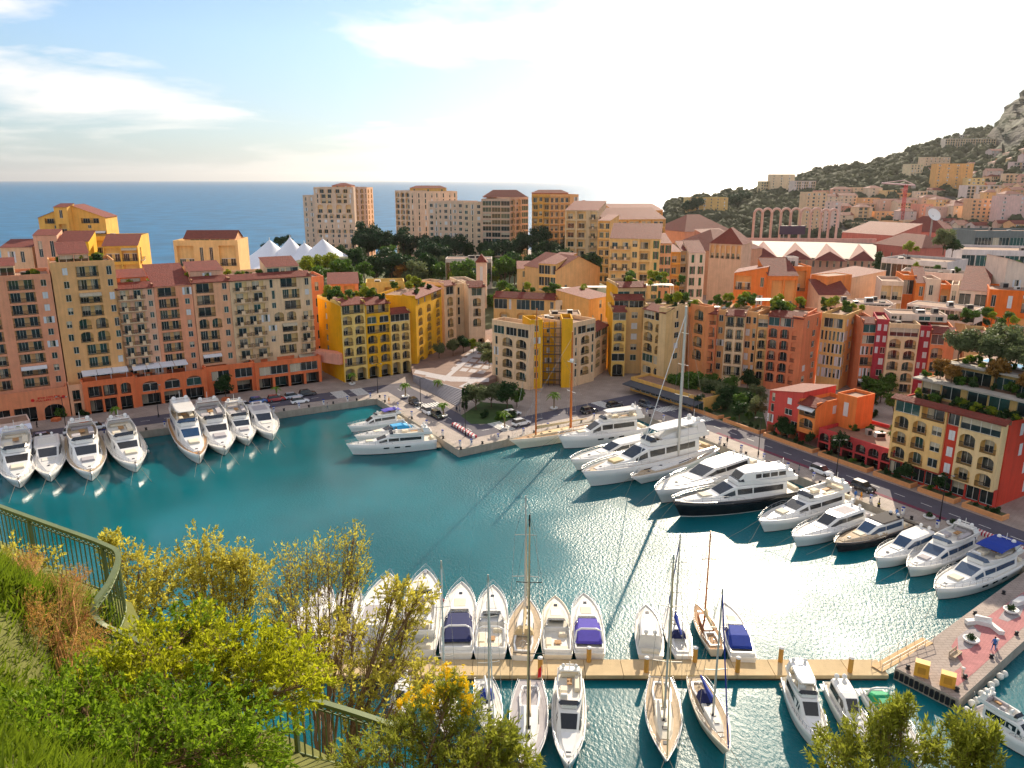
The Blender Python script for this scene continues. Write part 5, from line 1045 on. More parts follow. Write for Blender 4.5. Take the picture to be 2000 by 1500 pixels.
flyyacht('white and cream yacht with royal blue bimini at the pier corner',(1825,1150),(1976,1082),2.2,glass=TINTB,canvas=BLUEC,lines=True,ratio=.27,fend=((1,(.3,.4,.5,.62)),),fenm=BLKF)
# dock, far side, bows away
cruiser('white cruiser half hidden by bare branches at the cliff end of the dock',(640,1142),(580,1275),1.5,kind='hardtop',ratio=.30)
cruiser('second white cruiser seen through bare branches on the dock',(692,1140),(645,1278),1.5,kind='open',ratio=.28)
cruiser('white cruiser with grey roof angled beside the boat with red fenders',(762,1122),(712,1270),1.6,kind='hardtop',seatm=CUSHG,ratio=.28)
flyyacht('white yacht with a row of red fenders on the dock',(832,1112),(815,1268),1.8,fend=((1,(.25,.45,.62,.72,.8)),),fenm=REDF,lines=False,ratio=.27,stern_l=True)
cruiser('white cruiser with big navy cockpit cover on the dock',(902,1138),(891,1275),1.5,canvas=NAVYC,ratio=.28)
cruiser('white open cruiser with helm seats and pale cockpit on the dock',(963,1144),(957,1276),1.5,kind='open',ratio=.28,floor=NONSK)
s7=sailboat('cream ketch like sloop with beige awning and tall alloy mast on the dock',(1030,1166),(1020,1281),1.4,top=(1024,968),dodger=BEIGEC,cover=BEIGEC,deck=TEAKG,ratio=.33,mz=.55,lines=False,wheels=1)
cruiser('cream launch with dark wheelhouse windscreen and grey cockpit sole on the dock',(1084,1165),(1089,1279),1.3,kind='open',hull=CREAMG,floor=CUSHG,arch=False,ratio=.31,rail=False)
cruiser('white cruiser with blue violet bimini and teak swim deck on the dock',(1140,1160),(1152,1276),1.4,kind='open',canvas=PURC,ratio=.31,tail=TEAK)
cruiser('white cruiser with beige cockpit seats and small red flag on the dock',(1262,1182),(1271,1280),1.3,kind='hardtop',ratio=.31)
sailboat('small white sloop with blue sail bag on the dock',(1305,1184),(1336,1281),1.2,top=(1322,1042),dodger=NAVYC,cover=BLUEC,deck=NONSK,ratio=.30,lines=False)
sailboat('varnished wooden yawl with mahogany cockpit on the dock',(1358,1178),(1400,1268),1.1,top=(1380,1037),mastm=WOODM,hull=CREAMG,deck=TEAK,trunk=MAHO,cover=BEIGEC,ratio=.27,lines=False,furl=False)
cruiser('white cruiser with royal blue cockpit cover at the outer dock',(1415,1178),(1453,1284),1.4,kind='open',canvas=BLUEC,arch=False,ratio=.29,rail=False)
# dock, near side, bows towards the cliff
cruiser('white launch hidden under the olive branches below the dock',(775,1420),(790,1328),1.3,kind='hardtop',ratio=.3)
sailboat('white sloop glimpsed through the flowering broom',(872,1440),(866,1328),1.2,top=(868,1095),dodger=None,cover=WHITE,deck=NONSK,ratio=.3,lines=False)
sailboat('white sloop with blue sprayhood behind the flowering broom',(966,1450),(944,1326),1.3,top=(946,1122),dodger=BLUEC,cover=WHITE,deck=NONSK,ratio=.30,lines=False,wheels=1)
sr=sailboat('grey decked racing sloop with two wheels, black mast and red ensign',(1028,1515),(1036,1328),1.5,top=(1031,1005),mastm=DARKM,cover=BEIGEC,deck=CUSHG,ratio=.29,lines=False,wheels=2)
mb=MB(); mb.tube([(-1.2,.02*sr.L,1.4),(-1.3,0,3.4)],.03,4); mb.add([(-1.22,0,3.3),(-1.25,-.1,1.9),(-.8,-.25,1.6),(-.9,-.1,2.9)],[(0,1,2,3)],1); sr.part(mb,'ensign',[WHITE,mat('flag_red',(206,30,34),.8)])
flyyacht('white flybridge cruiser with broad dark windshield, bow to the cliff',(1110,1495),(1112,1322),1.9,seatm=CUSH,lines=True,ratio=.27,pad=False,fend=((1,(.3,.5)),(-1,(.3,.5))))
sailboat('teak decked racing sloop with rows of winches, near side of the dock',(1303,1490),(1290,1322),1.5,top=(1314,1082),cover=BEIGEC,deck=TEAKG,ratio=.29,lines=True,wheels=1,trunk=CREAMG)
sailboat('blue hooded cruising sloop with covered dinghy on its foredeck',(1424,1470),(1357,1322),1.5,top=(1412,1148),dodger=NAVYC,cover=BLUEC,deck=TEAKG,ratio=.27,lines=True,hull=CREAMG,trunk=NONSK)
flyyacht('boxy white flybridge trawler by the dock gangway',(1606,1452),(1550,1322),2.0,top='hard',seatm=CUSH,lines=False,ratio=.31,pad=False,hc=2.1)
cruiser('white coupe cruiser with tinted roof glass beside the boxy trawler',(1694,1450),(1628,1332),1.6,kind='hardtop',ratio=.29)
cruiser('white cruiser with bright green cover near the pier steps',(1796,1480),(1700,1344),1.4,kind='open',canvas=GREENC,ratio=.27)
flyyacht('white fishing cruiser with grey dinghy moored along the pier side',(2070,1480),(1908,1378),1.9,lines=False,ratio=.27,seatm=CUSHG,pad=False)
# ---------------------------------------------------------------- vegetation, streets and small things
def leafmat(name,c,trans=.35,var=.35,scale=1.2): return mat(name,c,.6,var=var,scale=scale,trans=trans,spec=.25)
LG={'deep':leafmat('leaf_deep',(50,78,38)),'mid':leafmat('leaf_mid',(86,118,42)),'lime':leafmat('leaf_lime',(150,160,44)),'olive':leafmat('leaf_olive',(112,122,80)),'pine':leafmat('leaf_pine',(46,74,44),.2),'palm':leafmat('leaf_palm',(110,140,44)),'rust':leafmat('leaf_rust',(150,110,50))}
BARK=mat('bark',(98,78,62),.9,var=.3,scale=4,bump=.4); BARKG=mat('pale_bark',(140,120,98),.9,var=.3,scale=4)
def cards(C,r,n,size,rng,flat=1.0):
    """n leaf faces spread through blobs C=[(x,y,z)] of radius r"""
    C=np.asarray(C,float); idx=rng.integers(0,len(C),n); d=rng.normal(size=(n,3)); d/=np.linalg.norm(d,axis=1)[:,None]
    rad=r*(rng.random(n)**.45)[:,None]; P=C[idx]+d*rad*np.array([1,1,flat])
    a=rng.normal(size=(n,3)); a/=np.linalg.norm(a,axis=1)[:,None]; b=np.cross(a,d+rng.normal(size=(n,3))*.5); b/=np.linalg.norm(b,axis=1)[:,None]
    s=size*(.6+.8*rng.random(n))[:,None]; V=np.stack([P-a*s,P+b*s*.5,P+a*s,P-b*s*.5],1).reshape(-1,3); Fq=np.arange(n*4).reshape(-1,4); return V,Fq
def proto_tree(name,kind,seed,R=2.6,H=6,n=1500,size=.34,leaf='mid',blobs=16,flat=.8,trunk=.35):
    rng=np.random.default_rng(seed); C=[]
    for i in range(blobs):
        t=rng.random()*2*math.pi; q=R*.68*math.sqrt(rng.random()); 
        if kind=='umbrella': z=H-.24*H+rng.normal()*.09*H
        elif kind=='cypress': q*=.25; z=H*(.12+.8*i/blobs)
        elif kind=='cone': f=i/blobs; q=R*(1-f)*.75; z=H*(.15+.8*f)
        else: z=H*(trunk+.1)+ (H*(1-trunk)-R*.35)*rng.random()*(1-.35*(q/R)**2)
        C.append((q*math.cos(t),q*math.sin(t),z))
    V,Fq=cards(C,R*(.42 if kind not in('cypress',) else .45),n,size,rng,flat if kind!='umbrella' else .7)
    crown=npmesh('crown',V,Fq,LG[leaf])
    mb=MB(); mb.tube([(0,0,-.3),(.1,.05,H*trunk*.6),(0,0,H*(trunk+.25))],[.05*H**.9*.55,.04*H**.9*.5,.02*H**.9*.5],6)
    if kind!='cypress':
        for k in range(5):
            c=C[rng.integers(0,len(C))]; mb.tube([(0,0,H*trunk*.7),tuple(np.array(c)*[.5,.5,.85]),c],[.022*H*.6,.015*H*.6,.006*H],5)
    tr=mb.mesh('trunk',BARK); return crown,tr,H
PT={'round':[proto_tree('t','round',i,2.4+.2*i,5.5+.4*i,1700,.30,'mid') for i in range(2)],'deep':[proto_tree('t','round',20+i,2.7,6.5,1700,.32,'deep') for i in range(2)],'lime':[proto_tree('t','round',30+i,2.2,5.2,1600,.28,'lime') for i in range(2)],
 'olive':[proto_tree('t','round',40+i,2.7,5.6,2600,.24,'olive',blobs=22,trunk=.36) for i in range(2)],'pine':[proto_tree('t','umbrella',50+i,4.6,11,3400,.42,'pine',blobs=26,trunk=.5) for i in range(2)],'cone':[proto_tree('t','cone',60,3.0,11,1800,.36,'deep',trunk=.12)],'cypress':[proto_tree('t','cypress',70,1.0,7,1100,.24,'deep',blobs=14,trunk=.06)],'rust':[proto_tree('t','round',80,2.3,5.5,1500,.3,'rust')],
 'bush':[proto_tree('t','round',90+i,1.2,1.8,620,.2,'mid',blobs=8,trunk=.08) for i in range(2)],'blime':[proto_tree('t','round',95+i,1.2,1.8,620,.2,'lime',blobs=8,trunk=.08) for i in range(2)],'bdeep':[proto_tree('t','round',97+i,1.2,1.7,620,.2,'deep',blobs=8,trunk=.08) for i in range(2)]}
def proto_palm(seed,H=4.2,n=18,l=2.2):
    rng=np.random.default_rng(seed); mb=MB()
    for k in range(n):
        t=2*math.pi*k/n+rng.random()*.3; el=rng.uniform(.1,1.1); dx,dy=math.cos(t),math.sin(t); prev=None
        for j in range(6):
            f=j/5; q=l*f*math.cos(el*.8); z=H+l*f*math.sin(el)-1.7*f*f*l*.5; w=.30*math.sin(math.pi*(f*.8+.15)); c=Vector((dx*q,dy*q,z)); s=Vector((-dy,dx,0))*w
            cur=(c-s+Vector((0,0,-.12*w)),c+Vector((0,0,.06)),c+s+Vector((0,0,-.12*w)))
            if prev: mb.quad(prev[0],cur[0],cur[1],prev[1]); mb.quad(prev[1],cur[1],cur[2],prev[2])
            prev=cur
    crown=mb.mesh('crown',LG['palm']); mb=MB(); mb.tube([(0,0,-.2),(.06,0,H*.5),(0,0,H+.1)],[.24,.19,.22],8); return crown,mb.mesh('trunk',BARKG),H
PT['palm']=[proto_palm(1),proto_palm(2,3.2,16,1.9)]
vr=random.Random(5)
KADJ={'round':'mid green leafy tree','deep':'dark green tree','lime':'lime green tree','olive':'grey green tree','pine':'dark umbrella pine','cone':'dark conical conifer','cypress':'slim cypress','rust':'rust coloured tree','bush':'green shrub','blime':'lime shrub','bdeep':'dark shrub','palm':'palm'}
def plant(kind,p,s,label,cat,group=None,name=None):
    if label[0]=='@': label=KADJ[kind]+(' (tall)' if 0 else '')+' '+label[1:]
    c,t,H=vr.choice(PT[kind]); o=thing(name or ('shrub' if kind in('bush','blime','bdeep') else 'palm_tree' if kind=='palm' else 'tree'),label,cat,tuple(p),vr.uniform(0,6.28),group); o.scale=(s*vr.uniform(.9,1.1),)*2+(s*vr.uniform(.88,1.12),)
    obj('crown',c,o); obj('trunk',t,o); return o
# rooftop greenery
RL={0:('salmon block roof',9),1:('ochre block roof',9),2:('pink block roof',6),3:None,4:('peach block roof',6),5:('cream block roof',13)}
for i,(lb,A,B,dp,z) in enumerate(TERRACES):
    if i==3: continue
    if i<6: nm,cnt=RL[i]; kinds=['bush','blime','bdeep']; smx=1.2
    else: nm,cnt=('planted roofs between the plaza and the gardens',15) if i<14 else ('roof gardens above the eastern rows',18); kinds=['bush','blime','bdeep','round','lime']; smx=1.1
    w=(Vector((B[0],B[1]))-Vector((A[0],A[1]))).length
    for k in range(cnt):
        kd=vr.choice(kinds); p=roofpt(A,B,dp,vr.uniform(.05,.97),vr.uniform(.12,.85) if i>=6 else vr.choice((vr.uniform(.24,.3),vr.uniform(.3,.8)))); p.z=z+.02+(0 if i<6 else 0)
        big=kd in('round','lime'); s=vr.uniform(.45,.7) if big else vr.uniform(.7,smx)
        plant(kd,p,s,'@on the '+nm,'shrub','greenery on the '+nm)
# pergola roofs and white parasols on terraces
for i,(px,py,Y,w) in enumerate(((1120,563,262,9),(1165,560,262,8),(1285,556,232,9),(1395,600,214,8),(1500,585,214,8))):
    p=D(px,py,Y); g=thing('pergola',('pale flat canopy on slim posts on the ochre house terrace','white flat canopy over a sun deck behind the corner block','white canopy among palms on the alley house roof','canopy with dark posts above the sand coloured house','grey canopy over chairs above the terracotta house')[i],'pergola',(p.x,p.y,p.z-2.6))
    mb=MB(); mb.box(-w/2,w/2,-2,2,2.5,2.68); mb.build('canopy',NONSK,g)
    for x in (-w/2+.2,w/2-.2):
        for y in (-1.8,1.8): mb=MB(); mb.box(x-.08,x+.08,y-.08,y+.08,-.4,2.5); mb.build('post',WHITE,g)
# gardens on raised ground behind the yellow houses
gx=[]; 
V=[];nx,ny=30,18
for j in range(ny):
    for i in range(nx):
        x=-150+215*i/(nx-1); y=272+215*j/(ny-1); e=min(1,min(i,nx-1-i)/4,min(j,ny-1-j)/3); V.append((x,y,1.2+e*(9+2.5*math.sin(x*.05)+2*math.sin(y*.06+1))))
mound=struct(obj('garden_ground',npmesh('garden_ground',V,[(j*nx+i,j*nx+i+1,(j+1)*nx+i+1,(j+1)*nx+i) for j in range(ny-1) for i in range(nx-1)],EARTH,True)))
def mz(x,y):
    i=(x+150)/215*(nx-1); j=(y-272)/215*(ny-1)
    if not(0<=i<=nx-1 and 0<=j<=ny-1): return 1.5
    e=min(1,min(i,nx-1-i)/4,min(j,ny-1-j)/3); return max(1.5,1.2+e*(9+2.5*math.sin(x*.05)+2*math.sin(y*.06+1))-.3)
def garden(px,Y,kind,s,label,group):
    x=D(px,520,Y).x; plant(kind,(x,Y,mz(x,Y)),s,label,'tree',group)
for px,Y,k,s in ((720,440,'pine',1.5),(745,430,'pine',1.5),(790,440,'pine',1.45),(830,445,'pine',1.4),(862,440,'pine',1.4),(890,440,'pine',1.5),(915,440,'deep',2),(960,420,'pine',1.2),(1000,420,'pine',1.2),(1030,430,'pine',1.3),(1060,430,'pine',1.4),(1090,400,'pine',1.1),(1130,400,'pine',1.1),(705,430,'pine',1.2)):
    garden(px,Y,k,s,'@in the park before the tan towers','park pines')
for px,Y,k,s in ((705,380,'cone',1.1),(735,350,'deep',1.9),(760,345,'cone',1.2),(790,340,'rust',2.3),(812,335,'olive',2.3),(835,345,'deep',2.2),(860,340,'round',2),(885,330,'lime',1.7),(905,320,'round',2.2),(985,330,'round',2),(1005,340,'deep',2.2),(960,335,'lime',1.8),(940,320,'mid' if 0 else 'round',1.6),(1040,350,'deep',1.8),(620,360,'lime',2.3),(645,350,'lime',2.2),(675,350,'round',2.0),(600,350,'lime',1.9),(660,330,'round',1.7),(690,320,'bush',4),(630,330,'bush',4),(715,310,'blime',3.4),(745,305,'bush',3.6),(775,305,'blime',3.2),(800,300,'bush',3.5),(830,300,'blime',3.3),(855,298,'bush',3.6),(880,300,'blime',3.4),(905,296,'bush',3.2),(930,296,'round',1.3),(965,300,'bush',3),(985,300,'round',1.6),(1010,300,'bush',3)):
    garden(px,Y,k,s,'@on the planted rise behind the yellow houses','garden rise trees')
for k_ in range(60):
    px=vr.uniform(690,1175); Y=vr.uniform(330,455); kk_=vr.choice(('deep','deep','round','pine','olive','deep','cone')); garden(px,Y,kk_,vr.uniform(1.0,1.3) if kk_ in('pine','cone') else vr.uniform(1.5,2.2),'@on the planted rise behind the yellow houses','garden rise trees')
for px,py,Y,k,s in ((545,470,470,'pine',.8),(560,466,470,'pine',.75),(580,478,480,'deep',1.4),(665,486,500,'deep',1.6),(520,480,470,'pine',.7)):
    p=D(px,py,Y); plant(k,(p.x,p.y,p.z-9*s if k=='pine' else p.z-5*s),s,'@behind the great white tent','tree','trees behind the tent')
# plaza and street trees
def street(px,py,kind,s,label,group=None,z=1.5,cat='tree'): p=G(px,py,z); return plant(kind,p,s,label,cat,group)
for px,py,k,s in ((858,700,'olive',.8),(885,695,'olive',.9),(905,690,'deep',.9),(925,690,'lime',.8),(945,700,'olive',.9),(955,720,'olive',1)): street(px,py,k,s,'@on the plaza before the arched ground floors','plaza trees',3.5)
for px,py,k,s in ((930,800,'olive',1.3),(960,795,'olive',1.2),(990,800,'deep',1.1),(1010,795,'round',.9),(945,815,'bdeep',1.3),(975,818,'bush',1.2),(1000,815,'bdeep',1.2)): street(px,py,k,s,'@in the walled bed under the scaffolded block','corner bed trees')
for px,py in ((905,800),(911,802)): street(px,py,'cypress',.8,'slim dark cypress beside the plaza steps','plaza cypresses')
for px,py,s,lb in ((792,777,1,'young palm in a white tub by the basin corner'),(866,815,1.05,'palm in a white planter on the quay point'),(986,838,.9,'palm in a white tub by the schooner road'),(44,858,.85,'palm on the quay before the glazed restaurant'),(228,822,.9,'palm before the orange arcade'),(540,775,.8,'little palm between parked cars on the west road'),(1082,800,.9,'palm by the orange bed wall behind the schooner'),(688,752,.9,'palm at the yellow house door'),(855,765,.9,'dark palm in the square plaza planter')):
    street(px,py,'palm',s,lb)
    p=G(px,py); t=thing('planter','round white tub holding the '+lb.split(' in ')[0].split(' on ')[0].split(' before ')[0].split(' by ')[0].split(' at ')[0].split(' between ')[0]+', '+' '.join(lb.split()[-3:]),'planter',tuple(p)); mb=MB(); mb.lathe([(.5,0),(.9,.35),(1.0,.6),(.85,.62),(.8,.5),(.01,.5)],14); mb.build('bowl',WHITE,t)
for px,py,k,s in ((112,800,'bdeep',1.6),(163,812,'bdeep',1.1),(441,778,'deep',1.0),(118,815,'bush',1.2)): street(px,py,k,s,'@clipped, in a terracotta tub by the orange arcade','arcade tub trees')
for px,py in ((110,822),(165,824),(441,782)):
    p=G(px,py); t=tag(obj('terracotta_tub',None,None,tuple(p)),'squat terracotta tub under a clipped tree by the arcade','planter','arcade tubs'); mb=MB(); mb.prism([(-.8,-.8),(.8,-.8),(.8,.8),(-.8,.8)],0,.7); mb.build('tub',mat('terracotta',(206,110,66),.85),t)
# east garden slope
gsh=sheet(((1290,760),(1345,745),(1480,760),(1500,845),(1440,835),(1395,815)),1.512,'lawn',mat('grass_dark',(62,84,40),.95,var=.3,scale=.6)); struct(gsh)
struct(sheet(((900,812),(920,828),(980,828),(1010,812),(1000,790),(940,785)),1.512,'flower_bed',MATS['grass_dark']))
for k in range(46):
    px=vr.uniform(1310,1490); py=vr.uniform(755,838) 
    if py>760+ (px-1290)*.35+12: py=760+(px-1290)*.3
    street(px,py,vr.choice(('deep','bdeep','bdeep','bush','round','olive')),vr.uniform(.6,1.25),'@in the shady garden below the sand coloured house','shady garden planting')
for k in range(16): street(vr.uniform(1650,1765),vr.uniform(800,850)-30,vr.choice(('deep','bdeep','round','rust')),vr.uniform(.6,1.1),'@in the courtyard garden behind the crimson arcade','arcade court trees')
# planting on the arcade terrace and on the yellow quay house
A,B=ARC
for k in range(10): p=roofpt(A,B,12,vr.uniform(.05,.95),vr.uniform(.3,.95)); p.z=5.62; plant(vr.choice(('bdeep','bush','round')),p,vr.uniform(.5,.9),'@potted on the crimson arcade terrace','shrub','arcade terrace planting')
A,B,L,zt,uq,nQ=QT
def qat(s_,o,z): p=Vector((A[0],A[1],0))+uq*s_+nQ*o; p.z=z; return p
for k in range(26): plant(vr.choice(('bdeep','bush','bdeep','blime')),qat(vr.uniform(0,L+4),vr.uniform(2.2,4.6),zt-.3),vr.uniform(.6,1.0),'@on the lower planted ledge of the yellow quay house','shrub','lower ledge planting')
for k in range(26): plant(vr.choice(('bdeep','bush','bdeep','rust')),qat(vr.uniform(1,L+8),vr.uniform(4.6,8.4),zt+3.32),vr.uniform(.6,1.0),'@on the upper planted ledge of the yellow quay house','shrub','upper ledge planting')
for f,o,s in ((.05,11,1.15),(.18,13.5,1.1),(.32,11.5,1.0),(.45,16,1.2),(.5,12,1.0),(.62,14.5,1.1),(.7,11,.95),(.8,16,1.2),(.9,12.5,1.0),(.25,18,1.2),(1.05,14,1.1),(1.2,12,1)): plant('olive',qat(f*L+3,o,zt+6.0),s,'rounded olive tree by the rooftop pool','tree','rooftop olive trees')
for k in range(20): plant(vr.choice(('bush','blime','bdeep')),qat(vr.uniform(3,L+9),vr.uniform(9.3,14),zt+6.02),vr.uniform(.5,.9),'@around the rooftop pool','shrub','rooftop pool shrubs')
pl=thing('swimming_pool','bright turquoise rooftop pool among olive trees','pool',tuple(qat(L*.30,14,zt+6.0)),math.atan2(uq.y,uq.x)); mb=MB(); mb.box(0,11,0,4,.05,.3); mb.build('coping',NONSK,pl); mb=MB(); mb.quad((.4,.4,.32),(10.6,.4,.32),(10.6,3.6,.32),(.4,3.6,.32)); mb.build('pool_water',mat('pool_water',(20,170,220),.05,var=.1),pl)
# planters along the east road
PB=mat('planter_wall',(226,158,104),.8,var=.12)
e0,e1=EDGE[3],EDGE[4]; ve=(e1-e0).normalized(); ne=Vector((-ve.y,ve.x,0)); Le=(e1-e0).length
for i,(t0,t1) in enumerate(((.06,.16),(.18,.30),(.315,.46),(.475,.60),(.615,.70),(.715,.79),(.805,.88))):
    p=e0+ve*(Le*t0)+ne*13.0; t=thing('planter_bed','long low apricot walled bed of dark shrubs along the east road','planter',(p.x,p.y,1.5),math.atan2(ve.y,ve.x),'east road planter beds'); w=Le*(t1-t0); mb=MB()
    mb.box(0,w,0,.3,0,.8); mb.box(0,.3,.3,2.2,0,.8); mb.box(w-.3,w,.3,2.2,0,.8); mb.build('kerb_wall',PB,t); mb=MB(); mb.box(.3,w-.3,.3,2.4,0,.6); mb.build('soil',EARTH,t)
    for k in range(max(2,int(w/2.0))):
        q=p+ve*(1+(w-2)*(k+.5)/max(2,int(w/2.0)))+ne*1.3; q.z=2.05; plant(vr.choice(('bdeep','bdeep','bush','deep')),q,vr.uniform(.45,.8),'@in the apricot walled beds of the east road','shrub','east road bed shrubs')
# glazed restaurant pavilions
A_,B_=G(-30,868),G(64,852); A_.z=B_.z=5.0; b=Bld('restaurant_pavilion','glazed restaurant with white awning and striped roof by the west quay stairs',(A_.x,A_.y,1.5)); b.box(A_,B_,6,['ggg'],(214,190,180),par=.2); b.awning(A_,B_,4.6,2.2,(220,222,236)); b.done()
A_,B_=D(1232,747,199),D(1374,796,178); A_.z=B_.z=4.6; b=Bld('restaurant_pavilion','long low restaurant with dark canopy and ochre parapet behind the east quay',(A_.x,A_.y,1.5)); b.box(A_,B_,7,['ggggggg'],(214,166,84),par=.6); b.awning(A_,B_,4.3,3.0,(72,74,82)); b.done()
# bridge between the cream block and the yellow gable
A_,B_=LH(612,725),MH(664,722); mb=MB(); v=(B_-A_); n_=Vector((-v.y,v.x,0)).normalized()*3; g=thing('footbridge','pink arched footbridge over the side street','bridge',(A_.x,A_.y,1.5))
for z0,z1,o in ((5.2,8.2,0),):
    pts=[Vector((0,0,0)),Vector((v.x,v.y,0)),Vector((v.x,v.y,0))+n_,n_]; mb.prism([p[:2] for p in pts],z0,z1); mb.build('deck_wall',plaster((222,150,130)),g)
# cars
def car(px,py,seg,c,label,flip=False,kind='suv',loc=None):
    p=G(px,py,1.51) if loc is None else loc; a,b=EDGE[seg],EDGE[seg+1]; ang=math.atan2(b.y-a.y,b.x-a.x)+(math.pi if flip else 0)
    t=thing('parked_car',label,'car',tuple(p),ang); pm=mat('car_paint_%d_%d_%d'%c,c,.25,var=.03,coat=.8); l,w,h=(4.5,1.85,1.65) if kind=='suv' else (4.3,1.78,1.42)
    def sec(y,wd,z0,z1): return y,wd,z0,z1
    st=[(-l/2,.80,.42,.72),(-l/2+.12,.88,.30,.92),(-l*.25,.92,.26,1.0),(l*.12,.92,.26,.98),(l*.36,.90,.28,.88),(l/2-.1,.84,.32,.74),(l/2,.76,.42,.62)]
    mb=MB(); V=[]
    for x,wd,z0,z1 in st: V+=[(x,-wd,z0),(x,-wd*.98,z1-.1),(x,-wd*.86,z1),(x,wd*.86,z1),(x,wd*.98,z1-.1),(x,wd,z0)]
    n=6; mb.add(V,[(i*n+j,(i+1)*n+j,(i+1)*n+j+1,i*n+j+1) for i in range(len(st)-1) for j in range(5)],0,True); mb.add(V[:6],[tuple(range(6))]); mb.add(V[-6:],[tuple(range(5,-1,-1))]); mb.build('body',pm,t)
    r0,r1=(-l*.47,-l*.40) if kind=='suv' else (-l*.40,-l*.28); f1,f0=l*.06,l*.24
    G4=[(r0,.82,.92),(r1,.68,h),(f1,.68,h),(f0,.80,.92)]
    mb=MB(); V=[]
    for x,wd,z in G4: V+=[(x,-wd,z),(x,wd,z)]
    mb.add(V,[(2,3,5,4)],1); mb.add(V,[(0,1,3,2),(4,5,7,6)],0); mb.add(V,[(0,2,4,6)],0); mb.add(V,[(1,7,5,3)],0); mb.build('cabin',[TINT,pm],t)
    for x in (-l*.31,l*.31):
        for y in (-.86,.86):
            mb=MB(); mb.tube([(0,-.11,0),(0,.11,0)],.33,12,smooth=False); mb.tube([(0,-.125,0),(0,.125,0)],.2,8,m=1,smooth=False); mb.build('wheel',[BLKF,CHROME],t,(x,y,.33))
    for y in (-.62,.62): mb=MB(); mb.box(l/2-.06,l/2+.02,y-.14,y+.14,.56,.7); mb.build('headlight',GLASS if 0 else NONSK,t)
W_=(228,230,232);K_=(34,36,42)
for a in ((480,796,0,W_,'white car parked below the little arcade tree'),(505,787,0,(40,96,170),'blue car parked on the west road'),(508,797,0,W_,'small white van behind the blue car on the west road'),(540,783,0,(170,34,34),'red car parked on the west road'),(573,778,0,(190,196,204),'silver car parked on the west road'),(586,787,0,W_,'white suv near the two crossings of the west road'),(601,772,0,K_,'black car beside the footbridge street'),(146,846,0,W_,'white saloon parked behind the flat roofed coupe yacht'),(190,838,0,W_,'white estate car on the west road behind the sunken flybridge yacht'),(90,858,0,(120,140,170),'grey blue car parked behind the flat roofed coupe yacht'),
 (810,790,1,K_,'black car by the basin corner palms'),(836,808,1,W_,'white car parked by the quay point palm'),(854,815,1,(60,66,50),'dark open jeep parked by the quay point palm'),(1018,830,2,W_,'white hatchback on the schooner road'),(1000,812,2,W_,'white convertible under the corner bed trees'),(1150,806,2,K_,'dark saloon behind the schooner stern'),(1200,796,2,K_,'black estate behind the tall white yacht'),(1262,795,3,(70,80,90),'grey car at the restaurant crossing'),
 (1604,925,3,W_,'white suv parked beside the explorer yacht stern'),(1686,957,3,K_,'dark hatchback near the walkers on the east quay')): car(*a)
# parked scooters strip is too small to tell apart; red kerb hatch along the east road
# street lamps
def lamp(px,py,label,h=8):
    p=G(px,py); t=thing('street_lamp',label,'lamp',tuple(p)); mb=MB(); mb.tube([(0,0,0),(0,0,.8)],.16,8); mb.tube([(0,0,.8),(0,0,h)],[.09,.06],7); mb.build('pole',RAIL,t)
    for sg in (-1,1):
        mb=MB(); mb.tube([(0,0,h-.3),(sg*.7,0,h+.1),(sg*1.1,0,h)],.045,5); a=mb.build('arm',RAIL,t); mb=MB(); mb.lathe([(.05,.15),(.28,.02),(.22,-.1),(.01,-.12)],8,(sg*1.1,0,h)); mb.build('lamp_head',CONC,a)
for px,py,lb in ((909,852,'dark twin lamp on the quay point by the crossing'),(822,800,'twin lamp by the plaza steps'),(130,842,'twin lamp before the peach pavilion'),(310,815,'twin lamp before the orange arcade'),(1352,838,'lamp behind the white superyacht stern'),(1481,888,'lamp on the east quay behind the explorer yacht'),(1632,938,'lamp beside the white suv'),(1835,1018,'tall lamp by the two white bowl planters'),(738,768,'lamp at the basin head')): lamp(px,py,lb)
# bowls, bollards and seats on the pier
def bowl(px,py,lb):
    p=G(px,py); t=thing('planter',lb,'planter',tuple(p)); mb=MB(); mb.lathe([(.5,0),(.85,.25),(.95,.5),(.8,.52),(.7,.4),(.01,.4)],16); mb.build('bowl',WHITE,t); V_,F_=cards([(0,0,.7)],.5,160,.16,RNG); obj('foliage',npmesh('foliage',V_,F_,LG['deep']),t)
for px,py,lb in ((1974,1196,'white bowl planter on the pier by the curved white seat end'),(1896,1254,'white bowl planter on the pier near the slatted bench'),(1814,1013,'white bowl planter on the east quay beside the tall lamp'),(1860,1026,'white bowl planter by the wooden kiosk post'),): bowl(px,py,lb)
p=G(1929,1230); t=thing('sculptural_seat','white zigzag moulded seat on the pink paving','seat',tuple(p),-.6); mb=MB(); mb.prism([(-2.2,-.3),(-1.2,.6),(.2,.7),(1.2,-.5),(1.8,-.3),(.4,1.3),(-1.5,1.2),(-2.6,.2)],0,.55); mb.build('seat_body',WHITE,t)
mb=MB(); mb.prism([(-1.6,.7),(-.2,1.0),(.3,1.25),(-1.5,1.2)],.55,1.1); mb.build('seat_back',WHITE,t)
p=G(1998,1178); t=thing('sculptural_seat','white moulded seat at the landward end of the pink paving','seat',tuple(p),.4); mb=MB(); mb.prism([(-1.6,-.3),(1.6,-.3),(1.8,.3),(0,.7),(-1.8,.3)],0,.6); mb.build('seat_body',WHITE,t)
p=G(1866,1283); t=thing('bench','slatted timber bench on the pink paving','bench',tuple(p),.65)
for k in range(4): mb=MB(); mb.box(-1,1,-.32+k*.17,-.19+k*.17,.42,.47); mb.build('slat',TEAKG,t)
for k in range(2): mb=MB(); mb.box(-1,1,.36,.41,.58+k*.18,.72+k*.18); mb.build('slat',TEAKG,t)
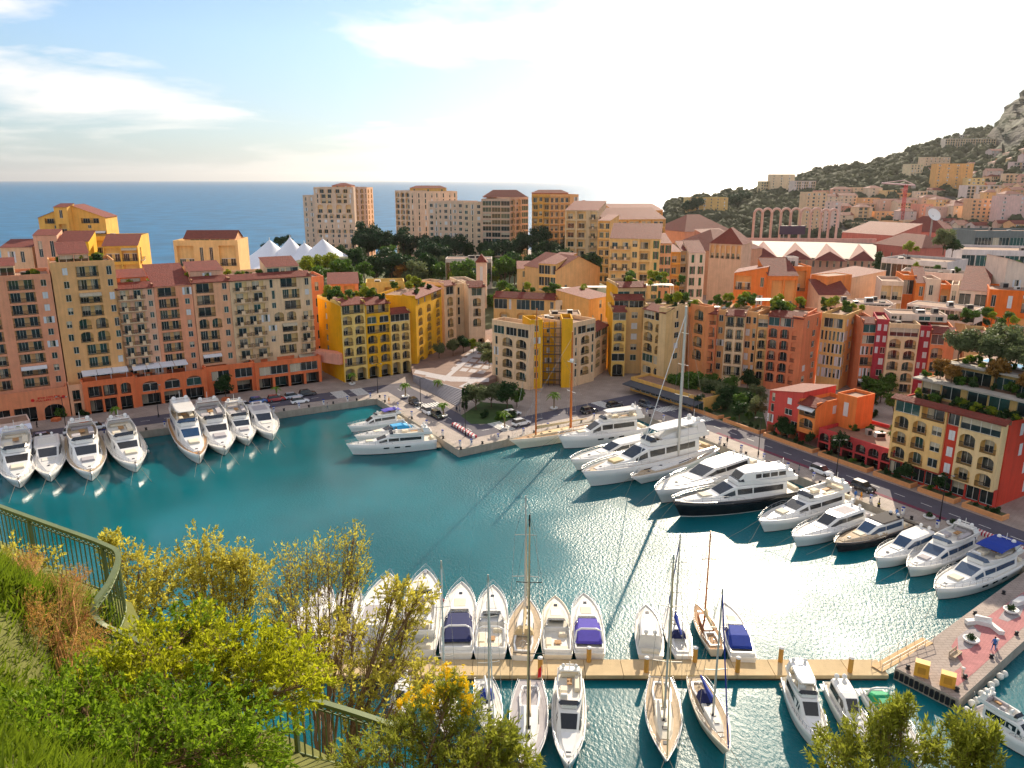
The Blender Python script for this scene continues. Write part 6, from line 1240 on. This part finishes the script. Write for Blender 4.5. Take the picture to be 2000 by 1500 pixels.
for x in (-.85,.85): mb=MB(); mb.box(x-.05,x+.05,-.32,.4,0,.42); mb.box(x-.05,x+.05,.34,.4,.4,.92); mb.build('leg',CONC,t)
for px,py,lb in ((1799,1318,'tall ochre utility box on the sunny pier end'),(1850,1338,'low ochre utility box on the sunny pier end')):
    p=G(px,py); t=thing('utility_box',lb,'box',tuple(p),-.55); mb=MB(); mb.box(-.75,.75,-.5,.5,0,1.7 if '  ' in lb or 'tall' in lb else 1.5); mb.build('case',mat('ochre_metal',(226,166,60),.5,var=.1),t); mb=MB(); mb.box(-.4,.4,-.53,-.505,.4,1.2); mb.build('door',mat('ochre_dark',(196,140,50),.5),t)
bo=MB(); bo.lathe([(.28,0),(.22,.1),(.16,.25),(.26,.38),(.2,.48),(.01,.5)],10); bm=bo.mesh('bollard',BLKF)
for px,py in ((1773,1306),(1869,1350),(1904,1200),(1960,1160),(1885,1325),(1936,1285),(1985,1240)): p=G(px,py); tag(obj('mooring_bollard',bm,None,tuple(p)),'small black mooring bollard on the pier edge','bollard','black pier bollards')
po=MB(); po.lathe([(.14,0),(.14,1.0),(.22,1.02),(.22,1.2),(.01,1.25)],8); pm_=po.mesh('bollard_light',[WHITE])
for px,py in ((1879,1322),(1945,1265)): p=G(px,py); tag(obj('bollard_light',pm_,None,tuple(p)),'white capped light post on the pier edge','light post','pier light posts')
fe=MB(); fe.ball((0,0,0),.42); fm=fe.mesh('buoy',RUBB)
a_,b_=G(1876,1372),G(2003,1254)
for k in range(9):
    p=a_.lerp(b_,.03+k*.07); tag(obj('fender_buoy',fm,None,(p.x+.35,p.y-.35,.55+.25*(k%2))),'round white fender hung along the pier side','fender','pier side fenders')
rb=MB(); rb.box(-.18,.18,-.2,.02,0,.9); rbm=rb.mesh('rubber_fender',BLKF); a_,b_=G(1748,1304),G(1873,1367); ang=math.atan2((b_-a_).y,(b_-a_).x)
for k in range(12): p=a_.lerp(b_,.05+k*.08); q=Vector((math.sin(ang),-math.cos(ang),0))*.02; tag(obj('rubber_fender',rbm,None,(p.x+q.x,p.y+q.y,.3),ang),'black rubber strip fender on the pier end wall','fender','pier end fenders')
# gangway
a_,b_=G(1712,1306,.9),G(1812,1250,1.6); v=(b_-a_); g=thing('gangway','timber gangway with pale rails from the dock up to the pier','gangway',tuple(a_),math.atan2(v.y,v.x)); Lg=math.hypot(v.x,v.y); mb=MB()
mb.add([(0,-.7,0),(Lg,-.7,v.z),(Lg,.7,v.z),(0,.7,0),(0,-.7,-.12),(Lg,-.7,v.z-.12),(Lg,.7,v.z-.12),(0,.7,-.12)],[(0,1,2,3),(4,5,1,0),(3,2,6,7)]); mb.build('walkway',mat('gangway_wood',(214,178,130),.8,var=.2,scale=2),g)
for y in (-.7,.7):
    mb=MB(); mb.tube([(0,y,1.05),(Lg,y,v.z+1.05)],.045,5); mb.tube([(0,y,.55),(Lg,y,v.z+.55)],.03,5); r=mb.build('handrail',ALU,g)
    for k in range(7): mb=MB(); mb.tube([(Lg*k/6,y,v.z*k/6-.05),(Lg*k/6,y,v.z*k/6+1.05)],.035,5); mb.build('baluster',ALU,g)
# checkered barriers
for nm,(p0,p1),n in (('east quay road',((1905,1040),(2010,1082)),34),('quay point crossing',((884,830),(926,856)),16)):
    a_,b_=G(*p0),G(*p1); v=(b_-a_); t=thing('road_barrier','red and white checkered plastic barrier by the '+nm,'barrier',tuple(a_),math.atan2(v.y,v.x)); w=v.length/n
    for r in range(2):
        for k in range(n): mb=MB(); mb.box(k*w+.02,(k+1)*w-.02,r*.5-.22,r*.5+.22,0,.55); mb.build('block',[WHITE if (k+r)%2 else mat('barrier_red',(180,36,60),.6)],t)
hb=MB(); hb.quad((0,0,0),(1.6,0,0),(1.6,1.0,0),(0,1.0,0)); hbm=hb.mesh('red_bay',mat('bay_red',(120,52,72),.85,var=.3))
for k in range(30):
    p=e0+ve*(Le*.24+k*1.75)+ne*5.3; obj('red_bay',hbm,road,(p.x,p.y,1.512),math.atan2(ve.y,ve.x))
# people
def person(px,py,label,top,legs,skin=(196,150,120),rz=0,walk=.18,hair=(50,38,30)):
    p=G(px,py,1.508); t=thing('person',label,'person',tuple(p),rz); 
    J=[(0,0,.95),(0,0,1.15),(0,0,1.42),(0,0,1.52),(0,.02,1.62),(0,.02,1.74),(.19,0,1.40),(.25,.06,1.12),(.26,.16,.88),(-.19,0,1.40),(-.25,-.04,1.12),(-.27,.04,.88),(.1,0,.9),(.11,walk*.6,.5),(.11,walk,.08),(.12,walk+.16,.04),(-.1,0,.9),(-.11,-walk*.4,.5),(-.11,-walk*1.1,.08),(-.12,-walk*1.1+.16,.04)]
    Ed=[(0,1),(1,2),(2,3),(3,4),(4,5),(2,6),(6,7),(7,8),(2,9),(9,10),(10,11),(0,12),(12,13),(13,14),(14,15),(0,16),(16,17),(17,18),(18,19)]
    Rr=[.15,.15,.17,.06,.09,.08,.075,.05,.04,.075,.05,.04,.1,.075,.05,.045,.1,.075,.05,.045]
    me=bpy.data.meshes.new('body'); me.from_pydata(J,Ed,[]); 
    for m in (top,legs,mat('skin_%d'%skin[0],skin,.6)): me.materials.append(m)
    o=obj('body',me,t); sk=o.modifiers.new('skin','SKIN'); me.skin_vertices or None
    for i,r in enumerate(Rr): me.skin_vertices[0].data[i].radius=(r,r*.8)
    me.skin_vertices[0].data[0].use_root=True; o.modifiers.new('sub','SUBSURF').levels=1; o.modifiers['sub'].render_levels=1
    mb=MB(); mb.ball((0,-.0,1.72),.115,n=8); mb.build('hair',mat('hair_%d'%hair[0],hair,.8),t)
    mb=MB(); mb.lathe([(.19,0),(.18,.1),(.1,.1)],10,(0,0,.78)); mb.build('trousers',legs,t)
BL=mat('cloth_blue',(60,110,180),.9); YE=mat('cloth_orange',(230,150,30),.9); KK=mat('cloth_black',(36,36,42),.9); JE=mat('cloth_denim',(60,70,100),.9); YL=mat('cloth_yellow',(226,206,30),.9); GR=mat('cloth_grey',(140,140,140),.9)
for a in ((1670,975,'person in a blue top walking on the east quay',BL,KK),(1681,977,'person in an orange jacket walking on the east quay',YE,KK),(1658,966,'person in dark clothes standing behind the walkers',KK,JE),(1648,960,'person in a grey top near the dark hatchback',GR,KK),(1716,992,'person in yellow trousers standing at the quay edge',KK,YL),(892,806,'person in dark clothes at the foot of the plaza steps',KK,JE),(898,808,'person in a grey top at the foot of the plaza steps',GR,KK),(73,836,'person in black by the pavilion stairs',KK,KK)): person(*a,rz=vr.uniform(0,6.28))
for a in ((1750,1012,'person in a blue top between the bowl planters and the yellow trousers',BL,JE),(1560,925,'person in grey behind the explorer yacht stern',GR,JE),(1420,868,'person in black by the superyacht stern',KK,KK),(760,788,'person in an orange jacket at the basin head',YE,JE),(640,800,'person in denim walking on the west quay edge',GR,JE),(1940,1270,'person in a blue top on the pink pier paving',BL,KK)): person(*a,rz=vr.uniform(0,6.28))
pw=MB(); pw.box(-.22,.22,-.18,.18,0,1.15); pw.box(-.24,.24,-.2,.2,1.15,1.3,1); pw.box(-.14,.14,-.19,-.181,.6,.95,1); pwm=pw.mesh('service_pedestal',[WHITE,BLUEC]); mbo=MB(); mbo.lathe([(.3,0),(.24,.12),(.17,.3),(.3,.45),(.24,.58),(.01,.6)],10); mbm=mbo.mesh('mooring_bollard',RAIL)
for seg,(t0,t1,nn_) in enumerate(((.30,.99,13),(.05,.95,6),(.08,.9,7),(.03,.97,15))):
    a,b=EDGE[seg],EDGE[seg+1]; v=(b-a).normalized(); nv=Vector((-v.y,v.x,0))
    for k in range(nn_):
        c=a.lerp(b,t0+(t1-t0)*k/(nn_-1)); p=c+nv*1.5; q=c+v*2.2+nv*.55
        tag(obj('service_pedestal',pwm,None,(p.x,p.y,1.508),math.atan2(v.y,v.x)),'white power and water pedestal with blue cap near the quay edge','pedestal','quay service pedestals')
        tag(obj('mooring_bollard',mbm,None,(q.x,q.y,1.64)),'dark iron mooring bollard on the quay coping','bollard','quay mooring bollards')
# wooded hillside: crowns too far off to count
rng=np.random.default_rng(4); VV=[];FF=[]; base=0
icos=[]; th=[(math.pi*(i+.5)/5) for i in range(5)]
def blob(c,r,rng):
    n,k=12,8; P=[]
    for i in range(k+1):
        a=math.pi*i/k
        for j in range(n):
            b_=2*math.pi*j/n; q=r*(1+rng.normal()*.2); P.append((c[0]+q*math.sin(a)*math.cos(b_),c[1]+q*math.sin(a)*math.sin(b_),c[2]+.75*q*math.cos(a)))
    return P,[(i*n+j,i*n+(j+1)%n,(i+1)*n+(j+1)%n,(i+1)*n+j) for i in range(k) for j in range(n)]
for k in range(1500):
    px=rng.uniform(1302,2090); t=rng.uniform(.03,1.0)**.75
    if px<1560: t=rng.uniform(.1,1)
    if px>1935 and t>.55: continue
    p=hill_pt(px,t); r=rng.uniform(5,9) if t>.4 else rng.uniform(3,6)
    P,Q=blob((p.x,p.y,p.z+r*.45),r,rng); VV+=P; FF+=[tuple(i+base for i in q) for q in Q]; base+=len(P)
fo=obj('hillside_wood',npmesh('hillside_wood',VV,FF,mat('wood_foliage',(66,70,44),.9,var=.45,scale=.25,bump=1.0,bscale=.8))); fo['kind']='stuff'; fo['label']='dark evergreen wood covering the hill'
for px,py,Y in ((1345,402,800),(1362,398,800),(1380,396,820),(1410,392,850),(1455,384,880),(1440,388,860),(1430,392,850)):
    p=D(px,py,Y); plant('pine',(p.x,p.y,p.z-13),1.6,'dark pine on the headland skyline','tree','headland pines')
p=D(1718,500,330); plant('cone',(p.x,p.y,p.z-14),1.5,'dark layered cedar beside the stadium end','tree')
for px,py,Y,k in ((1845,475,300,'olive'),(1862,480,298,'deep'),(1775,482,310,'lime'),(1790,484,310,'blime'),(1830,520,276,'bush'),(1870,524,270,'bush'),(1790,515,280,'blime'),(1930,505,280,'bush'),(1960,508,280,'blime'),(1990,512,278,'bush'),(1900,528,262,'blime')):
    p=D(px,py,Y); plant(k,(p.x,p.y,p.z-(4 if k in('olive','deep','lime') else 1.5)),1.6 if k=='olive' else 1.2,'@on the decks of the white commercial centre','shrub','commercial deck planting')
# ---------------------------------------------------------------- cliff path in front: slope, railing, shrubs
YF=[(-30,18),(-14,15.4),(-10.1,14),(-6.9,12.3),(-6.6,11.3),(-6.2,10.8),(-3.4,9.54),(-.85,9.0),(4,8.4),(20,8)]; ZF=[(-30,50),(-14,49),(-10.1,48.7),(-6.9,48.4),(-6.2,47.8),(-3.4,47.8),(-.85,47.3),(4,45.8),(10,44),(20,42)]
def gh(x,y):
    yf,zf=interp(x,YF),interp(x,ZF)
    return zf+.8*(yf-y) if y<yf else zf-.05*min(y-yf,.5)-2.4*max(0,y-yf-.5)
V=[];nx,ny=90,70
for j in range(ny):
    for i in range(nx):
        x=-30+45*i/(nx-1); y=-1+34*(j/(ny-1))**1.3; z=gh(x,y)+.12*math.sin(x*3.1+y)*math.sin(y*2.3)+random.uniform(-.06,.06); V.append((x,y,z))
slope_=struct(obj('cliff_ground',npmesh('cliff_ground',V,[(j*nx+i,j*nx+i+1,(j+1)*nx+i+1,(j+1)*nx+i) for j in range(ny-1) for i in range(nx-1)],mat('cliff_soil',(100,102,46),.95,var=.35,scale=1.5,bump=.5),True)))
# railing
def smooth(P,n=8):
    out=[]; P=[Vector(p) for p in P]
    for i in range(len(P)-1):
        p0,p1,p2,p3=P[max(i-1,0)],P[i],P[i+1],P[min(i+2,len(P)-1)]
        for k in range(n):
            t=k/n; out.append(.5*((2*p1)+(p2-p0)*t+(2*p0-5*p1+4*p2-p3)*t*t+(3*p1-p0-3*p2+p3)*t**3))
    return out+[P[-1]]
def rp(px,py,Z):
    r=ray(px,py); t=(Z-HC)/r.z; return (r.x*t,r.y*t,Z)
RP=smooth([rp(-120,942,49.9),rp(0,990,49.8),rp(110,1030,49.7),rp(200,1063,49.6),rp(231,1085,49.55),rp(215,1135,49.45),rp(183,1185,49.35),rp(197,1218,49.15),rp(250,1243,48.95),rp(350,1290,48.9),rp(540,1348,48.75),rp(700,1395,48.6),rp(890,1462,48.35),rp(960,1500,48.2)])
GRN=mat('green_iron',(112,124,84),.55,var=.15,scale=3,metal=.1)
fr=thing('iron_railing','sage green wrought iron railing with scalloped band along the cliff path','railing',RP[0]); o0=Vector(RP[0])
mb=MB()
for a,b in zip(RP,RP[1:]):
    d=(b-a).normalized(); s=Vector((-d.y,d.x,0)).normalized()*.045; u=Vector((0,0,.03)); q=[a-o0,b-o0]
    mb.add([q[0]-s-u,q[0]+s-u,q[0]+s+u,q[0]-s+u,q[1]-s-u,q[1]+s-u,q[1]+s+u,q[1]-s+u],[(0,1,5,4),(1,2,6,5),(2,3,7,6),(3,0,4,7)])
mb.build('top_rail',GRN,fr)
mb=MB(); mb.tube([p-o0-Vector((0,0,.13)) for p in RP],.014,5); mb.build('upper_bar',GRN,fr); mb=MB(); mb.tube([p-o0-Vector((0,0,1.0)) for p in RP],.022,5); mb.build('bottom_bar',GRN,fr)
bl=MB(); bl.tube([(0,0,-1.02),(0,0,-.1)],.013,5,smooth=False); blm=bl.mesh('baluster',GRN); ps=MB(); ps.box(-.03,.03,-.03,.03,-1.3,-.03); psm=ps.mesh('post',GRN)
sc_=MB(); sc_.tube([(.055*math.cos(math.pi+math.pi*k/6),0,.055*math.sin(math.pi+math.pi*k/6)) for k in range(7)],.012,4); scm=sc_.mesh('scallop',GRN)
acc=0;cum=[0]
for a,b in zip(RP,RP[1:]): cum.append(cum[-1]+(b-a).length)
def along(s):
    for i in range(len(RP)-1):
        if s<=cum[i+1]: f=(s-cum[i])/(cum[i+1]-cum[i]); return RP[i].lerp(RP[i+1],f),(RP[i+1]-RP[i])
    return RP[-1],RP[-1]-RP[-2]
s=.05;k=0
while s<cum[-1]:
    p,d=along(s); an=math.atan2(d.y,d.x)
    if k%16==8: obj('post',psm,fr,p-o0,an)
    else: obj('baluster',blm,fr,p-o0,an)
    obj('scallop',scm,fr,p-o0+Vector((0,0,-.05)),an); s+=.125;k+=1
# shrubs
LF={'yel':leafmat('leaf_sunny',(182,186,40),.6,.3,3),'oliv':leafmat('leaf_wild_olive',(210,200,84),.6,.35,3),'broom':leafmat('leaf_broom',(160,166,60),.5,.35,4),'grn':leafmat('leaf_fresh',(132,160,38),.55,.3,3),'flow':leafmat('flower_yellow',(255,222,40),.25,.1,5),'dryl':leafmat('leaf_dry',(206,160,84),.4,.3,4),'dry':mat('dry_twig',(196,144,84),.9,var=.3,scale=6)}
TW=mat('twig',(134,106,78),.9,var=.3,scale=6)
def shrub(label,clusters,leaf,ll,lw,twigs,lpt,seed,base=None,stemr=.03,name='wild_shrub',flowers=None,dry=False,tl=1.0,cat='shrub'):
    rng=np.random.default_rng(seed); rr=random.Random(seed)
    C=[(Vector(D(px,py,Y)),r) for px,py,Y,r in clusters]; cen=sum((c for c,_ in C),Vector())/len(C)
    if base is None: bx,by=cen.x,cen.y
    else: q=D(*base); bx,by=q.x,q.y
    bz=gh(bx,by)-.1; bz=min(bz,min(c.z for c,_ in C)-.4); B0=Vector((bx,by,bz)); t=thing(name,label,cat,tuple(B0)); mb=MB(); LP=[];LD=[]
    for c,r in C:
        e=c-B0; m1=e*.35+Vector((rr.uniform(-.2,.2),rr.uniform(-.2,.2),.15*e.length)); m2=e*.72+Vector((rr.uniform(-.15,.15),rr.uniform(-.15,.15),.08*e.length))
        path=[Vector((rr.uniform(-.08,.08),rr.uniform(-.08,.08),0)),m1,m2,e]; mb.tube(path,[stemr,stemr*.75,stemr*.5,stemr*.25],5,cap=False)
        for k in range(twigs):
            d=Vector(rng.normal(size=3)); d.normalize(); tip=e+Vector((d.x*r,d.y*r,d.z*r*.85+r*.1))*(rng.random()**.35); st=m2.lerp(e,rr.uniform(.1,1)) if rr.random()<.8 else m1.lerp(m2,rr.random())
            mid=st.lerp(tip,.5)+Vector(rng.normal(size=3))*.06*r; mb.tube([st,mid,tip],[stemr*.13,stemr*.1,stemr*.05],3,cap=False)
            td=(tip-mid).normalized()
            for j in range(lpt):
                f=rr.random()**.6; LP.append(mid.lerp(tip,f)); LD.append(td)
    mb.build('stems',LF['dry'] if dry else TW,t)
    if lpt:
        P=np.array([tuple(p) for p in LP]); Dd=np.array([tuple(p) for p in LD]); n=len(P); a=Dd+rng.normal(size=(n,3))*.75; a/=np.linalg.norm(a,axis=1)[:,None]; b=np.cross(a,rng.normal(size=(n,3))); b/=np.linalg.norm(b,axis=1)[:,None]
        s=(.65+.7*rng.random(n))[:,None]; nn=np.cross(a,b); Vv=np.stack([P,P+a*ll*.5*s+b*lw*.5*s,P+a*ll*s+nn*ll*.12,P+a*ll*.5*s-b*lw*.5*s],1).reshape(-1,3); o=obj('foliage',npmesh('foliage',Vv,np.arange(n*4).reshape(-1,4),LF[leaf]),t)
    if flowers:
        fp=[]
        for c,r in flowers:
            c=Vector(D(*c))-B0
            for k in range(22): fp.append(tuple(c+Vector(rng.normal(size=3))*r*.5))
        V_,F_=cards(fp,.03,len(fp)*8,.02,rng); obj('blossom',npmesh('blossom',V_,F_,LF['flow']),t)
    return t
# sunny shrub in front of the railing
cl=[]; rr=random.Random(2)
for px,py in ((400,1235),(330,1235),(450,1260),(270,1270),(520,1270),(350,1290),(430,1310),(570,1300),(210,1320),(300,1340),(500,1340),(590,1340),(150,1360),(390,1370),(250,1400),(460,1400),(100,1420),(330,1430),(180,1450),(410,1460),(60,1390),(20,1450),(260,1480),(120,1490),(500,1450),(370,1225)): cl.append((px,py,8.6-(py-1230)*.011+rr.uniform(-.3,.3),.50))
shrub('large sunlit yellow green bush spreading before the iron railing',cl[:12],'yel',.06,.024,56,34,11,base=(360,1440,7.2))
shrub('mid green lower half of the hedge of bushes under the sunlit bush',cl[12:],'grn',.06,.024,54,32,12,base=(250,1500,6.2))
# wild olives beyond the railing
shrub('wild olive just past the railing bend',[(235,1080,15.5,.6),(270,1110,15.5,.7),(310,1120,15.5,.7),(250,1150,15,.8),(330,1160,15,.8),(215,1060,15.6,.35),(290,1190,14.5,.8),(240,1210,14.3,.7)],'oliv',.085,.032,40,24,21,base=(270,1260,14.6),stemr=.035)
shrub('airy wild olive with two rounded tops against the teal water',[(385,1065,16,.6),(410,1090,16,.7),(370,1110,16,.7),(450,1100,16,.55),(475,1085,16,.5),(430,1130,15.8,.75),(490,1120,15.8,.6),(390,1160,15.5,.7),(460,1160,15.5,.7)],'oliv',.085,.032,40,24,22,base=(430,1240,15),stemr=.04)
shrub('tall sparse shrub with bare reddish twigs and a leafy tip',[(560,1110,15.5,.7),(600,1090,15.5,.7),(640,1080,15.5,.7),(690,1050,15.5,.45),(680,1090,15.3,.6),(620,1130,15.2,.8),(540,1150,15,.6),(700,1120,15,.5)],'oliv',.08,.026,56,8,23,base=(600,1390,12.5),stemr=.04)
shrub('olive green thicket between the sunlit bush and the dock',[(560,1200,14,.7),(620,1230,13.8,.8),(690,1220,13.6,.8),(740,1250,13.4,.8),(800,1200,13.6,.6),(820,1160,13.6,.5),(770,1150,13.6,.4),(660,1280,13,.9),(730,1310,12.6,.9),(790,1290,12.6,.7),(600,1290,13,.8),(690,1350,12,.9),(770,1370,11.8,.8),(840,1330,12,.5)],'oliv',.085,.028,46,17,24,base=(650,1480,11),stemr=.05)
# broom with flowers, lower edge shrubs
shrub('flowering broom with yellow blossom spikes in front of the sloops',[(880,1340,9.4,.25),(850,1370,9.4,.35),(910,1380,9.4,.35),(870,1420,9.2,.45),(800,1400,9.4,.35),(930,1430,9.2,.4),(780,1440,9.0,.4),(850,1470,8.8,.5),(940,1480,8.8,.5)],'broom',.07,.014,60,20,31,base=(850,1560,8.4),stemr=.025,flowers=[((872,1305,9.4),.10),((880,1325,9.4),.14),((905,1330,9.4),.12),((860,1350,9.3),.14),((835,1350,9.3),.12),((800,1362,9.3),.10),((905,1355,9.3),.12),((920,1370,9.3),.10),((850,1385,9.2),.14),((780,1376,9.3),.05),((910,1390,9.2),.10)])
shrub('green broom at the lower rim below the racing sloop',[(980,1430,8.8,.3),(1000,1460,8.8,.35),(960,1480,8.6,.4),(1020,1490,8.6,.3),(740,1480,8.6,.45),(680,1490,8.6,.45),(900,1490,8.6,.4)],'broom',.075,.018,60,18,32,base=(900,1600,8),stemr=.022)
shrub('narrow leaved shrub rising before the green covered cruiser',[(1640,1450,8.2,.35),(1690,1430,8.2,.35),(1735,1400,8.2,.25),(1760,1380,8.2,.18),(1740,1450,8.0,.4),(1800,1450,8.0,.35),(1620,1490,7.9,.35),(1700,1490,7.8,.4)],'broom',.08,.018,52,18,33,base=(1720,1640,7),stemr=.02)
shrub('narrow leaved shrub rising before the fishing cruiser stern',[(1880,1420,8.0,.25),(1900,1450,8.0,.3),(1860,1480,7.8,.35),(1920,1490,7.8,.3),(1930,1430,8,.2)],'broom',.08,.018,52,18,34,base=(1890,1640,7),stemr=.02)
shrub('tangle of dry brown stems beside the railing bend',[(120,1130,10.6,.3),(150,1160,10.4,.35),(100,1180,10.2,.35),(170,1200,10.2,.3),(140,1220,10,.35),(60,1140,10.6,.3),(30,1100,11,.3),(110,1250,9.6,.35)],'broom',.05,.02,110,1,41,base=(130,1300,9.2),dry=True,stemr=.018)
shrub('golden dry brush on the grassy slope below the railing',[(60,1180,9.6,.3),(30,1160,10,.3),(85,1210,9.4,.3),(160,1270,9.2,.3),(190,1240,9.8,.28),(20,1210,9.4,.3),(60,1090,11.2,.25),(150,1120,10.9,.25)],'dryl',.05,.012,90,4,43,base=(90,1260,9),dry=True,stemr=.014)
shrub('low leafy weeds poking through the railing foot',[(20,1070,12.6,.3),(60,1090,12.4,.3),(100,1090,12.2,.3),(10,1110,12,.3)],'oliv',.06,.03,26,9,42,base=(50,1150,12),stemr=.012)
# grass on the slope
rng=np.random.default_rng(8); P=[]
n=70000; X=rng.uniform(-11,-3.2,n); Y=rng.uniform(4.5,12,n); Z=np.array([gh(x,y) for x,y in zip(X,Y)]); ok=np.array([y<interp(x,YF)-.2 for x,y in zip(X,Y)]); X,Y,Z=X[ok],Y[ok],Z[ok]; n=len(X)
h=rng.uniform(.1,.3,n); an=rng.uniform(0,6.28,n); w=.02; lx=rng.normal(size=n)*.1+.05; ly=rng.normal(size=n)*.1-.08
V=np.stack([np.stack([X-w*np.cos(an),Y-w*np.sin(an),Z-.03],1),np.stack([X+w*np.cos(an),Y+w*np.sin(an),Z-.03],1),np.stack([X+lx,Y+ly,Z+h],1)],1).reshape(-1,3)
gr=obj('grass',npmesh('grass',V,np.arange(n*3).reshape(-1,3),leafmat('grass_blade',(120,140,34),.45,.35,2))); gr['kind']='stuff'; gr['label']='sunlit grass on the cliff slope behind the railing'

# ---------------------------------------------------------------- sea air
mb=MB(); mb.box(-61000,61000,-400,61000,-8,620); hzo=mb.build('haze',bpy.data.materials.new('haze')); hzo['kind']='stuff'; hzo['label']='thin sunlit sea haze over the whole harbour'
m=hzo.data.materials[0]; m.use_nodes=True; t=m.node_tree; t.nodes.remove(t.nodes['Principled BSDF']); pv=t.nodes.new('ShaderNodeVolumePrincipled'); pv.inputs['Density'].default_value=.000025; pv.inputs['Color'].default_value=(.95,.93,.92,1); pv.inputs['Anisotropy'].default_value=.7; t.links.new(pv.outputs[0],t.nodes['Material Output'].inputs['Volume'])
